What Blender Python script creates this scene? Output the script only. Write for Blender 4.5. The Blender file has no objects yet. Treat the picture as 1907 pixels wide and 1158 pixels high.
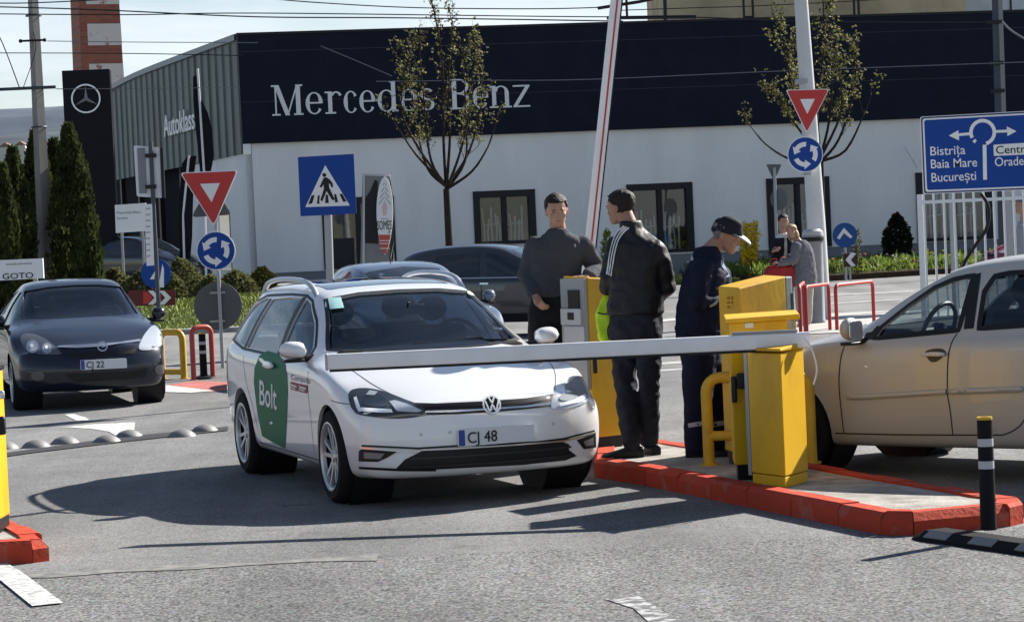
import bpy, bmesh, math, random
from math import sin, cos, pi, radians, sqrt, atan2
from mathutils import Vector, Matrix, Quaternion, noise
from mathutils.bvhtree import BVHTree
from mathutils.geometry import delaunay_2d_cdt

# ------------------------------------------------------------------ camera, sky, sun, exposure
SC = bpy.context.scene
COL = SC.collection
PW, PH = 1907.0, 1158.0
FPX, CH, PITCH, ROLL = 4613.0, 1.744, -0.03047, 0.04472
_cp, _sp, _cr, _sr = cos(PITCH), sin(PITCH), cos(ROLL), sin(ROLL)
FW = Vector((0, _cp, _sp)); _up = Vector((0, -_sp, _cp)); _rt = Vector((1, 0, 0))
RT = _cr*_rt - _sr*_up
UP = _sr*_rt + _cr*_up
EYE = Vector((0, 0, CH))
cam_d = bpy.data.cameras.new('camera')
cam_d.sensor_width = 36.0
cam_d.lens = FPX/PW*36.0
cam_d.clip_end = 6000
cam = bpy.data.objects.new('camera', cam_d); COL.objects.link(cam)
m3 = Matrix((RT, UP, -FW)).transposed()
cam.matrix_world = Matrix.Translation(EYE) @ m3.to_4x4()
SC.camera = cam

SUN_AZ, SUN_EL = radians(41), radians(33.5)          # azimuth from +X towards +Y
sdir = Vector((cos(SUN_EL)*cos(SUN_AZ), cos(SUN_EL)*sin(SUN_AZ), sin(SUN_EL)))
sun_d = bpy.data.lights.new('sun', 'SUN'); sun_d.energy = 5.0; sun_d.angle = radians(.5); sun_d.color = (1, .95, .87)
sun = bpy.data.objects.new('sun', sun_d); COL.objects.link(sun)
sun.rotation_euler = sdir.to_track_quat('Z', 'Y').to_euler()

world = bpy.data.worlds.new('World'); SC.world = world; world.use_nodes = True
nt = world.node_tree; nt.nodes.clear()
wo = nt.nodes.new('ShaderNodeOutputWorld'); bg = nt.nodes.new('ShaderNodeBackground')
sky = nt.nodes.new('ShaderNodeTexSky'); sky.sky_type = 'NISHITA'; sky.sun_disc = False
sky.sun_elevation = SUN_EL; sky.sun_rotation = pi/2 - SUN_AZ; sky.dust_density = .5; sky.altitude = 350
bg.inputs['Strength'].default_value = 0.05
tc = nt.nodes.new('ShaderNodeTexCoord'); mp = nt.nodes.new('ShaderNodeMapping')
mp.inputs['Scale'].default_value = (1.0, 1.0, 5.0)
nz = nt.nodes.new('ShaderNodeTexNoise'); nz.inputs['Scale'].default_value = 3.6; nz.inputs['Detail'].default_value = 9; nz.inputs['Roughness'].default_value = .58
rp = nt.nodes.new('ShaderNodeValToRGB'); rp.color_ramp.elements[0].position = .40; rp.color_ramp.elements[1].position = .66
mx = nt.nodes.new('ShaderNodeMixRGB'); mx.inputs['Color2'].default_value = (8.8, 9.4, 10.3, 1)
L = nt.links.new
L(tc.outputs['Generated'], mp.inputs['Vector']); L(mp.outputs['Vector'], nz.inputs['Vector']); L(nz.outputs['Fac'], rp.inputs['Fac'])
sx_ = nt.nodes.new('ShaderNodeSeparateXYZ'); L(tc.outputs['Generated'], sx_.inputs['Vector'])
mr = nt.nodes.new('ShaderNodeMapRange'); mr.inputs['From Min'].default_value = .07; mr.inputs['From Max'].default_value = .30; mr.inputs['To Min'].default_value = 1; mr.inputs['To Max'].default_value = .12
L(sx_.outputs['Z'], mr.inputs['Value'])
mu = nt.nodes.new('ShaderNodeMath'); mu.operation = 'MULTIPLY'; L(rp.outputs['Color'], mu.inputs[0]); L(mr.outputs[0], mu.inputs[1])
L(mu.outputs[0], mx.inputs['Fac']); L(sky.outputs['Color'], mx.inputs['Color1']); L(mx.outputs['Color'], bg.inputs['Color']); L(bg.outputs['Background'], wo.inputs['Surface'])
SC.view_settings.view_transform = 'Standard'
SC.view_settings.look = 'None'
SC.view_settings.exposure = 1.16
SC.view_settings.gamma = 1.0

# ------------------------------------------------------------------ helpers
def ray(px, py):
    return FW + RT*((px-PW/2)/FPX) - UP*((py-PH/2)/FPX)
def at(px, py, Y):
    d = ray(px, py); return EYE + d*(Y/d.y)
def gnd(px, py, z=0.0):
    d = ray(px, py); return EYE + d*((z-CH)/d.z)
def rng(seed):
    return random.Random(seed)

MATS = {}
def mat(name, col, rough=.6, metal=0, var=0, vs=4.0, bump=0, bs=60, coat=0, col2=None, spec=None, det=6, emit=0, thr=(.35, .65), stretch=(1, 1, 1)):
    if name in MATS: return MATS[name]
    m = bpy.data.materials.new(name); m.use_nodes = True
    t = m.node_tree; p = t.nodes['Principled BSDF']
    c = (col[0], col[1], col[2], 1)
    p.inputs['Base Color'].default_value = c
    p.inputs['Roughness'].default_value = rough; p.inputs['Metallic'].default_value = metal
    p.inputs['Coat Weight'].default_value = coat; p.inputs['Coat Roughness'].default_value = .03
    p.inputs['Specular IOR Level'].default_value = spec if spec is not None else (.12 if rough >= .72 else .28 if rough >= .45 else .5)
    if emit:
        p.inputs['Emission Color'].default_value = c; p.inputs['Emission Strength'].default_value = emit
    lk = t.links.new
    if var or bump or col2:
        tcn = t.nodes.new('ShaderNodeTexCoord'); mpn = t.nodes.new('ShaderNodeMapping'); mpn.inputs['Scale'].default_value = stretch
        lk(tcn.outputs['Object'], mpn.inputs['Vector'])
    if var or col2:
        n = t.nodes.new('ShaderNodeTexNoise'); n.inputs['Scale'].default_value = vs; n.inputs['Detail'].default_value = det; n.inputs['Roughness'].default_value = .62
        r = t.nodes.new('ShaderNodeValToRGB'); r.color_ramp.elements[0].position = thr[0]; r.color_ramp.elements[1].position = thr[1]
        b2 = col2 if col2 else tuple(x*(1-var) for x in col)
        a2 = col if col2 else tuple(min(1, x*(1+var*.6)) for x in col)
        r.color_ramp.elements[0].color = (*b2, 1); r.color_ramp.elements[1].color = (*a2, 1)
        lk(mpn.outputs['Vector'], n.inputs['Vector']); lk(n.outputs['Fac'], r.inputs['Fac']); lk(r.outputs['Color'], p.inputs['Base Color'])
    if bump:
        n = t.nodes.new('ShaderNodeTexNoise'); n.inputs['Scale'].default_value = bs; n.inputs['Detail'].default_value = 4
        b = t.nodes.new('ShaderNodeBump'); b.inputs['Strength'].default_value = bump; b.inputs['Distance'].default_value = .02
        lk(mpn.outputs['Vector'], n.inputs['Vector']); lk(n.outputs['Fac'], b.inputs['Height']); lk(b.outputs['Normal'], p.inputs['Normal'])
    MATS[name] = m
    return m

def glass(name, tint=(.25, .3, .32), refl=(.9, .95, 1), f0=.08):
    if name in MATS: return MATS[name]
    m = bpy.data.materials.new(name); m.use_nodes = True; t = m.node_tree; t.nodes.clear(); lk = t.links.new
    o = t.nodes.new('ShaderNodeOutputMaterial'); mxs = t.nodes.new('ShaderNodeMixShader')
    tr = t.nodes.new('ShaderNodeBsdfTransparent'); tr.inputs['Color'].default_value = (*tint, 1)
    gl = t.nodes.new('ShaderNodeBsdfGlossy'); gl.inputs['Roughness'].default_value = .02; gl.inputs['Color'].default_value = (*refl, 1)
    # Schlick reflectance from the facing angle: the same from inside and outside
    fr = t.nodes.new('ShaderNodeLayerWeight'); fr.inputs['Blend'].default_value = .5
    pw = t.nodes.new('ShaderNodeMath'); pw.operation = 'POWER'; pw.inputs[1].default_value = 5
    ad = t.nodes.new('ShaderNodeMath'); ad.operation = 'MULTIPLY_ADD'; ad.inputs[1].default_value = 1-f0; ad.inputs[2].default_value = f0; ad.use_clamp = True
    lk(fr.outputs['Facing'], pw.inputs[0]); lk(pw.outputs[0], ad.inputs[0]); lk(ad.outputs[0], mxs.inputs[0]); lk(tr.outputs[0], mxs.inputs[1]); lk(gl.outputs[0], mxs.inputs[2]); lk(mxs.outputs[0], o.inputs['Surface'])
    MATS[name] = m
    return m

def translucent(m, amount):
    t = m.node_tree; p = t.nodes['Principled BSDF']; o = t.nodes['Material Output']; lk = t.links.new
    tr = t.nodes.new('ShaderNodeBsdfTranslucent'); mxs = t.nodes.new('ShaderNodeMixShader'); mxs.inputs[0].default_value = amount
    src = p.inputs['Base Color']
    if src.is_linked: lk(src.links[0].from_socket, tr.inputs['Color'])
    else: tr.inputs['Color'].default_value = src.default_value
    lk(p.outputs[0], mxs.inputs[1]); lk(tr.outputs[0], mxs.inputs[2]); lk(mxs.outputs[0], o.inputs['Surface'])
    return m

def tag(o, label=None, cat=None, group=None, kind=None):
    if label: o['label'] = label
    if cat: o['category'] = cat
    if group: o['group'] = group
    if kind: o['kind'] = kind
    return o
def thing(name, label, cat, loc=(0, 0, 0), rotz=0, group=None):
    o = bpy.data.objects.new(name, None); COL.objects.link(o)
    o.empty_display_size = .1
    o.location = loc; o.rotation_euler = (0, 0, rotz)
    return tag(o, label, cat, group)
def copy_tree(o, parent=None):
    c = o.copy(); COL.objects.link(c); c.parent = parent
    for ch in list(o.children): copy_tree(ch, c)
    return c

class MB:
    def __init__(s): s.v = []; s.f = []
    def add(s, v, f, M=None):
        n = len(s.v)
        s.v += [tuple(M @ Vector(p)) if M else tuple(p) for p in v]
        s.f += [tuple(i+n for i in q) for q in f]
        return s
    def box(s, c, d, rz=0, M=None):
        hx, hy, hz = d[0]/2, d[1]/2, d[2]/2
        R = Matrix.Translation(Vector(c)) @ Matrix.Rotation(rz, 4, 'Z')
        if M: R = M @ R
        v = [(x*hx, y*hy, z*hz) for x in (-1, 1) for y in (-1, 1) for z in (-1, 1)]
        return s.add(v, [(0, 1, 3, 2), (4, 6, 7, 5), (0, 4, 5, 1), (2, 3, 7, 6), (0, 2, 6, 4), (1, 5, 7, 3)], R)
    def tube(s, pts, r, n=10, cap=True, close=False):
        pts = [Vector(p) for p in pts]; N = len(pts)
        rs = list(r) if isinstance(r, list) else [r]*N
        rings = []; ref = None
        for i, p in enumerate(pts):
            a = pts[(i-1) % N] if (i or close) else p; b = pts[(i+1) % N] if (i < N-1 or close) else p
            t = (b-a).normalized() if (b-a).length > 1e-9 else Vector((0, 0, 1))
            if ref is None: ref = Vector((0, 0, 1)) if abs(t.z) < .9 else Vector((1, 0, 0))
            u = t.cross(ref).normalized(); w = u.cross(t).normalized(); ref = w
            q = rs[i] if isinstance(rs[i], (tuple, list)) else (rs[i], rs[i])
            rings.append([p + u*cos(2*pi*k/n)*q[0] + w*sin(2*pi*k/n)*q[1] for k in range(n)])
        return s.loft(rings, cap=cap, close=close)
    def loft(s, rings, cap=True, close=False):
        n = len(rings[0]); b = len(s.v)
        for r in rings: s.v += [tuple(p) for p in r]
        m = len(rings)
        for i in range(m if close else m-1):
            j = (i+1) % m
            for k in range(n):
                l = (k+1) % n
                s.f.append((b+i*n+k, b+i*n+l, b+j*n+l, b+j*n+k))
        if cap and not close:
            s.f.append(tuple(b+k for k in reversed(range(n)))); s.f.append(tuple(b+(m-1)*n+k for k in range(n)))
        return s
    def ell(s, c, r, nu=12, nv=8, M=None):
        c = Vector(c); v = []; f = []
        for j in range(nv+1):
            th = pi*j/nv
            for i in range(nu):
                ph = 2*pi*i/nu
                v.append((c.x+r[0]*sin(th)*cos(ph), c.y+r[1]*sin(th)*sin(ph), c.z+r[2]*cos(th)))
        for j in range(nv):
            for i in range(nu):
                k = (i+1) % nu
                f.append((j*nu+i, (j+1)*nu+i, (j+1)*nu+k, j*nu+k))
        return s.add(v, f, M)
    def lathe(s, prof, n=24, M=None, close=False):
        # prof: (r, h) about local Z
        v = []; f = []; m = len(prof)
        for (r, h) in prof:
            for k in range(n): v.append((r*cos(2*pi*k/n), r*sin(2*pi*k/n), h))
        for i in range(m if close else m-1):
            j = (i+1) % m
            for k in range(n):
                l = (k+1) % n
                f.append((i*n+k, i*n+l, j*n+l, j*n+k))
        if not close:
            f.append(tuple(reversed(range(n)))); f.append(tuple((m-1)*n+k for k in range(n)))
        return s.add(v, f, M)
    def plate(s, poly, y0, y1, M=None):
        # polygon in (x, z), extruded from y0 (front) to y1 (back)
        n = len(poly)
        v = [(x, y0, z) for x, z in poly] + [(x, y1, z) for x, z in poly]
        f = [tuple(range(n)), tuple(range(2*n-1, n-1, -1))] + [(i, n+i, n+(i+1) % n, (i+1) % n) for i in range(n)]
        return s.add(v, f, M)
    def slab(s, poly, z0, z1, M=None):
        n = len(poly)
        v = [(p[0], p[1], z0) for p in poly] + [(p[0], p[1], z1) for p in poly]
        f = [tuple(reversed(range(n))), tuple(range(n, 2*n))] + [(i, (i+1) % n, n+(i+1) % n, n+i) for i in range(n)]
        return s.add(v, f, M)
    def mesh(s, name):
        me = bpy.data.meshes.new(name); me.from_pydata(s.v, [], s.f)
        bm = bmesh.new(); bm.from_mesh(me); bmesh.ops.recalc_face_normals(bm, faces=bm.faces); bm.to_mesh(me); bm.free()
        me.validate(); return me
    def build(s, name, m, parent=None, smooth=True, bevel=0, seg=2, recalc=True):
        me = bpy.data.meshes.new(name); me.from_pydata(s.v, [], s.f)
        if recalc:
            bm = bmesh.new(); bm.from_mesh(me); bmesh.ops.recalc_face_normals(bm, faces=bm.faces); bm.to_mesh(me); bm.free()
        return link(name, me, m, parent, smooth, bevel, seg)
def link(name, me, m, parent=None, smooth=True, bevel=0, seg=2):
    if m is not None:
        me.materials.clear(); me.materials.append(m)
    if smooth:
        me.polygons.foreach_set('use_smooth', [True]*len(me.polygons))
        try: me.set_sharp_from_angle(angle=radians(38))
        except Exception: pass
    o = bpy.data.objects.new(name, me); COL.objects.link(o)
    if parent: o.parent = parent
    if bevel:
        b = o.modifiers.new('bevel', 'BEVEL'); b.width = bevel; b.segments = seg; b.limit_method = 'ANGLE'; b.angle_limit = radians(40)
    return o
def evald(o):
    dg = bpy.context.evaluated_depsgraph_get(); dg.update()
    return bpy.data.meshes.new_from_object(o.evaluated_get(dg), depsgraph=dg)
def bake(o):
    me = evald(o); o.modifiers.clear(); old = o.data; o.data = me
    return o
def struct(name, mb, m, smooth=False, kind='structure', bevel=0):
    return tag(mb.build(name, m, None, smooth, bevel), kind=kind)

def disc(r, n=40, cx=0, cz=0): return [(cx+r*cos(2*pi*k/n), cz+r*sin(2*pi*k/n)) for k in range(n)]
def ringpoly(mb, r0, r1, y0, y1, n=40, cx=0, cz=0, a0=0, a1=2*pi):
    full = abs(a1-a0-2*pi) < 1e-6
    for k in range(n):
        t0 = a0+(a1-a0)*k/n; t1 = a0+(a1-a0)*(k+1)/n
        mb.plate([(cx+r0*cos(t0), cz+r0*sin(t0)), (cx+r1*cos(t0), cz+r1*sin(t0)), (cx+r1*cos(t1), cz+r1*sin(t1)), (cx+r0*cos(t1), cz+r0*sin(t1))], y0, y1)
def rrect(x0, x1, z0, z1, r, n=5):
    o = []
    for cx, cz, a in ((x1-r, z1-r, 0), (x0+r, z1-r, 90), (x0+r, z0+r, 180), (x1-r, z0+r, 270)):
        o += [(cx+r*cos(radians(a+90*k/n)), cz+r*sin(radians(a+90*k/n))) for k in range(n+1)]
    return o
def rpoly(pts, r, n=5):
    o = []; N = len(pts)
    for i in range(N):
        p = Vector(pts[i]); a = (Vector(pts[i-1])-p).normalized()*r; b = (Vector(pts[(i+1) % N])-p).normalized()*r
        for k in range(n+1):
            t = k/n; q = (p+a)*(1-t)**2 + 2*p*t*(1-t) + (p+b)*t*t; o.append((q.x, q.y))
    return o
def catmull(pts, k=6, closed=True):
    N = len(pts); o = []
    P = [Vector(p) for p in pts]
    for i in range(N if closed else N-1):
        g = (lambda j: P[j % N]) if closed else (lambda j: P[max(0, min(N-1, j))])
        a, b, c, d = g(i-1), g(i), g(i+1), g(i+2)
        for s in range(k):
            t = s/k
            o.append(.5*((2*b)+(c-a)*t+(2*a-5*b+4*c-d)*t*t+(3*b-a-3*c+d)*t**3))
    if not closed: o.append(P[-1])
    return [tuple(p) for p in o]
def text_mesh(s, size, sx=1.0, bold=0, depth=0.0):
    cu = bpy.data.curves.new('t', 'FONT'); cu.body = s; cu.size = size; cu.align_x = 'LEFT'; cu.offset = bold; cu.resolution_u = 4; cu.extrude = depth
    o = bpy.data.objects.new('t', cu); COL.objects.link(o)
    me = evald(o); bpy.data.objects.remove(o)
    v = [Vector((p.co.x*sx, p.co.y, p.co.z)) for p in me.vertices]; f = [tuple(q.vertices) for q in me.polygons]
    return v, f
def text_on(mb, s, x, z, h, y, sx=1.0, bold=0, w=None, depth=.003):
    # letters h tall (cap height) with lower left at x,z on the plane y, facing -y
    v, f = text_mesh(s, h/.72, sx, bold, depth)
    if w:
        x0 = min(p.x for p in v); x1 = max(p.x for p in v); k = w/(x1-x0)
        v = [Vector(((p.x-x0)*k, p.y, p.z)) for p in v]
    mb.add([(x+p.x, y-p.z, z+p.y) for p in v], f)
    return mb
def lerp(a, b, t): return a+(b-a)*t
def sst(a, b, x):
    t = max(0, min(1, (x-a)/(b-a))); return t*t*(3-2*t)
def pl(tab, x):
    # smooth (monotone cubic) interpolation of a table
    n = len(tab)
    if x <= tab[0][0]: return tab[0][1]
    if x >= tab[-1][0]: return tab[-1][1]
    d = [(tab[i+1][1]-tab[i][1])/(tab[i+1][0]-tab[i][0]) for i in range(n-1)]
    def sl(i):
        if i == 0: return d[0]
        if i == n-1: return d[-1]
        if d[i-1]*d[i] <= 0: return 0
        return 2*d[i-1]*d[i]/(d[i-1]+d[i])
    for i in range(n-1):
        if x <= tab[i+1][0]:
            h = tab[i+1][0]-tab[i][0]; t = (x-tab[i][0])/h
            return ((2*t**3-3*t*t+1)*tab[i][1]+(t**3-2*t*t+t)*h*sl(i)+(-2*t**3+3*t*t)*tab[i+1][1]+(t**3-t*t)*h*sl(i+1))
# ------------------------------------------------------------------ cars: local X across (right seen from the front), Y rearwards from the front axle
black_plastic = mat('black_plastic', (.012, .012, .014), .45)
rubber = mat('tyre_rubber', (.016, .016, .017), .85, bump=.2, bs=120)
chrome = mat('chrome', (.62, .64, .67), .25, .85)
silver_alloy = mat('alloy_silver', (.52, .53, .55), .35, .6)
interior_m = mat('car_interior_cloth', (.02, .021, .024), .9)
dark_alloy = mat('wheel_shadow_metal', (.05, .05, .055), .5, .6)  # dark metal of wheel barrels, brake discs and slats
car_glass = glass('car_window_glass', (.34, .39, .44), f0=.07)
dark_glass = mat('dark_car_glass', (.012, .016, .02), .03, coat=1)
lamp_glass = mat('headlamp_clear', (.55, .58, .62), .08, .3, coat=1)
lamp_black = mat('headlamp_housing', (.035, .038, .045), .2, coat=.6)
lamp_white = mat('led_strip_white', (.92, .93, .95), .2)
plate_white = mat('plate_white', (.62, .64, .68), .4)
plate_blue = mat('plate_blue', (.02, .05, .28), .4)
ink_black = mat('ink_black', (.012, .012, .013), .5)
seam_m = mat('panel_gap', (.03, .03, .035), .7)
amber = mat('amber_lens', (.6, .2, .02), .2)
red_lens = mat('red_lens', (.35, .01, .015), .15, coat=1)

class Car: pass
def car_shell(sp):
    def prof(y):
        zt, zb, w, zs, rw = (pl(sp[k], y) for k in ('top', 'bot', 'hw', 'belt', 'roofw'))
        H = zt-zs; hz = zs-zb
        lo = [(0, zb), (.45*w, zb), (.84*w, zb), (.945*w, zb+.025), (.978*w, zb+.11), (.992*w, zb+.26*hz+.06), (1.0*w, zb+.62*hz), (.999*w, zs-.085), (.985*w, zs-.03), (.962*w, zs-.002)]
        P0 = Vector((.945*w, zs+.012)); R = Vector((rw, zt-.085))
        cab = [P0]
        for t in (.35, .7):
            q = P0.lerp(R, t); cab.append(Vector((q.x+.018, q.y+.004)))
        cab += [R, Vector((rw-.04, zt-.042)), Vector((rw*.74, zt-.016)), Vector((rw*.4, zt-.004)), Vector((0, zt))]
        hood = []
        for t in (.02, .07, .15, .27, .42, .6, .8, 1):
            hood.append(Vector((.945*w*(1-t), zs+.006+max(0, H)*(1-(1-t)**2.6))))
        g = sst(.10, .34, H)
        return [Vector(p) for p in lo] + [h.lerp(c, g) for h, c in zip(hood, cab)]
    yf, yr = sp['yf'], sp['yr']
    def full(y):
        h = prof(y); n = len(h)
        return [(p.x, p.y) for p in h] + [(-p.x, p.y) for p in h[-2:0:-1]]
    rings = []
    st = [yf+.10+k*(sp.get('step', .11)) for k in range(200) if yf+.10+k*sp.get('step', .11) < yr-.12] + [yr-.10]
    def ring(y, sect, sc, zc): rings.append([(x*sc, y, zc+(z-zc)*sc, x, z) for x, z in sect])
    sF = full(st[0]); zc = sp.get('zc', .48)
    for sc, dy in ((.06, 0), (.35, 0), (.62, .002), (.80, .006), (.905, .016), (.965, .038), (.992, .072)): ring(yf+dy, sF, sc, zc)
    for y in st: ring(y, full(y), 1, zc)
    sR = full(st[-1]); zr = .8
    for sc, dy in ((.992, .028), (.965, .062), (.905, .084), (.80, .094), (.6, .098), (.3, .1), (.05, .1)): ring(yr-.1+dy, sR, sc, zr)
    A = sp.get('plan', .24); Ar = sp.get('plan_r', .14); wf = pl(sp['hw'], 0)
    def dis(x, y, z):
        f = 1-sst(yf, yf+.95, y)
        r = sst(yr-.8, yr, y)
        e = (abs(x)/wf)
        return y + f*(A*e**2.4 + pl(sp['nose'], z)) - r*(Ar*e**3 + pl(sp['tail'], z))
    R = [[(x, dis(x, y, z), z) for x, y, z, _, _ in r] for r in rings]
    mb = MB().loft(R, cap=True)
    return mb

def make_car(sp, name, label, cat, loc, yaw, paint, group=None, holes=True, sub=2):
    c = Car(); c.sp = sp
    c.root = thing(name, label, cat, loc, yaw, group)
    c.Mi = (Matrix.Translation(Vector(loc)) @ Matrix.Rotation(yaw, 4, 'Z')).inverted()
    body = car_shell(sp).build('body', paint, c.root)
    sm = body.modifiers.new('s', 'SUBSURF'); sm.levels = sub; sm.render_levels = sub
    bake(body)
    c.body = body
    bm = bmesh.new(); bm.from_mesh(body.data); c.bvh = BVHTree.FromBMesh(bm); bm.free()
    c.cut = []
    c.eye = c.Mi @ EYE
    c.Mr = c.Mi.to_3x3()
    return c
def hit(c, u, v, mode):
    if mode == 'px':
        d = (c.Mr @ ray(u, v)).normalized(); o = c.eye
    elif mode == 'front': o = Vector((u, -4, v)); d = Vector((0, 1, 0))
    elif mode == 'rear': o = Vector((u, 8, v)); d = Vector((0, -1, 0))
    elif mode == 'right': o = Vector((4, u, v)); d = Vector((-1, 0, 0))
    elif mode == 'left': o = Vector((-4, u, v)); d = Vector((1, 0, 0))
    elif mode == 'top': o = Vector((u, v, 4)); d = Vector((0, 0, -1))
    h = c.bvh.ray_cast(o, d)
    if h[0] is None:
        # graze: closest surface point to the ray near the car
        best = None
        L0 = (Vector((0, 1, .7))-o).dot(d)
        for k in range(-12, 13):
            q = c.bvh.find_nearest(o+d*(L0+k*.2))
            if q[0] is not None and (best is None or q[3] < best[3]): best = q
        return best[0], best[1]
    return h[0], h[1]
def fill2d(poly, res):
    P = []
    n = len(poly)
    for i in range(n):
        a = Vector(poly[i]); b = Vector(poly[(i+1) % n]); k = max(1, int((b-a).length/res))
        for j in range(k): P.append(a.lerp(b, j/k))
    m = len(P); edges = [(i, (i+1) % m) for i in range(m)]
    x0 = min(p.x for p in P); x1 = max(p.x for p in P); y0 = min(p.y for p in P); y1 = max(p.y for p in P)
    def inside(q):
        c = False
        for i in range(m):
            a, b = P[i], P[i-1]
            if (a.y > q.y) != (b.y > q.y) and q.x < (b.x-a.x)*(q.y-a.y)/(b.y-a.y)+a.x: c = not c
        return c
    x = x0+res*.5
    while x < x1:
        y = y0+res*.5
        while y < y1:
            q = Vector((x, y))
            if inside(q) and min((p-q).length for p in P) > res*.45: P.append(q)
            y += res
        x += res
    vs, es, fs, *_ = delaunay_2d_cdt(P, edges, [], 1, 1e-6)
    return vs, fs
def patch(c, name, poly, m, parent=None, mode='px', off=.004, thick=0, res=None, smooth=0, mirror=False, scale=1.0):
    if smooth: poly = catmull(poly, smooth)
    if scale != 1.0:
        cx = sum(p[0] for p in poly)/len(poly); cy = sum(p[1] for p in poly)/len(poly)
        poly = [(cx+(p[0]-cx)*scale, cy+(p[1]-cy)*scale) for p in poly]
    if res is None: res = 9 if mode == 'px' else .05
    vs, fs = fill2d(poly, res)
    vv = []
    for p in vs:
        co, no = hit(c, p.x, p.y, mode)
        vv.append(co+no*off)
    mb = MB()
    def emit(V):
        mb.add(V, fs)
    emit(vv)
    if mirror: emit([Vector((-v.x, v.y, v.z)) for v in vv])
    me = bpy.data.meshes.new(name); me.from_pydata(mb.v, [], mb.f)
    bm = bmesh.new(); bm.from_mesh(me)
    for f in bm.faces:
        f.normal_update()
        q = c.bvh.find_nearest(f.calc_center_median())
        if q[0] is not None and q[1].dot(f.normal) < 0: f.normal_flip()
    bm.to_mesh(me); bm.free()
    o = link(name, me, m, parent or c.root)
    if thick:
        s = o.modifiers.new('t', 'SOLIDIFY'); s.thickness = thick; s.offset = 1
    return o
def strip(c, name, pts, w, m, parent=None, mode='px', off=.003, mirror=False, closed=False, sm=0):
    # a thin ribbon that follows the surface along a polyline
    if sm: pts = catmull(pts, sm, closed)
    P = []
    for i in range(len(pts)-1+(1 if closed else 0)):
        a = Vector(pts[i]); b = Vector(pts[(i+1) % len(pts)]); st = 10 if mode == 'px' else .06
        k = max(1, int((b-a).length/st))
        for j in range(k): P.append(a.lerp(b, j/k))
    if not closed: P.append(Vector(pts[-1]))
    H = [hit(c, p.x, p.y, mode) for p in P]
    mb = MB(); V = []
    n = len(H)
    for i, (co, no) in enumerate(H):
        a = H[i-1][0] if (i or closed) else co; b = H[(i+1) % n][0] if (i < n-1 or closed) else co
        t = (b-a).normalized(); s = no.cross(t).normalized()*w/2
        V += [co+s+no*off, co-s+no*off]
    F = [(2*i, 2*i+1, (2*i+3) % (2*n), (2*i+2) % (2*n)) for i in range(n if closed else n-1)]
    mb.add(V, F)
    if mirror: mb.add([Vector((-v.x, v.y, v.z)) for v in V], F)
    return mb.build(name, m, parent or c.root)
def window_hole(c, poly, mode):
    # an opening through the shell; poly in (y,z) for the sides or (x,z) for front and rear
    c.cut.append((poly, mode))
def cut_shell(bm, poly, mode):
    i, j = (1, 2) if mode in ('side', 'arch') else (0, 2)
    ok = {'side': lambda p: abs(p.x) > .3, 'arch': lambda p: abs(p.x) > .60, 'front': lambda p: p.y < 1.8, 'rear': lambda p: p.y > 2.4}[mode]
    n = len(poly); E = .004
    cx = sum(p[0] for p in poly)/n; cy = sum(p[1] for p in poly)/n
    X0 = min(p[0] for p in poly)-.01; X1 = max(p[0] for p in poly)+.01; Y0 = min(p[1] for p in poly)-.01; Y1 = max(p[1] for p in poly)+.01
    def box(f):
        xs = [v.co[i] for v in f.verts]; ys = [v.co[j] for v in f.verts]
        return min(xs), max(xs), min(ys), max(ys)
    near = set()
    for f in bm.faces:
        if ok(f.calc_center_median()):
            a, b, d, e = box(f)
            if b > X0 and a < X1 and e > Y0 and d < Y1: near.add(f)
    for k in range(n):
        p, q = poly[k], poly[(k+1) % n]
        x0, x1 = min(p[0], q[0])-E, max(p[0], q[0])+E; y0, y1 = min(p[1], q[1])-E, max(p[1], q[1])+E
        fs = []
        for f in near:
            a, b, d, e = box(f)
            if b > x0 and a < x1 and e > y0 and d < y1: fs.append(f)
        if not fs: continue
        d = Vector((0, 0, 0)); d[i] = -(q[1]-p[1]); d[j] = q[0]-p[0]
        if d.length < 1e-7: continue
        o = Vector((0, 0, 0)); o[i] = p[0]; o[j] = p[1]
        geom = set(fs)
        for f in fs: geom.update(f.edges); geom.update(f.verts)
        near.difference_update(fs)
        r = bmesh.ops.bisect_plane(bm, geom=list(geom), plane_co=o, plane_no=d.normalized(), dist=1e-5)
        near.update(g for g in r['geom'] if isinstance(g, bmesh.types.BMFace))
    def inside(x, y):
        c = False
        for k in range(n):
            a, b = poly[k], poly[k-1]
            if (a[1] > y) != (b[1] > y) and x < (b[0]-a[0])*(y-a[1])/(b[1]-a[1])+a[0]: c = not c
        return c
    kill_f = [f for f in near if f.is_valid and ok(f.calc_center_median()) and inside(f.calc_center_median()[i], f.calc_center_median()[j])]
    bmesh.ops.delete(bm, geom=kill_f, context='FACES')
def finish_body(c, arch=.35, wz=.315, shell=True):
    sp = c.sp; b = c.body
    bm = bmesh.new(); bm.from_mesh(b.data)
    for poly, mode in c.cut: cut_shell(bm, poly, mode)
    for y in (0, sp['wb']): cut_shell(bm, [(y+arch*cos(2*pi*k/36), wz+arch*sin(2*pi*k/36)) for k in range(36)], 'arch')
    bm.to_mesh(b.data); bm.free()
    s = b.modifiers.new('sol', 'SOLIDIFY'); s.thickness = .026; s.offset = -1
    bake(b)
    me = b.data
    me.polygons.foreach_set('use_smooth', [True]*len(me.polygons))
    me.set_sharp_from_angle(angle=radians(40))
    for y in (0, sp['wb']):
        for s in (-1, 1):
            M = Matrix.Translation((s*.70, y, wz)) @ Matrix.Rotation(s*pi/2, 4, 'Y')
            v = MB().lathe([(.02, -.16), (arch+.012, -.16), (arch+.012, .12)], 32, M)
            v.f = v.f[:-1]  # open towards the wheel
            v.build('wheel_arch_liner', black_plastic, c.root)
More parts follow.
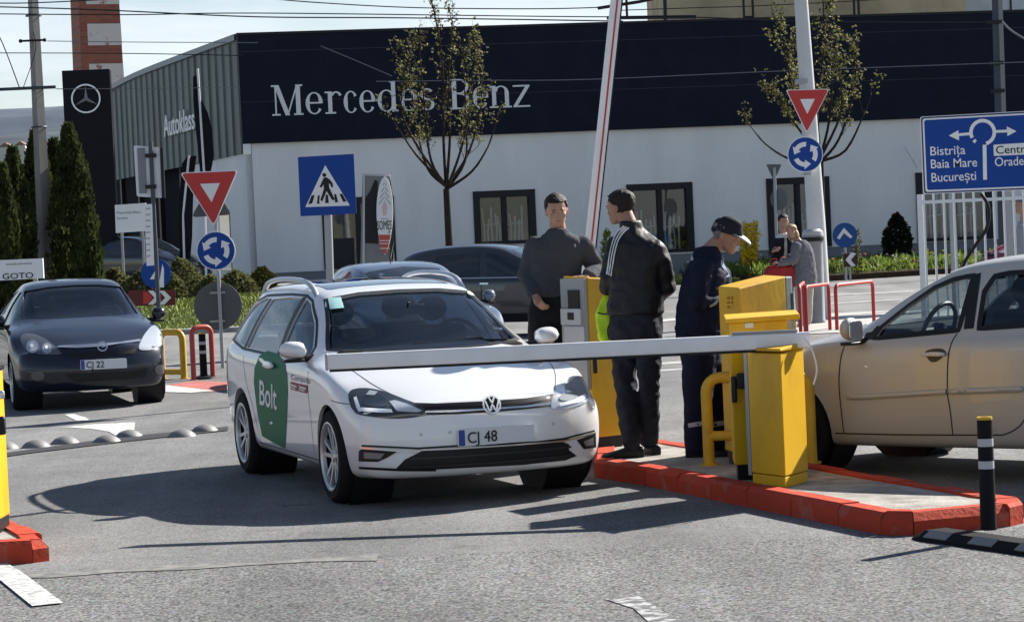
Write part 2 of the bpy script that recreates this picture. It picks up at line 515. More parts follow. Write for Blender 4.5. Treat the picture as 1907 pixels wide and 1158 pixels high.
def wheel_proto(R=.315, W=.21, rim=.225, style='double5', col=silver_alloy):
    # local axis X, outer side towards -X
    w = MB(); RY = Matrix.Rotation(-pi/2, 4, 'Y')
    h = W/2
    # barrel and brake disc
    w.lathe([(rim-.015, -h+.02), (rim-.015, h-.05), (rim-.03, h-.05), (rim-.035, -h+.03)], 36, RY, close=True)
    w.lathe([(.14, -.01), (.14, .012)], 28, RY)
    root = w.build('wheel', dark_alloy)
    t = MB().lathe([(rim, -h+.012), (rim+.012, -h), (R-.035, -h-.004), (R-.008, -h+.02), (R, -h+.05), (R, h-.05), (R-.008, h-.02), (R-.035, h+.004), (rim+.012, h), (rim, h-.012)], 44, RY, close=True)
    t.build('tyre', rubber, root)
    r = MB()
    r.lathe([(rim, h-.004), (rim+.008, h+.004), (rim-.002, h+.006), (rim-.018, h-.006), (rim-.022, h-.03), (rim-.012, h-.03)], 44, RY, close=True)
    r.lathe([(.01, h-.02), (.03, h-.018), (.045, h-.03), (.05, h-.055)], 20, RY)
    n = 5
    for k in range(n):
        for d in ((-.20, .2) if style == 'double5' else (0,)):
            a = 2*pi*k/n
            a0 = a+d*1.3; a1 = a+d*.95+(.05 if d > 0 else -.05)
            def pt(rr, ang, x, o): 
                return Vector((-x, rr*cos(ang)-o*sin(ang), rr*sin(ang)+o*cos(ang)))
            ww0, ww1 = (.014, .011) if style == 'double5' else (.035, .03)
            rings = []
            for rr, ang, x, ww in ((.035, a0, h-.03, ww0), (.11, lerp(a0, a1, .5), h-.022, ww0*.9), (rim-.012, a1, h-.012, ww1)):
                rings.append([pt(rr, ang, x, -ww), pt(rr, ang, x, ww), pt(rr, ang, x-.025, ww*1.2), pt(rr, ang, x-.025, -ww*1.2)])
            r.loft(rings)
    r.build('rim', col, root)
    return root
def add_wheels(c, proto, track, steer=0, wz=.315, pairs=None):
    for y in (0, c.sp['wb']):
        for s in (-1, 1):
            w = copy_tree(proto, c.root)
            w.location = (s*track/2, y, wz)
            w.rotation_euler = (0.7*y+s, 0, (pi if s > 0 else 0)+(steer if y == 0 else 0))
            if s > 0: w.rotation_euler = (0.4+y, 0, pi+(steer if y == 0 else 0))
def kill(o):
    for ch in list(o.children): kill(ch)
    bpy.data.objects.remove(o)
def seats(c, ys, xs=(-.36, .36), z0=.35):
    for y in ys:
        for x in xs:
            s = MB()
            s.loft([[(x+a*.24, y+b*.07+t*.10, z0+.18+t*.58) for a, b in ((-1, -1), (1, -1), (1, 1), (-1, 1))] for t in (0, .5, 1)])
            s.box((x, y-.2, z0+.13), (.48, .5, .14))
            o = s.build('seat', interior_m, c.root, bevel=.04)
            h = MB().ell((x, y+.14, z0+.88), (.12, .055, .095)); h.build('headrest', interior_m, o)
def dash(c, y, z, w, wheel_x=None, wy=None):
    d = MB()
    d.box((0, y+.1, z-.12), (w*2, .5, .24)); d.box((0, y+1.35, .36), (w*2, 3.0, .1))
    d.build('dashboard', interior_m, c.root, bevel=.06)
    if wheel_x is not None:
        M = Matrix.Translation((wheel_x, wy, z-.02)) @ Matrix.Rotation(radians(68), 4, 'X')
        pts = [M @ Vector((.185*cos(2*pi*k/28), .185*sin(2*pi*k/28), 0)) for k in range(28)]
        s = MB().tube(pts, .016, 8, close=True)
        s.tube([M @ Vector((-.18, 0, 0)), M @ Vector((.18, 0, 0))], .016, 6); s.tube([M @ Vector((0, -.18, 0)), M @ Vector((0, 0, -.02))], .016, 6); s.ell(M @ Vector((0, 0, 0)), (.06, .05, .05))
        s.build('steering_wheel', black_plastic, c.root)
def text_patch(c, name, s, m, parent, org, du, dv, mode='px', off=.007, bold=0, sx=1):
    # org: lower left; du: direction and length of the advance per cap height; dv: the cap height vector
    v, f = text_mesh(s, 1/.72, sx, bold)
    vv = []
    for p in v:
        u = Vector(org)+Vector(du)*p.x+Vector(dv)*p.y
        co, no = hit(c, u.x, u.y, mode); vv.append(co+no*off)
    mb = MB().add(vv, f)
    return mb.build(name, m, parent or c.root)
def quadlerp(q, u, v):
    a, b, d, e = (Vector(p) for p in q)      # tl, tr, br, bl
    return a.lerp(b, u).lerp(e.lerp(d, u), v)
def number_plate(c, quad, s, mode='px', off=.02, parent=None):
    pts = []
    for p in quad: pts.append(hit(c, p[0], p[1], mode))
    nrm = sum((q[1] for q in pts), Vector()).normalized()
    P = [q[0] for q in pts]
    cen = sum(P, Vector())/4
    ux = ((P[1]-P[0])+(P[2]-P[3])).normalized(); uz = Vector((0, 0, 1)); nrm = ux.cross(uz).normalized()
    for u in (.25, .5, .75): P.append(hit(c, lerp(quad[0][0], quad[2][0], u), (quad[0][1]+quad[1][1]+quad[2][1]+quad[3][1])/4, mode)[0])
    fd = max((p-cen).dot(nrm) for p in P)
    M = Matrix((ux, -nrm, uz)).transposed().to_4x4(); M = Matrix.Translation(cen+nrm*(fd+off)) @ M
    w = .52; h = .11
    b = MB().plate(rrect(-w/2, w/2, -h/2, h/2, .01), 0, .02, M); o = b.build('number_plate', plate_white, c.root)
    bl = MB().plate(rrect(-w/2+.004, -w/2+.045, -h/2+.004, h/2-.004, .006), -.002, 0.001, M); bl.build('country_band', plate_blue, o)
    t = MB(); text_on(t, s, -w/2+.06, -.036, .074, -.0035, sx=.9)
    MB().add([M @ Vector(p) for p in t.v], t.f).build('plate_lettering', ink_black, o)
    return o
# ------------------------------------------------------------------ ground, lanes, islands
def asphalt(name, dark, light, grain, big, speck=.75):
    m = bpy.data.materials.new(name); m.use_nodes = True; t = m.node_tree; p = t.nodes['Principled BSDF']; lk = t.links.new
    p.inputs['Roughness'].default_value = .88; p.inputs['Specular IOR Level'].default_value = .25
    tcn = t.nodes.new('ShaderNodeTexCoord')
    n1 = t.nodes.new('ShaderNodeTexNoise'); n1.inputs['Scale'].default_value = grain; n1.inputs['Detail'].default_value = 3; n1.inputs['Roughness'].default_value = .7
    n2 = t.nodes.new('ShaderNodeTexNoise'); n2.inputs['Scale'].default_value = big; n2.inputs['Detail'].default_value = 7; n2.inputs['Roughness'].default_value = .65
    n3 = t.nodes.new('ShaderNodeTexVoronoi'); n3.inputs['Scale'].default_value = grain*.8
    for n in (n1, n2, n3): lk(tcn.outputs['Object'], n.inputs['Vector'])
    r = t.nodes.new('ShaderNodeValToRGB'); r.color_ramp.elements[0].position = .36; r.color_ramp.elements[1].position = .66
    r.color_ramp.elements[0].color = (*dark, 1); r.color_ramp.elements[1].color = (*light, 1)
    lk(n1.outputs['Fac'], r.inputs['Fac'])
    hs = t.nodes.new('ShaderNodeMixRGB'); hs.blend_type = 'OVERLAY'; hs.inputs['Fac'].default_value = .55
    lk(r.outputs['Color'], hs.inputs['Color1']); lk(n2.outputs['Fac'], hs.inputs['Color2'])
    sp = t.nodes.new('ShaderNodeMixRGB'); sp.blend_type = 'SOFT_LIGHT'; sp.inputs['Fac'].default_value = speck
    lk(hs.outputs['Color'], sp.inputs['Color1']); lk(n3.outputs['Color'], sp.inputs['Color2']); 
    ds = t.nodes.new('ShaderNodeHueSaturation'); ds.inputs['Saturation'].default_value = .16; lk(sp.outputs['Color'], ds.inputs['Color'])
    # tyre-darkened streaks along the lanes and blotches of old oil
    mpn = t.nodes.new('ShaderNodeMapping'); mpn.inputs['Scale'].default_value = (1.1, .10, 1); mpn.inputs['Rotation'].default_value = (0, 0, radians(-12))
    n4 = t.nodes.new('ShaderNodeTexNoise'); n4.inputs['Scale'].default_value = 1.0; n4.inputs['Detail'].default_value = 5
    n5 = t.nodes.new('ShaderNodeTexNoise'); n5.inputs['Scale'].default_value = 1.7; n5.inputs['Detail'].default_value = 8; n5.inputs['Roughness'].default_value = .7
    lk(tcn.outputs['Object'], mpn.inputs['Vector']); lk(mpn.outputs['Vector'], n4.inputs['Vector']); lk(tcn.outputs['Object'], n5.inputs['Vector'])
    r4 = t.nodes.new('ShaderNodeValToRGB'); r4.color_ramp.elements[0].position = .38; r4.color_ramp.elements[1].position = .58; r4.color_ramp.elements[0].color = (.72, .72, .73, 1); r4.color_ramp.elements[1].color = (1, 1, 1, 1)
    r5 = t.nodes.new('ShaderNodeValToRGB'); r5.color_ramp.elements[0].position = .30; r5.color_ramp.elements[1].position = .42; r5.color_ramp.elements[0].color = (.66, .65, .64, 1); r5.color_ramp.elements[1].color = (1, 1, 1, 1)
    lk(n4.outputs['Fac'], r4.inputs['Fac']); lk(n5.outputs['Fac'], r5.inputs['Fac'])
    m4 = t.nodes.new('ShaderNodeMixRGB'); m4.blend_type = 'MULTIPLY'; m4.inputs['Fac'].default_value = 1; lk(ds.outputs['Color'], m4.inputs['Color1']); lk(r4.outputs['Color'], m4.inputs['Color2'])
    m5 = t.nodes.new('ShaderNodeMixRGB'); m5.blend_type = 'MULTIPLY'; m5.inputs['Fac'].default_value = 1; lk(m4.outputs['Color'], m5.inputs['Color1']); lk(r5.outputs['Color'], m5.inputs['Color2'])
    lk(m5.outputs['Color'], p.inputs['Base Color'])
    b = t.nodes.new('ShaderNodeBump'); b.inputs['Strength'].default_value = .5; b.inputs['Distance'].default_value = .012
    lk(n1.outputs['Fac'], b.inputs['Height']); lk(b.outputs['Normal'], p.inputs['Normal'])
    return m
coarse_asphalt = asphalt('coarse_asphalt', (.018, .018, .020), (.235, .238, .246), 58, .5)
lane_asphalt = asphalt('lane_asphalt', (.088, .089, .092), (.222, .224, .228), 80, .8, .5)
road_asphalt = asphalt('road_asphalt', (.13, .13, .13), (.22, .22, .22), 40, .35, .3)
paint_white = mat('road_paint', (.60, .60, .59), .7, col2=(.30, .30, .295), vs=16, thr=(.40, .54), bump=.2, bs=90)
faded_white = mat('faded_road_paint', (.45, .45, .45), .8, col2=(.28, .28, .28), vs=3, thr=(.4, .6))
concrete = mat('island_concrete', (.34, .32, .29), .85, var=.35, vs=5, bump=.3, bs=40)
kerb_red = mat('kerb_red_paint', (.43, .055, .028), .78, col2=(.36, .13, .095), vs=5, thr=(.30, .46), bump=.35, bs=30)
kerb_grey = mat('kerb_stone', (.30, .30, .29), .85, var=.25, vs=3)

struct('ground', MB().slab([(-3000, -60), (3000, -60), (3000, 5200), (-3000, 5200)], -.3, 0), road_asphalt)
def sheet(name, pts, z, m):
    n = len(pts)
    mb = MB(); mb.v = [(p[0], p[1], z) for p in pts]; mb.f = [tuple(range(n))]
    o = mb.build(name, m, None, False)
    if o.data.polygons[0].normal.z < 0: o.data.flip_normals()
    return tag(o, kind='structure')
r_ = rng(3)
edge = [(-12+i*.35, 13.62+.028*(i*.35-12)+.35*(1 if i > 46 else 0)*min(1, (i-46)/8)*.3+r_.uniform(-.025, .025)) for i in range(70)]
sheet('near_pavement', [(-12, -40), (12, -40)]+[p for p in reversed(edge)], .004, coarse_asphalt)
sheet('lane_pavement', edge+[(12.2, 40), (-12, 40)], .004, lane_asphalt)
# dusty strip along the joint
dust = mat('joint_dust', (.25, .24, .225), .9, col2=(.15, .15, .15), vs=9, thr=(.42, .62))
sheet('pavement_joint', [(p[0], p[1]-.10+r_.uniform(-.09, .04)) for p in edge[20:33]]+[(p[0], p[1]+.07+r_.uniform(-.05, .12)) for p in reversed(edge[20:33])], .008, dust)
def gp(P, z=0): return [tuple(gnd(x, y, z)[:2]) for x, y in P]
sheet('lane_marking', gp([(-40, 1038), (10, 1050), (40, 1068), (118, 1126), (60, 1132), (-10, 1075), (-40, 1070)]), .013, paint_white)
sheet('lane_marking', gp([(1128, 1118), (1190, 1112), (1262, 1158), (1300, 1190), (1240, 1190), (1180, 1135)]), .008, mat('worn_paint', (.42, .42, .42), .8, col2=(.13, .13, .135), vs=14, thr=(.46, .58)))
# worn arrow in the left lane
ga = lambda P: gp([(x/2.757, y/2.757+460) for x, y in P])
sheet('lane_arrow', ga([(315, 928), (490, 912), (695, 902), (690, 940), (668, 972), (600, 975), (560, 950), (470, 936)]), .008, paint_white)
sheet('lane_arrow', ga([(330, 862), (380, 860), (440, 878), (465, 893), (400, 897), (365, 880)]), .008, paint_white)
sheet('lane_marking', ga([(850, 712), (1105, 742), (980, 752), (850, 748)]), .012, paint_white)
sheet('red_pavement', ga([(700, 770), (850, 712), (1000, 690), (1180, 695), (1200, 735), (1105, 745), (860, 748)]), .008, mat('red_pavement_paint', (.42, .15, .13), .85, var=.25, vs=4))
sheet('lane_marking', gp([(1228, 596), (1290, 590), (1290, 594), (1228, 600)]), .008, paint_white)
sheet('lane_marking', gp([(1215, 677), (1300, 671), (1300, 675), (1215, 681)]), .008, faded_white)
sheet('lane_marking', gp([(1215, 690), (1300, 685), (1300, 688), (1215, 693)]), .008, faded_white)
sheet('lane_marking', gp([(1545, 549), (1700, 542), (1700, 544), (1545, 551)]), .008, faded_white)
sheet('lane_marking', gp([(1545, 565), (1680, 557), (1680, 559), (1545, 567)]), .008, faded_white)
sheet('tar_seam', gp([(-10, 848), (60, 838), (230, 815), (425, 796), (425, 803), (240, 823), (60, 845), (-10, 855)]), .012, mat('tar', (.03, .03, .032), .7))  # thin dark line laid across the left lane
sheet('pavement', [(3.6, 38.5), (9, 38.0), (9.6, 46), (3.6, 47)], .016, mat('pale_paving', (.42, .41, .39), .85, var=.15, vs=3))

def inset(poly, d):
    n = len(poly); o = []
    ar = sum(poly[i][0]*poly[(i+1) % n][1]-poly[(i+1) % n][0]*poly[i][1] for i in range(n))
    s = 1 if ar > 0 else -1
    for i in range(n):
        p = Vector(poly[i]); a = (p-Vector(poly[i-1])).normalized(); b = (Vector(poly[(i+1) % n])-p).normalized()
        na = Vector((-a.y, a.x))*s; nb = Vector((-b.y, b.x))*s
        m = (na+nb); m = m/max(.35, m.dot(na)) if m.length > 1e-6 else na
        o.append(tuple(p+m*d))
    return o
def island(poly, h=.13, w=.14):
    # dense rim so the kerb edge can be slightly uneven
    P = []
    for i in range(len(poly)):
        a = Vector(poly[i]); b = Vector(poly[(i+1) % len(poly)]); k = max(1, int((b-a).length/.42))
        P += [tuple(a.lerp(b, j/k)) for j in range(k)]
    I = inset(P, w); n = len(P); rr = rng(len(P))
    kb = MB()
    O2 = inset(P, .018)
    zz = [h+rr.uniform(-.006, .004) for _ in P]
    for i in range(n):
        # one kerb stone per step, with a narrow joint and a slightly different seat
        j = (i+1) % n; g = .008; dz = rr.uniform(-.005, .004); ch = rr.choice((.016, .02, .028, .045))
        R = []
        for t in (g, .5, 1-g):
            q = [Vector(a[i]).lerp(Vector(a[j]), t) for a in (P, O2, I)]
            q[1] = q[0].lerp(q[1], ch/.018)
            R.append([(q[0].x, q[0].y, -.02), (q[0].x, q[0].y, h+dz-ch), (q[1].x, q[1].y, h+dz), (q[2].x, q[2].y, h+dz), (q[2].x, q[2].y, -.02)])
        kb.loft(R)
    struct('island_kerb', kb, kerb_red, smooth=False)
    struct('traffic_island', MB().slab(inset(P, w-.004), -.02, h-.012), concrete)
ISL = gp([(1106, 856), (1200, 870), (1390, 906), (1560, 938), (1640, 953), (1700, 954), (1880, 938), (1905, 932), (1900, 925), (1850, 919), (1778, 906), (1640, 884), (1522, 863), (1400, 843), (1222, 815), (1150, 803), (1112, 812)], .13)
island(ISL)
island(gp([(90, 1003), (78, 992), (8, 954), (-40, 925), (-300, 925), (-300, 1015), (-40, 1012), (60, 1007)], .13))

# raised forecourt, roundabout island and its lawn
lawn = mat('lawn_ground', (.10, .13, .03), .95, col2=(.05, .075, .015), vs=3, thr=(.3, .7))
struct('forecourt', MB().slab([(-40, 70), (-4.0, 71), (-3.6, 81.5), (-12, 84), (-24, 130), (-60, 130)], 0, .62), kerb_grey)
def mound(name, cx, cy, rx, ry, h, m, seg=40, rings=10):
    mb = MB(); R = []
    for j in range(rings+1):
        t = j/rings; z = h*(1-t*t)**1.0
        R.append([(cx+rx*max(t, .01)*cos(2*pi*k/seg), cy+ry*max(t, .01)*sin(2*pi*k/seg), z+.02*noise.noise((k*.7, j*.9, 0))) for k in range(seg)])
    mb.loft(list(reversed(R)), cap=True)
    return tag(mb.build(name, m, None, True), kind='structure')
mound('roundabout_lawn', -6.1, 58.0, 5.6, 6.5, .55, lawn)
ring_ = [(-6.1+5.85*cos(2*pi*k/48), 58+6.75*sin(2*pi*k/48)) for k in range(48)]
struct('roundabout_kerb', MB().slab(ring_, 0, .10), kerb_grey)
FB = [(8.6, 71.5), (13.0, 74.5), (24, 78.5), (34, 81), (34, 86), (20, 84), (8.5, 82.2), (5.6, 81.8), (7.2, 76)]
struct('flowerbed_soil', MB().slab(FB, 0, .16), mat('soil', (.045, .03, .02), .95, var=.3, vs=5))
struct('lawn_strip', MB().slab([(3.2, 76), (7.0, 75.5), (5.4, 81.7), (2.6, 81.2)], 0, .14), lawn)

# far hills
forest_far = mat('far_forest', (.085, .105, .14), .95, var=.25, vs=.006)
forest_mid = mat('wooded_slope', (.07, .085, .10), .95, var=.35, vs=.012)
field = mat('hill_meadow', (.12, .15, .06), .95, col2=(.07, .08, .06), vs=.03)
def ridge(name, Y, pts, m, depth):
    top = [at(x, y, Y) for x, y in pts]
    mb = MB(); R = []
    for t, k in ((0, 0), (.35, .55), (.7, .88), (1, 1)):
        R.append([(p.x, Y-depth*(1-t), p.z*k+4*noise.noise((p.x*.01, t*3, 1))*(t > 0)) for p in top])
    R.append([(p.x, Y+depth, 0) for p in top])
    n = len(top); mb.v = [q for r in R for q in r]
    mb.f = [(j*n+i, j*n+i+1, (j+1)*n+i+1, (j+1)*n+i) for j in range(len(R)-1) for i in range(n-1)]
    tag(mb.build(name, m, None, True), kind='structure')
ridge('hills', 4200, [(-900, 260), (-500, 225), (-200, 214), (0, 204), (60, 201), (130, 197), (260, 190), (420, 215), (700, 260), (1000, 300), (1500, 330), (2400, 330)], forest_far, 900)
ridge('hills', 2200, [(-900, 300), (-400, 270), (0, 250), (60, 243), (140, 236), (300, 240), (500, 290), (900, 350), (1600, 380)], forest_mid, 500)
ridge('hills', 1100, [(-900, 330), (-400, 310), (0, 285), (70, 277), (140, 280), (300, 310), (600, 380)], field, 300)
for i, (x, y, w, h) in enumerate(((14, 280, 26, 10), (42, 276, 20, 9), (92, 275, 22, 8))):
    p = at(x, y, 900); q = MB()
    q.box((0, 0, h*.1-p.z*0-6), (w*.17, 8, h*.2+12)); 
    t = thing('hillside_house', ['long white house on the far green slope left of the thuja row', 'pale house in the middle of the far green slope', 'grey house on the far slope beside the concrete pole'][i], 'house', (p.x, p.y, p.z-h*.1))
    q.build('wall', mat('house_wall', (.55, .53, .5), .9), t)
    MB().plate([(-w*.1, h*.2), (w*.1, h*.2), (0, h*.36)], -4.2, 4.2).build('roof', mat('house_roof', (.22, .15, .12), .9), t)

# ------------------------------------------------------------------ the car showroom
FA = radians(10); F0 = Vector((-8.46, 80.08, 0)); FD = Vector((cos(FA), sin(FA), 0)); FN = Vector((-sin(FA), cos(FA), 0))
def fac(px, py, off=0.0):
    d = ray(px, py); t = (F0+FN*off-EYE).dot(FN)/d.dot(FN); q = EYE+d*t-F0
    return q.dot(FD), q.z
white_render = mat('white_render', (.82, .82, .81), .85, var=.07, vs=.7, stretch=(1, 1, .25))
fascia_m = mat('dark_fascia', (.008, .012, .026), .5, var=.2, vs=1.5, spec=.1)
plinth_m = mat('grey_plinth', (.22, .23, .25), .8)
clad_m = mat('zinc_cladding', (.10, .125, .13), .5, .35, var=.25, vs=.9, stretch=(1, 1, .25))
frame_m = mat('anthracite_frame', (.012, .013, .017), .5)
sign_letter = mat('sign_letter_white', (.72, .72, .74), .4)
SB = thing('showroom_building', 'white car showroom with a long dark lettered fascia and black framed windows', 'building', F0, FA)
LI = (Matrix.Translation(F0) @ Matrix.Rotation(FA, 4, 'Z')).inverted()
wl = MB()
wins = [fac(880, 357)+fac(1000, 452), fac(1166, 344)+fac(1294, 468), fac(1426, 333)+fac(1549, 468), fac(1704, 322)+fac(1850, 452)]
doors = [fac(598, 370)+fac(740, 520)]
openings = sorted([(a, b, c, d) for a, b, c, d in [(w[0], w[3], w[2], w[1]) for w in wins+doors]])
# wall pieces between openings are one continuous render: build as grid strips of one mesh
UMAX = 40.0
def wall_with_holes(u0, u1, z0, z1, holes, t=.35):
    mb = MB(); us = sorted({u0, u1}|{h[0] for h in holes}|{h[2] for h in holes}); zs = sorted({z0, z1}|{h[1] for h in holes}|{h[3] for h in holes})
    for i in range(len(us)-1):
        for j in range(len(zs)-1):
            cu, cz = (us[i]+us[i+1])/2, (zs[j]+zs[j+1])/2
            if any(h[0] < cu < h[2] and h[1] < cz < h[3] for h in holes): continue
            for y, fl in ((0, 0), (t, 1)):
                q = [(us[i], y, zs[j]), (us[i+1], y, zs[j]), (us[i+1], y, zs[j+1]), (us[i], y, zs[j+1])]
                mb.add(q, [(0, 1, 2, 3)])
    for h in holes:
        a, b, c, d = h
        for e, f in (((a, b), (c, b)), ((c, b), (c, d)), ((c, d), (a, d)), ((a, d), (a, b))):
            mb.add([(e[0], 0, e[1]), (f[0], 0, f[1]), (f[0], t, f[1]), (e[0], t, e[1])], [(0, 1, 2, 3)])
    return mb
hs = [(a, max(b, .9), c, d) for a, b, c, d in openings]
wall_with_holes(.30, UMAX, .87, 5.3, hs).build('wall', white_render, SB, False)
MB().box((UMAX/2+.12, .155, .435), (UMAX-.30, .25, .87)).build('plinth', plinth_m, SB, False)
fz0, fz1 = 5.07, 8.55
MB().box((UMAX/2, -.05, (fz0+fz1)/2), (UMAX, .24, fz1-fz0)).build('fascia', fascia_m, SB, False)
MB().box((UMAX/2, -.03, fz1+.04), (UMAX+.06, .36, .08)).build('fascia_cap', frame_m, SB, False)
for zj in (8.02, 6.4): MB().box((UMAX/2, -.172, zj), (UMAX-.02, .006, .018)).build('fascia_joint', mat('joint_line', (.03, .035, .05), .5), SB, False)
for k in range(1, 14): MB().box((UMAX*k/14, -.1715, (fz0+fz1)/2), (.014, .004, fz1-fz0-.02)).build('fascia_joint', mat('joint_line_dark', (.004, .006, .014), .6), SB, False)
MB().slab([tuple((LI @ Vector(p))[:2]) for p in [(-8.3, 80.5, 0), (30.7, 87.4, 0), (26, 112, 0), (-16.5, 104.5, 0)]], 8.2, 8.4).build('roof', plinth_m, SB, False)
MB().box((UMAX/2, 6.5, 2.5), (UMAX-2, .2, 5.0)).build('inner_wall', mat('dim_interior', (.10, .095, .09), .9), SB, False)
MB().box((UMAX/2, 3.4, .76), (UMAX-2, 6, .05)).build('inner_floor', mat('dim_floor', (.14, .13, .12), .8), SB, False)
pane_m = glass('shop_glass', (.72, .75, .77), f0=.06)
def win(a, b, c, d, name, mull=1, bar_reflection=True):
    f = MB(); w = .22
    f.box(((a+c)/2, .04, d-w/2), (c-a, .20, w)); f.box(((a+c)/2, .04, b+w/4), (c-a, .20, w/2))
    f.box((a+w/2, .042, (b+d)/2), (w, .19, d-b-.02)); f.box((c-w/2, .042, (b+d)/2), (w, .19, d-b-.02))
    for k in range(mull): f.box((lerp(a, c, (k+1)/(mull+1)), .06, (b+d)/2), (.16, .14, d-b-.02))
    o = f.build(name, frame_m, SB, False)
    MB().box(((a+c)/2, .12, (b+d)/2), (c-a-.1, .012, d-b-.1)).build('pane', pane_m, o, False)
    if bar_reflection:
        r = MB(); rr = rng(int(a*10))  # white bars behind the pane, modelled in place of reflections of the fence
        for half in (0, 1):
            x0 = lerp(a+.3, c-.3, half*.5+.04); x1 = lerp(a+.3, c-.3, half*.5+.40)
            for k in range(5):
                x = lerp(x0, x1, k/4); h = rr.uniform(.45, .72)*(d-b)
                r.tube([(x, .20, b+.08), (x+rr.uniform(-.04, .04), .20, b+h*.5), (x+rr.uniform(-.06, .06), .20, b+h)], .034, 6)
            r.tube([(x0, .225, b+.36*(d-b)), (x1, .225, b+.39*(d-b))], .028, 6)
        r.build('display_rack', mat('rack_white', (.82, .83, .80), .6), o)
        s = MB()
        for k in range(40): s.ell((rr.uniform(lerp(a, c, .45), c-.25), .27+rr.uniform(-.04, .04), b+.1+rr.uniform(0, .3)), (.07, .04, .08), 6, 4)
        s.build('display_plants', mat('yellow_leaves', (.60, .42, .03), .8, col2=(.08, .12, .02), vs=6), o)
    return o
for a, b, c, d in [(w[0], w[3], w[2], w[1]) for w in wins]: win(a, max(b, .9), c, d, 'window')
a, b, c, d = doors[0][0], .9, doors[0][2], doors[0][1]
win(a, b, c, d, 'door', 1, False)
MB().box((lerp(a, c, .25), .10, b+.55), ((c-a)*.36, .03, .9)).build('door_panel', mat('dark_panel', (.02, .022, .028), .5), SB, False)
# left flank in ribbed zinc
e0 = LI @ Vector((-8.46, 80.3, 0)); e1 = LI @ Vector((-17.2, 105.6, 0))
dv = (e1-e0); Lw = dv.length; dv.normalize(); nv = Vector((dv.y, -dv.x, 0))
if nv.x > 0: nv = -nv
def side_top(s): return pl([(0, 8.55), (.30, 8.62), (.62, 8.66), (.8, 8.60), (1.0, 8.35)], s)
prof = []
nseg = 24
for k in range(nseg):
    for q, o in ((0, 0), (.035, .06), (.07, .06), (.105, 0)): prof.append(((k+q)/nseg, o))
prof.append((1, 0))
mb = MB(); n = len(prof)
for zf in (0, 1):
    for s, o in prof:
        p = e0+dv*(Lw*s)+nv*o
        mb.v.append((p.x, p.y, lerp(4.75, side_top(s), zf)))
mb.f = [(i, i+1, n+i+1, n+i) for i in range(n-1)]
mb.build('metal_cladding', clad_m, SB, False)
mb = MB()
for s in [k/12 for k in range(13)]:
    p = e0+dv*(Lw*s)
    mb.v += [tuple(p+nv*.12+Vector((0, 0, side_top(s)-.12))), tuple(p+nv*.12+Vector((0, 0, side_top(s)+.08))), tuple(p-nv*.25+Vector((0, 0, side_top(s)+.08))), tuple(p-nv*.25+Vector((0, 0, side_top(s)-.12)))]
mb.f = [(4*k+i, 4*k+4+i, 4*k+4+(i+1) % 4, 4*k+(i+1) % 4) for k in range(12) for i in range(4)]
mb.build('roof_edge_trim', mat('trim_zinc', (.22, .25, .27), .5, .4), SB, False)
def flank(s0, s1, z0, z1, off, m, name, th=.1):
    a = e0+dv*(Lw*s0)+nv*off; b = e0+dv*(Lw*s1)+nv*off; c = b-nv*th; d = a-nv*th
    return MB().slab([a[:2], b[:2], c[:2], d[:2]], z0, z1).build(name, m, SB, False)
flank(.0, .36, .60, 4.74, -.06, white_render, 'side_wall', .3)
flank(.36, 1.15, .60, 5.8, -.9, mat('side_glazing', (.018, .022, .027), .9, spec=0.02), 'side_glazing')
for s in (.37, .52, .68, .84, .99): flank(s-.006, s+.006, .60, 5.6, -.75, frame_m, 'glazing_post', .12)
flank(.10, .155, 1.0, 3.0, -.03, mat('side_window_dark', (.05, .06, .07), .1, coat=1), 'side_window', .06)
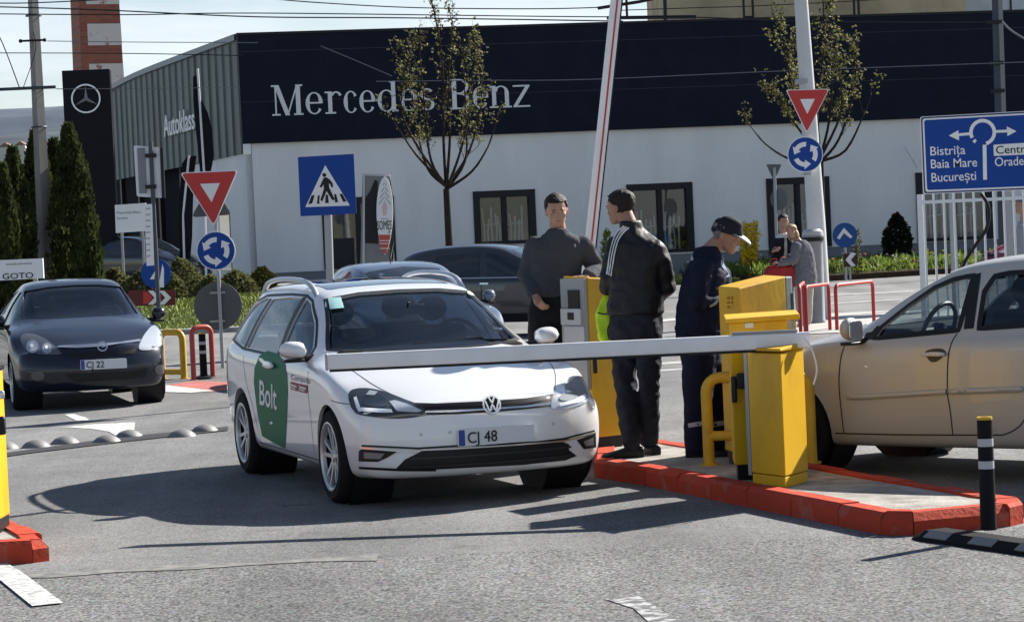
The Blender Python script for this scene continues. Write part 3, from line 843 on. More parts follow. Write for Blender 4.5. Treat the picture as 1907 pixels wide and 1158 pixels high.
# fascia lettering in a light roman face, built stroke by stroke
def serif_text(px_spans, z0, cap, xh, mb, y=-.20):
    k = [0]
    def poly(p):
        k[0] += 1
        mb.plate(p, y-.0008*(k[0] % 40), y+.06)
    def bar(x0, x1, z0_, z1_): poly([(x0, z0_), (x1, z0_), (x1, z1_), (x0, z1_)])
    def ln(a, b, w):
        poly([(a[0]-w/2, a[1]), (a[0]+w/2, a[1]), (b[0]+w/2, b[1]), (b[0]-w/2, b[1])] if a[1] < b[1] else [(b[0]-w/2, b[1]), (b[0]+w/2, b[1]), (a[0]+w/2, a[1]), (a[0]-w/2, a[1])])
    def arc(cx, cz, rx, rz, a0, a1, tk, tn, n=22):
        # stroke thick at the sides, thin at top and bottom
        o = []; i = []
        for q in range(n+1):
            t = radians(lerp(a0, a1, q/n)); w = lerp(tn, tk, cos(t)**2)
            o.append((cx+rx*cos(t), cz+rz*sin(t))); i.append((cx+(rx-w)*cos(t), cz+(rz-w*.8)*sin(t)))
        for q in range(n): mb.plate([o[q], o[q+1], i[q+1], i[q]], y, y+.06)
    T, N, S = cap*.15, cap*.05, cap*.055
    for ch, x0, x1 in px_spans:
        w = x1-x0; h = xh
        if ch == 'M':
            ln((x0+w*.13, z0), (x0+w*.13, z0+cap), N); ln((x1-w*.15, z0), (x1-w*.15, z0+cap), T)
            ln((x0+w*.5, z0), (x0+w*.17, z0+cap), T); ln((x0+w*.5, z0), (x1-w*.17, z0+cap), N)
            bar(x0, x0+w*.27, z0, z0+S); bar(x1-w*.30, x1, z0, z0+S); bar(x0, x0+w*.22, z0+cap-S, z0+cap); bar(x1-w*.22, x1, z0+cap-S, z0+cap)
        elif ch == 'e':
            arc((x0+x1)/2, z0+h/2, w/2, h/2, 0, 325, T*.9, N); bar(x0+w*.10, x1-w*.04, z0+h*.48, z0+h*.48+N*1.1)
        elif ch == 'c':
            arc((x0+x1)/2+w*.03, z0+h/2, w/2, h/2, 35, 320, T*.9, N)
        elif ch == 'r':
            bar(x0+w*.18, x0+w*.18+T*.9, z0, z0+h); bar(x0, x0+w*.62, z0, z0+S); bar(x0, x0+w*.2, z0+h-S, z0+h); arc(x0+w*.66, z0+h*.70, w*.36, h*.30, 25, 150, T*.7, N*1.3)
        elif ch == 'd':
            arc(x0+w*.44, z0+h/2, w*.44, h/2, 0, 360, T*.9, N, 28); bar(x1-w*.12-T*.9, x1-w*.12, z0, z0+cap*1.02); bar(x1-w*.4, x1-w*.1, z0+cap*1.02-S, z0+cap*1.02); bar(x1-w*.14, x1, z0, z0+S)
        elif ch == 's':
            arc((x0+x1)/2, z0+h*.74, w*.44, h*.26, 30, 270, T*.75, N*1.5); arc((x0+x1)/2, z0+h*.27, w*.48, h*.27, -150, 90, T*.75, N*1.5)
        elif ch == 'B':
            bar(x0+w*.16, x0+w*.16+T, z0, z0+cap); bar(x0, x0+w*.5, z0, z0+S); bar(x0, x0+w*.5, z0+cap-S, z0+cap); bar(x0+w*.2, x0+w*.5, z0+cap*.50, z0+cap*.50+N)
            arc(x0+w*.48, z0+cap*.755, w*.42, cap*.245, -90, 90, T*.95, N); arc(x0+w*.48, z0+cap*.265, w*.52, cap*.265, -90, 90, T*.95, N)
        elif ch == 'n':
            bar(x0+w*.12, x0+w*.12+T*.9, z0, z0+h); bar(x1-w*.12-T*.9, x1-w*.12, z0, z0+h*.68); bar(x0, x0+w*.40, z0, z0+S); bar(x1-w*.40, x1, z0, z0+S); bar(x0, x0+w*.14, z0+h-S, z0+h)
            arc(x0+w*.53, z0+h*.66, w*.35, h*.34, 0, 160, T*.9, N)
        elif ch == 'z':
            bar(x0, x1, z0+h-S, z0+h); bar(x0, x1, z0, z0+S); poly([(x0, z0+S*.8), (x0+w*.24, z0+S*.8), (x1, z0+h-S*.8), (x1-w*.24, z0+h-S*.8)])
lt = MB()
px = [('M', 505, 563), ('e', 568, 600), ('r', 604, 636), ('c', 638, 665), ('e', 668, 698), ('d', 702, 740), ('e', 744, 776), ('s', 780, 808), ('B', 834, 876), ('e', 879, 908), ('n', 910, 951), ('z', 954, 985)]
Ym = {}
spans = [(c, fac(a, 190)[0], fac(b, 190)[0]) for c, a, b in px]
serif_text(spans[:8], 5.93, .98, .72, lt)
lt.build('fascia_lettering', sign_letter, SB, False)
lt = MB(); serif_text(spans[8:], 5.93, .98, .72, lt)
lt.build('fascia_lettering', sign_letter, SB, False)
# name on the zinc flank, reading away from the corner
tl = MB(); v, f = text_mesh('Autoklass', .80/.72, .62, .01, .02)
xm = max(p.x for p in v)
s_near, s_far = .25, .455
for p in v:
    k = p.x/xm; q = e0+dv*(Lw*lerp(s_far, s_near, k))+nv*(.12-p.z)
    tl.v.append((q.x, q.y, 5.95+p.y))
tl.f = f
tl.build('flank_lettering', sign_letter, SB, False)

# ------------------------------------------------------------------ behind: chimney, warehouse, pylon sign, poles
def brick_mat():
    m = bpy.data.materials.new('banded_brick'); m.use_nodes = True; t = m.node_tree; p = t.nodes['Principled BSDF']; lk = t.links.new
    p.inputs['Roughness'].default_value = .9
    tcn = t.nodes.new('ShaderNodeTexCoord'); b = t.nodes.new('ShaderNodeTexBrick'); b.inputs['Scale'].default_value = 1.0
    b.inputs['Color1'].default_value = (.30, .10, .06, 1); b.inputs['Color2'].default_value = (.24, .07, .05, 1); b.inputs['Mortar'].default_value = (.22, .12, .09, 1)
    b.inputs['Brick Width'].default_value = .5; b.inputs['Row Height'].default_value = .2
    mpn = t.nodes.new('ShaderNodeMapping'); mpn.inputs['Rotation'].default_value = (pi/2, 0, 0)
    lk(tcn.outputs['Object'], mpn.inputs['Vector']); lk(mpn.outputs['Vector'], b.inputs['Vector']); lk(b.outputs['Color'], p.inputs['Base Color'])
    return m
bm_ = brick_mat(); worn_white = mat('flaking_white_paint', (.62, .58, .54), .9, col2=(.30, .12, .08), vs=1.6, thr=(.33, .42))
CY = 150.0; cb = at(185, 180, CY); ct = at(185, -60, CY)
CHt = thing('brick_chimney', 'tall square brick chimney with flaking white bands behind the showroom', 'chimney', (cb.x, CY, 0), radians(21))
hw = 1.24
MB().loft([[(s*k*hw, u*k*hw, z) for s, u in ((-1, -1), (1, -1), (1, 1), (-1, 1))] for z, k in ((0, 1.12), (ct.z+2, .96))]).build('shaft', bm_, CHt, False)
for i, (y0, y1) in enumerate(((-14, 12), (48, 88), (122, 160))):
    z0 = at(185, y1, CY).z; z1 = at(185, y0, CY).z; k0 = lerp(1.12, .96, z0/(ct.z+2))+.008; k1 = lerp(1.12, .96, z1/(ct.z+2))+.008
    MB().loft([[(s*k*hw, u*k*hw, z) for s, u in ((-.62, -1), (1, -1), (1, .9), (-.62, .9))] for z, k in ((z0, k0), (z1, k1))]).build('painted_band', worn_white, CHt, False)
beige = mat('beige_plaster', (.46, .38, .25), .9, var=.25, vs=.35)
WY = 130.0; wa = at(1240, 40, WY); wb = at(1798, 20, WY)
WH = thing('warehouse_building', 'tall beige industrial building rising behind the dark fascia', 'building', (wa.x, WY, 0), 0)
ww = wb.x-wa.x
MB().box((ww/2, 8, 10), (ww, 16, 20)).build('wall', beige, WH, False)
for i in range(4):
    MB().box((ww*(.12+.25*i), -.06, 15.9), (ww*.14, .1, 2.2)).build('window', mat('dull_window', (.13, .13, .13), .3), WH, False)
fr_ = MB()
for x in (.255, .285, .62, .635): fr_.tube([(ww*x, -1, 8.4), (ww*x, -1, 19)], .07, 6)
fr_.tube([(ww*.255, -1, 12.5), (ww*.285, -1, 12.5)], .06, 6); fr_.tube([(ww*.0, -1, 11.9), (ww*.64, -1, 12.1)], .05, 6)
fr_.build('scaffold_frame', frame_m, WH)
pwb = thing('tank_building', 'pale grey panelled block at the top right behind the showroom', 'building', (wb.x+.5, WY+4, 0), 0)
MB().box((7, 6, 10), (14, 10, 20)).build('wall', mat('pale_panel', (.5, .55, .6), .6, var=.15, vs=.5), pwb, False)
fr2 = MB()
for k in range(6): fr2.box((.1+k*2.8, .95, 10), (.09, .06, 20))
fr2.build('panel_joint', frame_m, pwb, False)

PY = 76.0
pa = at(122, 480, PY); pb2 = at(212, 480, PY); ptop = at(165, 130, PY)
wdt = at(206, 300, PY).x-at(125, 300, PY).x
px_c = at(166, 300, PY).x
PS = thing('pylon_sign', 'tall black pylon with a round three pointed star emblem beside the thuja row', 'sign', (px_c, PY, 0), radians(4))
MB().box((.03, .25, ptop.z/2), (wdt*1.09, .5, ptop.z)).build('slab', mat('pylon_black', (.008, .009, .012), .45, spec=.12), PS, False, bevel=.02)
st = MB(); sc_ = at(164, 184, PY); r0 = 27*PY/FPX
cz = sc_.z
ringpoly(st, r0*.90, r0, -.07, -.005, 48, 0, cz)
for k in range(3):
    a = pi/2+k*2*pi/3
    tip = (r0*.93*cos(a), cz+r0*.93*sin(a)); l = (r0*.13*cos(a+pi/3), cz+r0*.13*sin(a+pi/3)); q = (r0*.13*cos(a-pi/3), cz+r0*.13*sin(a-pi/3))
    st.v += [(tip[0], -.03, tip[1]), (l[0], -.02, l[1]), (0, -.10, cz), (q[0], -.02, q[1]), (0, -.004, cz)]
    n0 = len(st.v)-5
    st.f += [(n0, n0+1, n0+2), (n0, n0+2, n0+3), (n0+1, n0, n0+4), (n0, n0+3, n0+4)]
st.build('star_emblem', mat('emblem_silver', (.62, .64, .68), .25, .6), PS, False)
concrete_pole = mat('pole_concrete', (.24, .23, .22), .85, var=.3, vs=2, stretch=(1, 1, .3))
steel_pole = mat('pole_dark_steel', (.07, .08, .10), .55, .4)
UY = 62.0
b0 = at(76, 300, UY); t0 = at(60, -30, UY); wp_ = 20*UY/FPX
UP_ = thing('utility_pole', 'tapering concrete utility pole with a cross arm left of the brick chimney', 'pole', (b0.x, UY, 0), 0)
MB().tube([(0, 0, 0), (t0.x-b0.x, 0, t0.z)], [.21, .125], 4).build('shaft', concrete_pole, UP_, False)
arm = MB(); za = at(64, 77, UY).z; zb_ = at(66, 165, UY).z; xa = (t0.x-b0.x)
arm.tube([(-.34, -.18, za), (.30, -.18, za)], .03, 6)
for x in (-.32, .28): arm.ell((x, -.18, za), (.05, .05, .05), 8, 6)
arm.build('cross_arm', frame_m, UP_)
MB().tube([(-1.5, -.2, zb_), (.5, -.2, zb_)], .045, 6).build('bracket_arm', steel_pole, UP_)
cl = MB()
for z in (at(60, 30, UY).z, zb_, at(70, 237, UY).z): cl.tube([(.19*cos(2*pi*k/12), .19*sin(2*pi*k/12), z) for k in range(12)], .02, 6, close=True)
cl.build('clamp_band', steel_pole, UP_)
RY_ = 70.0
b0 = at(1868, 400, RY_); t0 = at(1856, -30, RY_)
RP = thing('steel_pole', 'dark steel mast in front of the showroom above the blue direction board', 'pole', (b0.x, RY_, 0), 0)
MB().tube([(0, 0, 0), (t0.x-b0.x, 0, t0.z)], [.17, .15], 4).build('shaft', steel_pole, RP, False)
cc = MB()
for y in (42, 118, 170): cc.box((-.05, -.18, at(1860, y, RY_).z), (.38, .1, .10))
cc.build('clamp_band', frame_m, RP, False)

wire_m = mat('wire_black', (.02, .02, .025), .6)
pale_wire = mat('wire_pale', (.16, .17, .19), .5)
def wire(pts, Y, r, label, m=wire_m):
    P = [at(x, y, Y) for x, y in pts]
    base = P[0]
    o = MB().tube([p-base for p in catmull([tuple(p) for p in P], 6, False) and [Vector(q) for q in catmull([tuple(p) for p in P], 6, False)]], r, 5).build('overhead_wire', m)
    o.location = base
    tag(o, label, 'wire', 'overhead wires')
wire([(-60, 12), (97, 16), (231, 21), (480, 32), (760, 34), (1160, 40)], 58, .016, 'overhead wire sagging past the chimney, lower of the pair meeting above the dark fascia')
wire([(-60, 26), (231, 28), (480, 25), (1000, 31), (1150, 32)], 59, .014, 'overhead wire running nearly level from the chimney to the raised barrier arm')
wire([(-60, 5), (60, 6), (300, -6), (420, -14)], 57, .014, 'highest overhead wire crossing the top left corner of the sky')
wire([(490, -3), (600, 6), (777, 15), (1000, 17), (1130, 14)], 60, .014, 'overhead wire entering at the top edge and levelling out by the bare tree top')
wire([(88, 77), (260, 79), (480, 80)], 61, .010, 'thin overhead wire leaving the cross arm of the concrete pole', pale_wire)
wire([(-60, 99), (231, 100), (450, 104)], 63, .012, 'overhead wire crossing the brick chimney between its two white bands')
wire([(-20, 60), (0, 71), (36, 163)], 61.5, .014, 'steep stay wire ending on the bracket arm of the concrete pole')
wire([(62, 60), (66, 95), (44, 162)], 61.6, .010, 'short stay wire from the concrete pole down to its bracket arm')
wire([(104, 166), (280, 165), (445, 163)], 64, .010, 'thin overhead wire from the bracket arm across the black pylon', pale_wire)
wire([(597, 86), (660, 112), (730, 142)], 70, .012, 'slanting pale wire in front of the dark fascia left of the tree', pale_wire)
wire([(700, 152), (900, 150), (1100, 148), (1470, 132), (1850, 118), (1960, 114)], 69, .012, 'long pale wire across the dark fascia to the steel mast', pale_wire)
wire([(1155, 35), (1300, 33), (1500, 40), (1860, 42)], 60.5, .016, 'overhead wire along the top edge of the dark fascia to the steel mast')
wire([(1150, 20), (1300, 15), (1400, 12), (1600, 2), (1700, -5)], 60.8, .012, 'overhead wire crossing in front of the beige building')
wire([(1866, 40), (1890, 62), (1960, 100)], 66, .03, 'thick slanting cable from the steel mast to the right edge', pale_wire)
br = MB(); 
def b3(P, Y, r):
    br.tube([at(x, y, Y)-BR0 for x, y in P], r, 6)
BR0 = at(1155, 20, 62)
b3([(1113, 16), (1190, 4), (1245, -8)], 62, .045); b3([(1130, 34), (1200, 33), (1296, 32)], 62, .05); b3([(1166, -10), (1168, 36)], 62, .035); b3([(1238, -8), (1239, 38)], 62, .05)
o = br.build('tram_bracket', frame_m); o.location = BR0
tag(o, 'dark trolley wire bracket with thick insulators beside the raised barrier arm', 'bracket')
# ------------------------------------------------------------------ the white estate car under the barrier
white_paint = mat('white_car_paint', (.74, .75, .77), .28, coat=1)
green_wrap = mat('green_wrap', (.010, .145, .065), .5, spec=.15)
grey_ink = mat('grey_ink', (.12, .12, .14), .5)
red_ink = mat('red_ink', (.30, .05, .07), .5)
WAGON = dict(yf=-.86, yr=3.68, wb=2.62, step=.10, zc=.45, plan=.25, plan_r=.16,
    top=[(-.86, .665), (-.76, .70), (-.55, .765), (-.2, .855), (.15, .935), (.38, .99), (.47, 1.03), (.8, 1.20), (1.15, 1.365), (1.35, 1.42), (1.8, 1.46), (2.3, 1.47), (2.9, 1.455), (3.25, 1.42), (3.42, 1.32), (3.56, 1.08), (3.68, .87)],
    bot=[(-.86, .20), (-.4, .18), (0, .19), (2.6, .2), (3.2, .25), (3.68, .34)],
    hw=[(-.86, .825), (-.5, .875), (-.1, .895), (.6, .890), (1.5, .892), (2.6, .895), (3.2, .875), (3.68, .80)],
    belt=[(-.86, .60), (-.6, .70), (-.3, .785), (0, .845), (.4, .905), (1.5, .935), (2.6, .965), (3.4, .985), (3.68, .80)],
    roofw=[(.2, .74), (.5, .70), (1.15, .59), (1.8, .60), (2.8, .605), (3.4, .57)],
    nose=[(.18, .05), (.30, .005), (.45, 0), (.60, .025), (.70, .07)], tail=[(.3, .03), (.5, 0), (.8, .03), (1.0, .06)])
Wd = make_car(WAGON, 'taxi_estate_car', 'white estate taxi with a green door panel stopped under the lowered white barrier arm', 'car', (-.4234, 16.866, 0), .33, white_paint)
Z1 = lambda P: [(x/2.413+380, y/2.413+480) for x, y in P]
Z2 = lambda P: [(x/2.4125+580, y/2.4125+480) for x, y in P]
def side_loc(c, P): return [(h.y, h.z) for h in (hit(c, x, y, 'px')[0] for x, y in P)]
def front_loc(c, P): return [(h.x, h.z) for h in (hit(c, x, y, 'px')[0] for x, y in P)]

# openings (side ones cut both flanks)
dlo_rear = [(2.62, .985), (3.20, 1.04), (3.14, 1.16), (2.98, 1.30), (2.72, 1.345), (2.58, 1.34)]
dlo_mid = [(1.56, .955), (2.55, .98), (2.50, 1.335), (2.0, 1.355), (1.66, 1.355)]
dlo_front = [(.74, .945), (1.48, .955), (1.58, 1.35), (1.40, 1.315), (1.10, 1.18), (.80, 1.01)]
for d in (dlo_rear, dlo_mid, dlo_front): window_hole(Wd, rpoly(d, .03), 'side')
ws = [(-.70, 1.005), (-.4, .985), (0, .98), (.4, .985), (.70, 1.005), (.615, 1.18), (.545, 1.345), (.3, 1.375), (0, 1.382), (-.3, 1.375), (-.545, 1.345), (-.615, 1.18)]
window_hole(Wd, ws, 'front')
window_hole(Wd, [(-.56, 1.03), (.56, 1.03), (.48, 1.29), (-.48, 1.29)], 'rear')
finish_body(Wd, .353)
for d in (dlo_rear, dlo_mid, dlo_front):
    patch(Wd, 'side_window', rpoly(d, .03), car_glass, mode='right', off=-.012, scale=1.05)
    patch(Wd, 'side_window', rpoly(d, .03), car_glass, mode='left', off=-.012, scale=1.05)
ws_o = patch(Wd, 'windscreen', ws, car_glass, mode='front', off=-.012, scale=1.02)
patch(Wd, 'rear_window', [(-.56, 1.03), (.56, 1.03), (.48, 1.29), (-.48, 1.29)], car_glass, mode='rear', off=-.012, scale=1.05)
# black surround of the glass
strip(Wd, 'windscreen_seal', ws, .035, black_plastic, mode='front', off=.003, closed=True)
for md in ('left', 'right'):
    strip(Wd, 'window_trim', [(.72, .932), (1.5, .942), (2.6, .967), (3.22, 1.03)], .022, black_plastic, mode=md)
    strip(Wd, 'window_trim', [(.72, .945), (.79, 1.025), (1.10, 1.20), (1.40, 1.333), (1.6, 1.37), (2.0, 1.376), (2.6, 1.365), (2.74, 1.36), (3.0, 1.318), (3.16, 1.17), (3.22, 1.045)], .022, black_plastic, mode=md)
    strip(Wd, 'door_pillar', [(1.515, .95), (1.62, 1.36)], .085, black_plastic, mode=md, off=.002)
    strip(Wd, 'door_pillar', [(2.585, .975), (2.54, 1.34)], .06, black_plastic, mode=md, off=.002)
    for pts in ([(.52, .90), (.50, .70), (.47, .50), (.50, .28)], [(1.50, .93), (1.52, .70), (1.50, .27)], [(2.50, .955), (2.40, .72), (2.20, .50), (2.12, .27)]):
        strip(Wd, 'door_gap', pts, .007, seam_m, mode=md, off=.0015, sm=4)
    strip(Wd, 'sill_gap', [(.42, .262), (2.2, .272)], .008, seam_m, mode=md, off=.0015)
seats(Wd, (1.45, 2.4)); dash(Wd, .55, 1.0, .68, .36, .98)
MB().tube([(0, .98, 1.30), (0, 1.0, 1.27)], .01, 6).box((0, 1.0, 1.245), (.24, .03, .07)).build('rear_view_mirror', black_plastic, Wd.root, bevel=.01)
# panoramic roof and rails
patch(Wd, 'glass_roof', rpoly([(-.47, 1.42), (.47, 1.42), (.46, 2.75), (-.46, 2.75)], .06), dark_glass, mode='top', off=.003)
rail = mat('roof_rail_metal', (.55, .56, .58), .3, .7)
for s in (-1, 1):
    P = []
    for yy, up in ((1.42, -.02), (1.52, .03), (1.68, .058), (2.0, .066), (2.5, .066), (2.85, .055), (3.0, .03), (3.1, -.02)):
        h_ = hit(Wd, s*.555, yy, 'top')[0]; P.append((s*.56, yy, h_.z+up))
    MB().tube(catmull(P, 5, False), (.022, .018), 10).build('roof_rail', rail, Wd.root)
# mirrors
def mirror(c, s, y, z, x0, x1, paint, hz=.075, glass_m=dark_glass):
    mb = MB(); cx = (x0+x1)/2*s
    rings = []
    for t in range(9):
        k = t/8; xx = lerp(x0, x1, k); e = sqrt(max(.02, 1-(2*k-1)**4))
        if k > .5: e *= 1-.35*((k-.5)*2)**2
        rings.append([(s*xx, y+.02*k-.02+e*.075*cos(a)*(1 if cos(a) < 0 else .35), z+e*hz*sin(a)*(1 if sin(a) > 0 else .82)+.012*k) for a in [2*pi*j/14 for j in range(14)]])
    mb.loft(rings)
    o = mb.build('door_mirror', paint, c.root)
    MB().plate([(x, zz) for x, zz in rrect(min(s*x0, s*x1)+.015, max(s*x0, s*x1)-.02, z-hz*.75, z+hz*.78, .03)], y+.026, y+.034).build('mirror_glass', chrome, o)
    MB().tube([(s*(x0-.10), y+.03, z-hz*.8), (s*(x0+.06), y, z-hz*.75)], .028, 8).box((s*(x0+x1)/2, y-.01, z-hz*.98), (abs(x1-x0)*.75, .09, .022)).build('mirror_foot', black_plastic, o, bevel=.006)
for s in (-1, 1): mirror(Wd, s, .70, 1.005, .845, 1.035, white_paint, .066)
# front face
patch(Wd, 'grille', Z2([(440, 652), (560, 655), (780, 645), (960, 632), (1095, 612), (1088, 640), (1078, 668), (960, 680), (800, 694), (650, 702), (515, 706), (495, 690)]), black_plastic, off=.004)
strip(Wd, 'grille_chrome', Z2([(512, 694), (650, 690), (780, 683), (960, 670), (1080, 655)]), .014, chrome, off=.012)
strip(Wd, 'grille_chrome', Z2([(520, 668), (780, 662), (1085, 634)]), .005, dark_alloy, off=.008)
hl = patch(Wd, 'headlight', Z2([(168, 612), (190, 592), (250, 587), (330, 603), (420, 637), (490, 665), (515, 695), (512, 707), (430, 720), (340, 721), (220, 706), (190, 686), (172, 652)]), lamp_black, off=.005, smooth=4)
patch(Wd, 'daytime_light', Z2([(190, 632), (203, 626), (222, 676), (300, 682), (360, 683), (366, 697), (300, 698), (215, 692), (203, 672)]), lamp_white, hl, off=.009, res=4)
patch(Wd, 'lamp_lens', Z2([(350, 648), (375, 643), (455, 668), (498, 688), (480, 695), (385, 692)]), lamp_glass, hl, off=.009, res=5)
patch(Wd, 'lamp_lens', Z2([(238, 640), (285, 606), (335, 640), (330, 672), (245, 668)]), dark_glass, hl, off=.009, res=5, smooth=3)
patch(Wd, 'lamp_reflector', Z2([(245, 620), (262, 600), (300, 606), (285, 622)]), lamp_glass, hl, off=.011, res=4)
h2 = patch(Wd, 'headlight', Z2([(1075, 655), (1092, 612), (1140, 572), (1188, 537), (1206, 538), (1235, 598), (1243, 630), (1225, 654), (1150, 675), (1085, 678)]), lamp_glass, off=.005, smooth=4)
patch(Wd, 'daytime_light', Z2([(1110, 655), (1190, 636), (1228, 615), (1234, 628), (1200, 650), (1115, 668)]), lamp_white, h2, off=.009, res=4)
patch(Wd, 'lamp_lens', Z2([(1110, 632), (1160, 590), (1190, 600), (1190, 632), (1140, 645)]), mat('lens_pale', (.30, .32, .35), .15, coat=1), h2, off=.009, res=5, smooth=3)
# lower bumper
patch(Wd, 'lower_grille', Z2([(380, 946), (420, 905), (490, 870), (640, 858), (900, 842), (1130, 826), (1158, 838), (1155, 862), (1190, 888), (1140, 908), (950, 928), (760, 938), (540, 950)]), black_plastic, off=.004)
for k, yy in enumerate((.28, .335, .385)):
    strip(Wd, 'grille_slat', [(-.55+.05*k*0, yy), (0, yy), (.55, yy)], .012, dark_alloy, mode='front', off=.008)
strip(Wd, 'bumper_chrome', Z2([(228, 853), (300, 858), (400, 866), (490, 866)]), .012, chrome, off=.010)
strip(Wd, 'bumper_chrome', Z2([(490, 862), (640, 856), (900, 840), (1130, 822), (1200, 805), (1270, 785)]), .009, chrome, off=.012)
strip(Wd, 'bumper_gap', Z2([(228, 843), (330, 848), (480, 855), (640, 845), (1000, 828), (1130, 812), (1270, 776)]), .012, black_plastic, off=.006)
strip(Wd, 'bumper_gap', Z2([(216, 941), (300, 946), (400, 951), (560, 951)]), .018, black_plastic, off=.006)
f1 = patch(Wd, 'fog_light', Z2([(216, 866), (228, 858), (385, 870), (340, 897), (300, 915), (215, 913)]), black_plastic, off=.006)
patch(Wd, 'fog_lens', Z2([(240, 872), (330, 878), (312, 902), (240, 900)]), mat('fog_smoke', (.16, .165, .175), .2, coat=.6), f1, off=.010, res=4)
f2 = patch(Wd, 'fog_light', Z2([(1190, 818), (1274, 787), (1276, 850), (1222, 858)]), black_plastic, off=.006)
patch(Wd, 'fog_lens', Z2([(1218, 824), (1262, 806), (1264, 838), (1228, 846)]), mat('fog_smoke', (.16, .165, .175), .2), f2, off=.010, res=4)
number_plate(Wd, Z2([(643, 765), (1000, 745), (1000, 815), (643, 855)]), 'CJ 48', off=.015)
# badge: ring with the two letters
bc = hit(Wd, *Z2([(805, 658)])[0], 'px')[0]
def badge_frame(c, p, off): return Matrix.Translation(p+Vector((0, -off, 0))) @ Matrix.Rotation(radians(-14), 4, 'X')
B = MB(); Mb = badge_frame(Wd, bc, .022)
q = MB(); ringpoly(q, .052, .063, -.004, .012, 32)
def stroke(mb, a, b, w, y0, y1):
    d = Vector((b[0]-a[0], b[1]-a[1])).normalized(); n = Vector((-d.y, d.x))*w/2
    mb.plate([(a[0]+n.x, a[1]+n.y), (b[0]+n.x, b[1]+n.y), (b[0]-n.x, b[1]-n.y), (a[0]-n.x, a[1]-n.y)], y0, y1)
for a, b in (((-.020, .050), (0, .008)), ((.020, .050), (0, .008)), ((-.046, .026), (-.022, -.048)), ((-.022, -.048), (0, .000)), ((0, .0), (.022, -.048)), ((.022, -.048), (.046, .026))):
    stroke(q, a, b, .011, -.004-.0006*len(q.f)/12, .01)
B.add(q.v, q.f, Mb)
bd = B.build('badge', chrome, Wd.root)
q = MB().plate(disc(.055, 28), .004, .014); MB().add(q.v, q.f, Mb).build('badge_back', black_plastic, bd)
# bonnet edges
strip(Wd, 'bonnet_gap', [(-.52, .70), (-.60, .76), (-.66, .82), (-.70, .90), (-.72, .96)], .006, seam_m, mode='front', off=.0015, sm=4)
strip(Wd, 'bonnet_gap', [(.52, .70), (.60, .76), (.66, .82), (.70, .90), (.72, .96)], .006, seam_m, mode='front', off=.0015, sm=4)
for s in (-1, 1):
    MB().tube([(s*.1-.02, .47, 1.02), (s*.1+.5, .52, 1.035)] if s < 0 else [(.56, .47, 1.01), (.02, .56, 1.035)], .008, 6).build('wiper', black_plastic, Wd.root)
strip(Wd, 'bumper_gap', Z1([(572, 640), (600, 650), (632, 655), (652, 657)]), .006, seam_m, off=.002)
for x_, y_ in ((492, 793), (622, 783), (1085, 745)):
    patch(Wd, 'parking_sensor', Z2(disc(8, 12, x_, y_)), mat('sensor_grey', (.5, .5, .52), .4), off=.003, res=3)
# livery
patch(Wd, 'green_panel', Z1([(286, 418), (330, 430), (352, 446), (368, 482), (374, 520), (377, 600), (374, 700), (366, 857), (315, 830), (262, 800), (240, 690), (225, 560), (228, 495), (250, 440)]), green_wrap, off=.003)
lg = mat('wrap_letter_white', (.75, .78, .76), .4)
text_patch(Wd, 'panel_lettering', 'Bolt', lg, None, Z1([(250, 655)])[0], (44/2.413, 14.5/2.413), (-1/2.413, -112/2.413), off=.006, bold=.018, sx=.78)
patch(Wd, 'panel_dot', Z1(disc(7, 16, 305, 741)), lg, off=.006, res=2)
text_patch(Wd, 'door_lettering', 'Comanda', grey_ink, None, Z1([(392, 546)])[0], (17.5/2.413, 4.0/2.413), (0, -26/2.413), off=.005, sx=.9)
for P in ([(391, 556), (424, 564), (424, 600), (391, 590)], [(429, 565), (465, 573), (465, 609), (429, 601)]):
    o = patch(Wd, 'app_badge', Z1(P), red_ink, off=.004, res=4)
    (x0, y0), (x1, y1), (x2, y2), (x3, y3) = P
    strip(Wd, 'badge_lines', Z1([(x0+3, (y0+y3)/2-3), (x1-4, (y1+y2)/2-3)]), .012, lg, o, off=.0065)
    strip(Wd, 'badge_lines', Z1([(x0+3, (y0+y3)/2+8), (x1-10, (y1+y2)/2+7)]), .008, lg, o, off=.0065)
for P in ([(281, 486), (296, 470), (318, 474), (326, 492), (306, 497)],):
    patch(Wd, 'door_handle', Z1(P), white_paint, off=.022, thick=.015, smooth=3, res=4)
# stickers inside the windscreen
patch(Wd, 'windscreen_sticker', Z2([(75, 182), (132, 178), (147, 226), (84, 232)]), mat('sticker_mint', (.45, .72, .70), .5), ws_o, off=.004, res=5)
patch(Wd, 'windscreen_sticker', Z2(disc(1, 4, 0, 0)) and Z2([(733+33*cos(a*pi/10), 157+13*sin(a*pi/10)) for a in range(20)]), mat('sticker_white', (.65, .66, .68), .5), ws_o, off=.004, res=5)
wp = wheel_proto(.318, .215, .226)
add_wheels(Wd, wp, 1.565, 0, .318)
kill(wp)

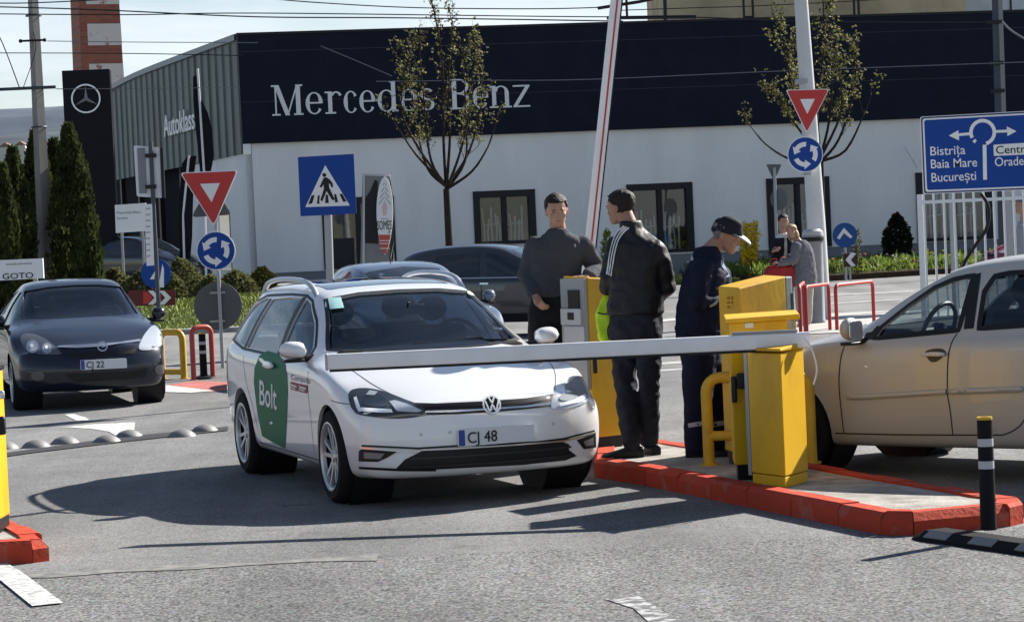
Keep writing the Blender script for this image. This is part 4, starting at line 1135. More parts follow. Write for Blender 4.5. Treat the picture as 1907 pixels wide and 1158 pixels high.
# ------------------------------------------------------------------ the champagne hatchback on the right
gold_paint = mat('champagne_metallic_paint', (.45, .44, .42), .42, .10, coat=.4)
HATCH = dict(yf=-.86, yr=3.34, wb=2.578, step=.10, zc=.45, plan=.26, plan_r=.2,
    top=[(-.86, .68), (-.76, .71), (-.5, .80), (-.1, .91), (.2, .985), (.33, 1.02), (.45, 1.07), (.8, 1.25), (1.15, 1.41), (1.4, 1.46), (1.8, 1.485), (2.3, 1.475), (2.8, 1.42), (3.0, 1.37), (3.15, 1.2), (3.25, 1.0), (3.34, .85)],
    bot=[(-.86, .22), (-.4, .20), (0, .2), (2.6, .22), (3.34, .36)],
    hw=[(-.86, .80), (-.4, .865), (0, .88), (1.5, .88), (2.6, .88), (3.34, .78)],
    belt=[(-.86, .62), (-.5, .74), (-.1, .845), (.4, .915), (1.5, .945), (2.6, .985), (3.34, .8)],
    roofw=[(.2, .72), (.5, .69), (1.15, .59), (1.8, .58), (2.8, .54), (3.3, .48)],
    nose=[(.2, .05), (.45, 0), (.7, .08)], tail=[(.3, .03), (.55, 0), (.9, .05)])
g_yaw = radians(-133)
GX = 2.47; GY = 17.74
Gd = make_car(HATCH, 'hatchback_car', 'champagne beige hatchback side on at the right edge behind the yellow barrier posts', 'car', (GX, GY, 0), g_yaw, gold_paint)
Z7 = lambda P: [(x/1.8672+1440, y/1.8672+440) for x, y in P]
gw1 = [(.60, .965), (1.36, .965), (1.43, 1.375), (1.15, 1.325), (.9, 1.205)]
gw0 = [(.32, .965), (.55, .965), (.55, 1.0), (.42, 1.0)]
gw2 = [(1.52, .97), (2.42, 1.0), (2.46, 1.13), (2.2, 1.33), (1.58, 1.385)]
GT1 = Z7([(350, 355), (372, 318), (470, 240), (560, 178), (625, 150), (697, 135), (680, 200), (645, 326)])
GT2 = Z7([(715, 320), (735, 190), (770, 138), (820, 128), (990, 118), (1000, 300)])
gl1 = side_loc(Gd, GT1); gl2 = side_loc(Gd, GT2)
for d in (gl1, gl2): window_hole(Gd, d, 'side')
gws = [(-.68, 1.03), (0, 1.02), (.68, 1.03), (.555, 1.36), (.3, 1.40), (0, 1.41), (-.3, 1.40), (-.555, 1.36)]
window_hole(Gd, gws, 'front'); window_hole(Gd, [(-.52, 1.05), (.52, 1.05), (.46, 1.30), (-.46, 1.30)], 'rear')
finish_body(Gd, .35)
g_glass = glass('clear_car_glass', (.66, .73, .75), f0=.08)
for d in (gl1, gl2):
    for md in ('left', 'right'): patch(Gd, 'side_window', d, g_glass if d is gl1 else glass('tinted_rear_glass', (.22, .26, .30), f0=.08), mode=md, off=-.012, scale=1.04)
patch(Gd, 'windscreen', gws, g_glass, mode='front', off=-.012, scale=1.02)
patch(Gd, 'rear_window', [(-.52, 1.05), (.52, 1.05), (.46, 1.30), (-.46, 1.30)], g_glass, mode='rear', off=-.012, scale=1.04)
strip(Gd, 'window_trim', GT1, .04, black_plastic, off=.002, closed=True)
strip(Gd, 'window_trim', GT2, .04, black_plastic, off=.002, closed=True)
strip(Gd, 'door_pillar', Z7([(706, 132), (680, 322)]), .075, black_plastic, off=.0035)
strip(Gd, 'mirror_triangle', Z7([(318, 350), (345, 345), (372, 316)]), .07, black_plastic, off=.003)
for P in ([(640, 338), (620, 372), (608, 430), (606, 540), (615, 600), (625, 688)], [(252, 372), (236, 420), (229, 500), (234, 580), (246, 683)], [(905, 560), (872, 640), (840, 672), (800, 690)]):
    strip(Gd, 'door_gap', Z7(P), .009, seam_m, off=.002, sm=4)
strip(Gd, 'sill_gap', Z7([(216, 684), (440, 689), (625, 690), (800, 690)]), .010, seam_m, off=.002)
patch(Gd, 'rubbing_strip', Z7([(258, 553), (300, 549), (603, 531), (603, 549), (300, 567), (262, 566)]), gold_paint, off=.004, thick=.012)
patch(Gd, 'rubbing_strip', Z7([(610, 531), (866, 521), (872, 532), (860, 542), (612, 549)]), gold_paint, off=.004, thick=.012)
hb = patch(Gd, 'door_handle', Z7([(528, 406), (545, 393), (585, 390), (600, 405), (575, 432), (548, 436)]), mat('handle_recess', (.06, .05, .045), .5), off=.002, smooth=3, res=5)
patch(Gd, 'handle_grip', Z7([(526, 408), (560, 402), (600, 404), (600, 416), (560, 416), (528, 417)]), mat('handle_silver', (.55, .55, .55), .35, coat=.3), hb, off=.022, thick=.018, smooth=3, res=5)
mirror(Gd, 1, .62, 1.00, .86, 1.04, gold_paint, .085)
mirror(Gd, -1, .62, 1.00, .86, 1.04, gold_paint, .085)
seats(Gd, (1.45, 2.35)); dash(Gd, .55, 1.0, .66, .36, .92)
for md in ('left', 'right'):
    patch(Gd, 'headlight', rpoly([(-.55, .64), (-.30, .70), (-.28, .76), (-.5, .74)], .04), lamp_glass, mode=md, off=.004)
gp = wheel_proto(.316, .205, .205, 'single')
add_wheels(Gd, gp, 1.54, 0, .316); kill(gp)
# phone holder behind the windscreen
ph = at(*Z7([(545, 252)])[0], 17.0)

# ------------------------------------------------------------------ the dark hatchback waiting on the left
navy_paint = mat('dark_navy_paint', (.005, .007, .018), .3, 0, coat=.7, spec=.25)
Od = make_car(dict(HATCH, wb=2.61, plan=.30,
    top=[(-.86, .70), (-.76, .73), (-.5, .82), (-.1, .92), (.2, .985), (.33, 1.01), (.45, 1.06), (.8, 1.22), (1.2, 1.40), (1.4, 1.44), (1.8, 1.46), (2.3, 1.44), (2.8, 1.38), (3.0, 1.33), (3.15, 1.2), (3.25, 1.0), (3.34, .85)]),
    'hatchback_car', 'dark navy hatchback waiting in the left lane behind the row of studs', 'car', (-4.93, 28.55, 0), .27, navy_paint)
ZO = lambda P: [(x/2.757, y/2.757+460) for x, y in P]
ows = [(-.69, 1.02), (0, 1.01), (.69, 1.02), (.57, 1.34), (.3, 1.375), (0, 1.385), (-.3, 1.375), (-.57, 1.34)]
window_hole(Od, ows, 'front'); window_hole(Od, [(-.5, 1.06), (.5, 1.06), (.42, 1.27), (-.42, 1.27)], 'rear')
o1 = [(.55, .965), (1.36, .965), (1.43, 1.34), (1.15, 1.29), (.85, 1.14)]; o2 = [(1.52, .97), (2.6, 1.02), (2.3, 1.28), (1.58, 1.345)]
window_hole(Od, o1, 'side'); window_hole(Od, o2, 'side')
finish_body(Od, .345)
for d in (o1, o2):
    for md in ('left', 'right'): patch(Od, 'side_window', d, car_glass, mode=md, off=-.012, scale=1.04)
patch(Od, 'windscreen', ows, glass('blue_tint_glass', (.40, .48, .58), f0=.07), mode='front', off=-.012, scale=1.02)
patch(Od, 'rear_window', [(-.5, 1.06), (.5, 1.06), (.42, 1.27), (-.42, 1.27)], car_glass, mode='rear', off=-.012, scale=1.04)
seats(Od, (1.45, 2.35)); dash(Od, .55, 1.0, .66, .36, .95)
for s in (-1, 1): mirror(Od, s, .62, 1.0, .85, 1.02, navy_paint, .08)
hh = patch(Od, 'headlight', ZO([(105, 470), (130, 445), (185, 450), (245, 480), (290, 520), (312, 550), (220, 552), (150, 540), (118, 505)]), mat('lamp_smoke', (.085, .09, .105), .2, coat=.8), off=.005, smooth=4, res=5)
for cx, cy, r in ((168, 513, 34), (242, 521, 28)):
    patch(Od, 'lamp_ring', ZO([(cx+r*.95*cos(a*pi/10), cy+r*sin(a*pi/10)) for a in range(20)]), chrome, hh, off=.010, res=4)
    patch(Od, 'lamp_lens', ZO([(cx+r*.74*cos(a*pi/10), cy+r*.78*sin(a*pi/10)) for a in range(20)]), mat('lens_grey', (.34, .36, .40), .15, coat=1), hh, off=.014, res=4)
    patch(Od, 'lamp_bulb', ZO([(cx-2+r*.28*cos(a*pi/8), cy-2+r*.32*sin(a*pi/8)) for a in range(16)]), lamp_white, hh, off=.018, res=3)
h3 = patch(Od, 'headlight', ZO([(712, 520), (735, 460), (775, 410), (800, 406), (825, 440), (840, 490), (800, 520), (750, 530)]), lamp_glass, off=.005, smooth=4, res=5)
strip(Od, 'grille_bar', ZO([(300, 513), (400, 512), (520, 505), (620, 494), (722, 480)]), .05, chrome, off=.010)
ob = MB()
oc = hit(Od, *ZO([(524, 509)])[0], 'px')[0]
q = MB(); ringpoly(q, .045, .058, -.006, .01, 28); q.plate([(-.055, .0), (.0, .012), (.0, -.002)], -.005, .008); q.plate([(.055, .0), (.0, -.012), (.0, .002)], -.004, .008)
MB().add(q.v, q.f, badge_frame(Od, oc, .03)).build('badge', chrome, Od.root)
patch(Od, 'grille', ZO([(330, 545), (640, 535), (700, 520), (690, 545), (420, 570), (345, 566)]), ink_black, off=.004)
patch(Od, 'lower_grille', ZO([(330, 650), (640, 640), (760, 620), (745, 665), (640, 680), (380, 692)]), ink_black, off=.004)
number_plate(Od, ZO([(420, 578), (640, 568), (640, 622), (420, 632)]), 'CJ 22', off=.012)
for cx, cy in ((195, 662), (822, 628)):
    patch(Od, 'fog_light', ZO([(cx+(36 if cx < 500 else 28)*cos(a*pi/10), cy+24*sin(a*pi/10)) for a in range(20)]), mat('fog_dark', (.06, .06, .065), .25, coat=.6), off=.006, res=4)
strip(Od, 'bumper_line', ZO([(112, 640), (150, 632), (230, 645), (315, 690)]), .012, dark_alloy, off=.006)
for s in (-1, 1):
    strip(Od, 'bonnet_gap', [(s*.55, .72), (s*.64, .80), (s*.70, .90), (s*.72, .97)], .006, ink_black, mode='front', off=.0015)
op = wheel_proto(.318, .215, .222)
add_wheels(Od, op, 1.50, 0, .318); kill(op)

# ------------------------------------------------------------------ cars behind: no openings, dark panes laid on the shell
def simple_car(sp, name, label, loc, yaw, paint, win, fw=None, rw=None, tall=1.0, wheel=True):
    c = make_car(sp, name, label, 'car', loc, yaw, paint, sub=1)
    for md in ('left', 'right'):
        for d in win: patch(c, 'side_window', rpoly(d, .04), dark_glass, mode=md, off=.006, res=.12)
    if fw: patch(c, 'windscreen', fw, dark_glass, mode='front', off=.006, res=.12)
    if rw: patch(c, 'rear_window', rw, dark_glass, mode='rear', off=.006, res=.12)
    for s in (-1, 1):
        patch(c, 'headlight', [(s*.42, .66), (s*.72, .70), (s*.74, .78), (s*.5, .74)] if s > 0 else [(-.42, .66), (-.5, .74), (-.74, .78), (-.72, .70)], lamp_glass, mode='front', off=.006, res=.1)
        patch(c, 'tail_light', [(s*.55, .82), (s*.74, .82), (s*.72, 1.0), (s*.6, 1.0)], red_lens, mode='rear', off=.006, res=.1)
    patch(c, 'grille', rrect(-.4, .4, .58, .64, .02), black_plastic, mode='front', off=.006, res=.1)
    finish_body(c, .345, shell=False)
    for s in (-1, 1): mirror(c, s, .62, 1.0, .85, 1.02, paint, .08)
    p = wheel_proto(.318, .205, .21, 'single'); add_wheels(c, p, 1.54, 0, .318); kill(p)
    return c
SUV = dict(HATCH, yr=3.5, wb=2.65, top=[(a, b*1.0 + (.14 if a > .3 else .10*sst(-.9, .3, a)+.04)) for a, b in HATCH['top']][:-3]+[(3.2, 1.42), (3.35, 1.15), (3.5, .95)],
           belt=[(a, b+.06) for a, b in HATCH['belt']], bot=[(a, b+.04) for a, b in HATCH['bot']])
sw1 = [(.60, 1.04), (1.36, 1.04), (1.43, 1.46), (1.15, 1.42), (.9, 1.30)]
sw2 = [(1.50, 1.05), (2.36, 1.07), (2.40, 1.44), (1.56, 1.47)]
sw3 = [(2.48, 1.08), (3.06, 1.14), (2.95, 1.34), (2.52, 1.42)]
hw1 = [(.60, .97), (1.36, .97), (1.43, 1.37), (1.15, 1.32), (.9, 1.20)]; hw2 = [(1.5, .98), (2.6, 1.02), (2.3, 1.31), (1.56, 1.375)]
fws = [(-.68, 1.04), (.68, 1.04), (.56, 1.36), (0, 1.41), (-.56, 1.36)]; rws = [(-.54, 1.05), (.54, 1.05), (.46, 1.32), (-.46, 1.32)]
p = at(1080, 600, 43)
Sv = simple_car(SUV, 'compact_suv_car', 'dark grey sport utility car passing behind the man at the ticket machine', (p.x, 43, 0), radians(68), mat('graphite_paint', (.045, .05, .055), .3, .5, coat=1), [sw1, sw2, sw3], [(-.68, 1.12), (.68, 1.12), (.56, 1.48), (0, 1.53), (-.56, 1.48)])
for md in ('left', 'right'):
    strip(Sv, 'window_trim', [(.62, 1.015), (1.5, 1.03), (2.4, 1.05), (3.08, 1.11)], .022, chrome, mode=md, off=.008)
    for yy in (1.32, 2.32): strip(Sv, 'door_handle', [(yy, .93), (yy+.16, .935)], .03, chrome, mode=md, off=.02)
    for yy in (1.46, 2.44): strip(Sv, 'door_gap', [(yy, 1.0), (yy, .4)], .012, ink_black, mode=md, off=.004)
    strip(Sv, 'lower_cladding', [(.45, .33), (2.2, .34)], .14, black_plastic, mode=md, off=.006)
p = at(800, 560, 30)
Bc = simple_car(HATCH, 'hatchback_car', 'silver blue hatchback with a roof aerial right behind the white estate taxi', (p.x, 30, 0), radians(17), mat('silver_blue_paint', (.10, .13, .19), .3, .3, coat=1), [hw1, hw2], fws, rws)
MB().tube([(0, 1.75, 1.47), (.0, 1.85, 1.52), (.10, 2.0, 1.74)], [.022, .014, .006], 6).build('aerial', ink_black, Bc.root)
# ------------------------------------------------------------------ barriers, ticket machines, rails
yellow = mat('yellow_powder_coat', (.68, .39, .012), .45, col2=(.52, .28, .012), vs=2.2, thr=(.28, .5), spec=.3, bump=.06, bs=30, stretch=(1, 1, .5))
yellow_dull = mat('yellow_rail_paint', (.58, .36, .03), .5, var=.15, vs=6)
grey_alu = mat('grey_aluminium', (.30, .31, .32), .45, .3)
white_arm = mat('white_arm_paint', (.82, .82, .83), .4, var=.06, vs=4)
red_tape = mat('red_stripe', (.50, .06, .05), .5)
def prism_box(foot, z0, z1, zs=None):
    n = len(foot); zs = zs or [z1]*n
    mb = MB(); mb.v = [(p[0], p[1], z0) for p in foot]+[(p[0], p[1], zs[i]) for i, p in enumerate(foot)]
    mb.f = [tuple(reversed(range(n))), tuple(range(n, 2*n))]+[(i, (i+1) % n, n+(i+1) % n, n+i) for i in range(n)]
    return mb
def loc2(P, o): return [(p[0]-o[0], p[1]-o[1]) for p in P]
ZI = .118
# the near barrier post
A = gnd(1401, 897, .13); Bq = gnd(1463, 905, .13); Cq = gnd(1506, 893, .13)
Dq = A+(Cq-Bq)*1.0
pc = (A+Cq)/2
BP = thing('barrier_post', 'nearest yellow barrier post carrying the lowered white arm on the red kerbed island', 'barrier post', (pc.x, pc.y, ZI))
foot = loc2([A, Bq, Cq, Dq], pc)
ztop = at(1463, 649, Bq.y).z-ZI
prism_box(foot, .07, ztop-.03, [ztop-.03, ztop-.03, ztop-.01, ztop]).build('housing', yellow, BP, False, bevel=.008)
prism_box(inset(foot, .004), .0, .066).build('base_plinth', yellow, BP, False, bevel=.004)
prism_box(inset(foot, -.012), ztop-.018, ztop, [ztop, ztop, ztop+.025, ztop+.035]).build('lid', yellow, BP, False, bevel=.006)
a2 = Vector(foot[0]); d2 = Vector(foot[3]); nn = (a2-Vector(foot[1])).normalized()
gf = [tuple(a2+nn*.045), tuple(a2+nn*.002), tuple(d2+nn*.002), tuple(d2+nn*.045)]
prism_box(gf, .05, ztop+.01).build('arm_flange', grey_alu, BP, False, bevel=.006)
# the lowered arm: from the post to the left, in front of the white estate
e1_ = at(1490, 633, 15.42); e0_ = at(609, 674, 15.62)
BA = thing('boom_barrier', 'lowered white barrier arm lying level across the bonnet of the white estate taxi', 'barrier arm', tuple(e1_))
v = e0_-e1_; v.z = v.z
dr = v.normalized(); up_ = Vector((0, 0, 1)); sd = dr.cross(up_).normalized()
def arm_section(w, h, r=.012): return rrect(-w/2, w/2, -h/2, h/2, r, 3)
def sweep(sec, a, b): return [[p+sd*s+up_*t for s, t in sec] for p in (a, b)]
MB().loft(sweep(arm_section(.045, .098, .012), Vector((.06, 0, 0)), v)).build('profile', white_arm, BA)
MB().loft(sweep([(s, t-.056) for s, t in arm_section(.03, .016, .004)], Vector((-.1, 0, 0)), v*.995)).build('rubber_edge', black_plastic, BA)
MB().loft(sweep(arm_section(.052, .106, .012), v*.998, v*1.003)).build('end_cap', mat('cap_grey', (.4, .41, .42), .5), BA)
MB().loft(sweep(arm_section(.03, .02, .005), Vector((-.02, 0, .056)), dr*.42+Vector((0, 0, .058)))).build('arm_clamp', grey_alu, BA)
MB().tube([at(x, y, 15.35)-e1_ for x, y in catmull([(1497, 628), (1506, 640), (1516, 662), (1521, 690), (1515, 716)], 5, False)], .006, 6).build('lead', white_arm, BA)
# the taller cabinet behind it
A = gnd(1364, 868, .13); Bq = gnd(1402, 893, .13); 
Bq = A+Vector((.12, -.30, 0)); ux = Vector((.44, .13, 0)); 
A2 = at(1352, 640, 15.9)
cabZ = 15.75
L0 = at(1361, 700, cabZ); R0 = at(1487, 700, cabZ+.12)
ux = Vector((R0.x-L0.x, R0.y-L0.y, 0)); uy = Vector((.02, .34, 0)); org = Vector((L0.x, L0.y, 0))
foot = [org, org+ux, org+ux+uy, org+uy]; pc = (foot[0]+foot[2])/2
CB = thing('control_cabinet', 'yellow control cabinet with an overhanging lid and black lock, close behind the nearest barrier post', 'cabinet', (pc.x, pc.y, ZI))
f2 = loc2(foot, pc); zc1 = at(1420, 599, cabZ).z-ZI
prism_box(f2, .10, zc1).build('housing', yellow, CB, False, bevel=.008)
prism_box(inset(f2, .02), 0, .10).build('base_plinth', black_plastic, CB, False)
prism_box(inset(f2, -.022), zc1, zc1+.035, [zc1+.028, zc1+.035, zc1+.05, zc1+.045]).build('lid', yellow, CB, False, bevel=.006)
def on_face(px, py, Y, o): q = at(px, py, Y); return Vector((q.x-o.x, q.y-o.y, q.z-ZI))
g = on_face(1367, 725, cabZ-.01, pc); MB().box(g, (.035, .03, .17)).build('lock_handle', ink_black, CB, bevel=.012)
g = on_face(1383, 709, cabZ, pc); MB().box(g, (.075, .06, .10)).build('padlock_box', ink_black, CB, bevel=.012)
g = on_face(1470, 607, cabZ+.11, pc); mbx = MB().box(g, (.075, .012, .10)); mbx.build('notice_label', mat('label_grey', (.35, .33, .28), .6, var=.4, vs=40), CB)
g = on_face(1395, 606, cabZ+.03, pc); MB().box(g, (.055, .012, .03)).build('notice_label', mat('label_pale', (.6, .58, .5), .6), CB)
# hinges, screws, vents
def dots(par, pts, r, m, nm):
    for p in pts: MB().lathe([(r, -.006), (r, .006), (r*.5, .008)], 10, Matrix.Translation(p) @ Matrix.Rotation(pi/2, 4, 'X')).build(nm, m, par)
for zz_ in (.30, .90):
    MB().lathe([(.010, -.04), (.010, .04)], 10, Matrix.Translation((f2[1][0]-.004, f2[1][1]-.008, zz_))).build('hinge', grey_alu, CB)
fe = Vector(foot[1])
# ticket machine beyond the cabinet
tmZ = 16.9
def ticket_machine(label, pts, Y0, ztop_px, face_side):
    L = at(pts[0], 600, Y0[0]); M_ = at(pts[1], 600, Y0[1]); R = at(pts[2], 600, Y0[2])
    foot = [Vector((p.x, p.y)) for p in (L, M_, R)]; foot.append(foot[0]+foot[2]-foot[1])
    pc = (foot[0]+foot[2])/2
    t = thing('ticket_machine', label, 'ticket machine', (pc.x, pc.y, ZI), 0, 'ticket machines on the island')
    f2 = [(p.x-pc.x, p.y-pc.y) for p in foot]
    zs = [at(x, y, Y).z-ZI for x, y, Y in zip((pts[0], pts[1], pts[2]), ztop_px, Y0)]; zs.append(zs[0]+zs[2]-zs[1])
    prism_box(f2, .09, max(zs), zs).build('housing', yellow, t, False, bevel=.01)
    prism_box(inset(f2, .02), 0, .09).build('base_plinth', black_plastic, t, False)
    return t, f2, zs, pc
TM2, f2, zs, pc = ticket_machine('yellow ticket machine with a sloping top and grey face towards the champagne hatchback', (1340, 1378, 1466), (16.95, 16.62, 16.95), (533, 536, 514), 1)
a_ = Vector(f2[2]); b_ = Vector(f2[3]); n_ = (a_-Vector(f2[1])).normalized()
prism_box([tuple(a_), tuple(a_+n_*.07), tuple(b_+n_*.07), tuple(b_)], .55, zs[2]-.005).build('front_panel', grey_alu, TM2, False, bevel=.008)
prism_box([tuple(a_+n_*.055+(b_-a_)*.0-Vector((0, .006))), tuple(a_+n_*.078-Vector((0, .006))), tuple(a_+n_*.078+(b_-a_)*.6), tuple(a_+n_*.055+(b_-a_)*.6)], zs[2]-.36, zs[2]-.12).build('ticket_slot', ink_black, TM2, False)
gq = at(1357, 555, 16.75); 
lb = MB()
for k in range(5): lb.box((gq.x-pc.x+(k % 2)*.03-.005, gq.y-pc.y-.03, gq.z-ZI-.03*(k//2)), (.02, .012, .018))
lb.build('warning_marks', mat('faded_marks', (.35, .17, .01), .6), TM2)
# ticket machine beside the white car
TM1, f1, zs, pc = ticket_machine('yellow ticket machine with a grey instrument face beside the white estate taxi', (1052, 1098, 1156), (18.75, 18.45, 18.65), (514, 516, 519), -1)
o0 = Vector(f1[0]); o1 = Vector(f1[1]); dn = Vector((o1.y-o0.y, -(o1.x-o0.x))).normalized()
if dn.y > 0: dn = -dn
def face_quad(u0, u1, z0, z1, th, m, nm, par):
    a = o0.lerp(o1, u0); b = o0.lerp(o1, u1)
    return prism_box([tuple(a+dn*.004), tuple(a+dn*(.004+th)), tuple(b+dn*(.004+th)), tuple(b+dn*.004)], z0, z1).build(nm, m, par, False, bevel=.004)
fp = face_quad(.02, .98, .45, zs[0]-.02, .03, grey_alu, 'front_panel', TM1)
def tz(py): return at(1075, py, 18.5).z-ZI
face_quad(.35, .80, tz(575), tz(540), .04, ink_black, 'display', TM1)
k_ = face_quad(.05, .85, tz(605), tz(575), .045, mat('panel_light', (.5, .51, .52), .5), 'card_reader', TM1)
face_quad(.35, .60, tz(596), tz(582), .05, ink_black, 'reader_slot', k_)
face_quad(.15, .95, tz(638), tz(608), .04, mat('panel_light', (.5, .5, .5), .5), 'ticket_tray', TM1)
q = at(1108, 680, 18.35); MB().box((q.x-pc.x, q.y-pc.y, q.z-ZI), (.035, .05, .12)).build('lock_handle', ink_black, TM1, bevel=.01)
# second arm, raised, on a post hidden behind the ticket machine
RB = at(1098, 470, 20.6)
RBP = thing('barrier_post', 'yellow barrier post mostly hidden behind the ticket machine, holding the raised arm', 'barrier post', (RB.x+.02, 20.75, 0))
MB().box((0, 0, .50), (.34, .34, 1.0)).build('housing', yellow, RBP, False, bevel=.01)
MB().box((0, 0, 1.02), (.37, .37, .04)).build('lid', yellow, RBP, False, bevel=.008)
pb = at(1093, 520, 20.5); ptp = at(1150, -14, 20.5)
ax = (ptp-pb)
RA = thing('boom_barrier', 'raised white barrier arm with a red pinstripe standing upright behind the ticket machine', 'barrier arm', tuple(pb))
def vsweep(x0, x1, y0, y1, a=-.02, b=1.9):
    rt = Vector((1, 0, -ax.x/ax.z)).normalized(); f = Vector((0, 1, 0))
    return [[ax*k+rt*x+f*y for x, y in ((x0, y0), (x1, y0), (x1, y1), (x0, y1))] for k in (a, b)]
MB().loft(vsweep(-.050, .040, -.022, .022)).build('profile', white_arm, RA, False, bevel=.006)
MB().loft(vsweep(-.002, .012, -.025, -.0225)).build('red_stripe', red_tape, RA, False)
MB().loft(vsweep(.0405, .052, -.012, .012)).build('rubber_edge', black_plastic, RA, False)

def hoop(name, label, cat, pts, r, m, loc, mids=(), group=None, feet=True):
    t = thing(name, label, cat, loc, 0, group)
    o = Vector(loc)
    P = [Vector(p)-o for p in pts]
    MB().tube(P, r, 12).build('frame', m, t)
    if feet:
        for p in (P[0], P[-1]): MB().lathe([(r*1.7, 0), (r*1.7, .012)], 16, Matrix.Translation((p.x, p.y, 0))).build('foot_plate', m, t)
    for a, b in mids: MB().tube([Vector(a)-o, Vector(b)-o], r*.9, 10).build('cross_bar', m, t)
    return t
def hoop_px(name, label, cat, pxa, pxb, ytop, z0, r, m, group=None, mid=None, round_=.10):
    a = gnd(*pxa, z0); b = gnd(*pxb, z0); h = at(pxa[0], ytop, a.y).z
    d = (b-a).normalized(); k = round_
    P = [a, Vector((a.x, a.y, h-k))]
    for j in range(1, 6):
        t = j/6*pi/2; P.append(Vector((a.x, a.y, h-k))+d*(k*(1-cos(t)))+Vector((0, 0, k*sin(t))))
    P.append(Vector((a.x, a.y, h))+d*k); P.append(Vector((b.x, b.y, h))-d*k)
    for j in range(1, 6):
        t = j/6*pi/2; P.append(Vector((b.x, b.y, h-k))-d*(k*(1-sin(t)))+Vector((0, 0, k*cos(t))))
    P += [Vector((b.x, b.y, h-k)), b]
    mids = []
    if mid: mids = [(Vector((a.x, a.y, z0+mid)), Vector((b.x, b.y, z0+mid)))]
    return hoop(name, label, cat, P, r, m, (a.x, a.y, z0), mids, group)
hoop_px('guard_rail', 'thick yellow tube rail around the control cabinet on the red kerbed island', 'guard rail', (1321, 866), (1512, 862), 703, ZI, .038, yellow_dull, None, .20)
hoop_px('guard_rail', 'yellow tube rail beside the dark navy hatchback', 'guard rail', (303, 706), (343, 706), 619, 0, .045, yellow_dull, None, .10)
hoop_px('guard_hoop', 'narrow red hoop around the short bollard left of the white estate taxi', 'guard hoop', (361, 708), (397, 705), 610, 0, .035, mat('red_hoop_paint', (.50, .09, .07), .5, var=.15, vs=5), None)
RH = mat('red_hoop_dark', (.40, .04, .04), .5)
hoop_px('guard_hoop', 'red hoop next to the yellow ticket machine, left of the pair by the lamp post', 'guard hoop', (1492, 634), (1500, 622), 533, 0, .028, RH, 'red hoops by the lamp post')
hoop_px('guard_hoop', 'red hoop standing at the foot of the grey litter column', 'guard hoop', (1503, 624), (1546, 616), 534, 0, .028, RH, 'red hoops by the lamp post')
hoop_px('guard_hoop', 'wide red hoop right of the lamp post, partly behind the champagne hatchback', 'guard hoop', (1559, 616), (1628, 606), 531, 0, .030, RH, 'red hoops by the lamp post')

# bollards
strip_m = mat('reflective_grey', (.45, .46, .48), .4)
def bollard(label, p, h, r, base=None):
    t = thing('bollard', label, 'bollard', (p.x, p.y, 0), 0)
    MB().lathe([(r*1.05, .05), (r, .08), (r*.96, h-.03), (r*.96, h-.005), (r*.8, h), (r*.55, h), (r*.55, h-.04), (.004, h-.04)], 24).build('post', mat('bollard_black', (.010, .010, .012), .6, spec=.12), t)
    MB().lathe([(r*.97, h-.012), (r*.97, h+.003), (r*.6, h+.003), (r*.6, h-.012)], 24, close=True).build('cap_ring', yellow_dull, t)
    for z in (h-.155, h-.275 if h > .5 else h-.22): MB().lathe([(r*.985, z), (r*.985, z+.042), (r*.9, z+.042), (r*.9, z)], 24, close=True).build('reflective_band', strip_m, t)
    return t
B1 = bollard('black bollard with silver bands on a rubber base strip at the lower right', gnd(1842, 1003), .655, .043)
B2 = bollard('short black bollard inside the red hoop left of the white estate taxi', gnd(380, 706), .62, .05)
MB().lathe([(.17, 0), (.16, .03), (.06, .055), (.05, .055)], 20).build('base', black_plastic, B2)
# rubber lane divider the bollard stands on
da = gnd(1722, 1001); db = gnd(2010, 1042); dd = (db-da).normalized(); dn2 = Vector((-dd.y, dd.x, 0))
LD = thing('lane_divider', 'black rubber divider strip with grey reflectors under the bollard at the lower right', 'lane divider', tuple(da))
Ld = (db-da).length
rg = []
for s, w, h in ((0, .08, .01), (.02, .105, .03), (.10, .125, .058), (Ld-.1, .125, .058), (Ld, .08, .01)):
    rg.append([dd*s+dn2*w*a+Vector((0, 0, h*b)) for a, b in ((-1, 0), (-.95, .4), (-.55, 1), (.55, 1), (.95, .4), (1, 0))])
MB().loft(rg).build('body', mat('divider_rubber', (.010, .0105, .012), .8, bump=.2, bs=40), LD, False, bevel=.006)
for s in (.14, .52, .90):
    q = [dd*(s+.0)+dn2*-.117+Vector((0, 0, .030)), dd*(s+.20)+dn2*-.117+Vector((0, 0, .030)), dd*(s+.20)+dn2*-.066+Vector((0, 0, .0625)), dd*s+dn2*-.066+Vector((0, 0, .0625))]
    MB().add(q+[p-Vector((0, -.01, .02)) for p in q], [(0, 1, 2, 3), (0, 4, 5, 1), (1, 5, 6, 2), (2, 6, 7, 3), (3, 7, 4, 0)]).build('reflector', mat('reflector_dull', (.11, .115, .12), .4), LD, False)

# lane studs
stud_m = mat('stud_metal', (.20, .20, .20), .6, .2, var=.2, vs=12)
sd0 = MB().lathe([(.135, 0), (.125, .02), (.09, .05), (.045, .068), (.004, .073)], 24)
studs = [(8, 836), (67, 833), (121, 826), (199, 824), (240, 814), (339, 813), (381, 804)]
names = ['at the left frame edge by the yellow post', 'second from the left, nearest the camera', 'third from the left', 'below the worn white arrow', 'right of the worn arrow, half on the tar seam', 'left of the last one by the taxi', 'nearest the rear wheel of the taxi']
proto = None
for (x, y), nm in zip(studs, names):
    p = gnd(x, y)
    if proto is None: o = proto = sd0.build('road_stud', stud_m)
    else: o = proto.copy(); COL.objects.link(o)
    o.location = p; tag(o, 'round grey road stud '+nm, 'road stud', 'road studs across the left lane')

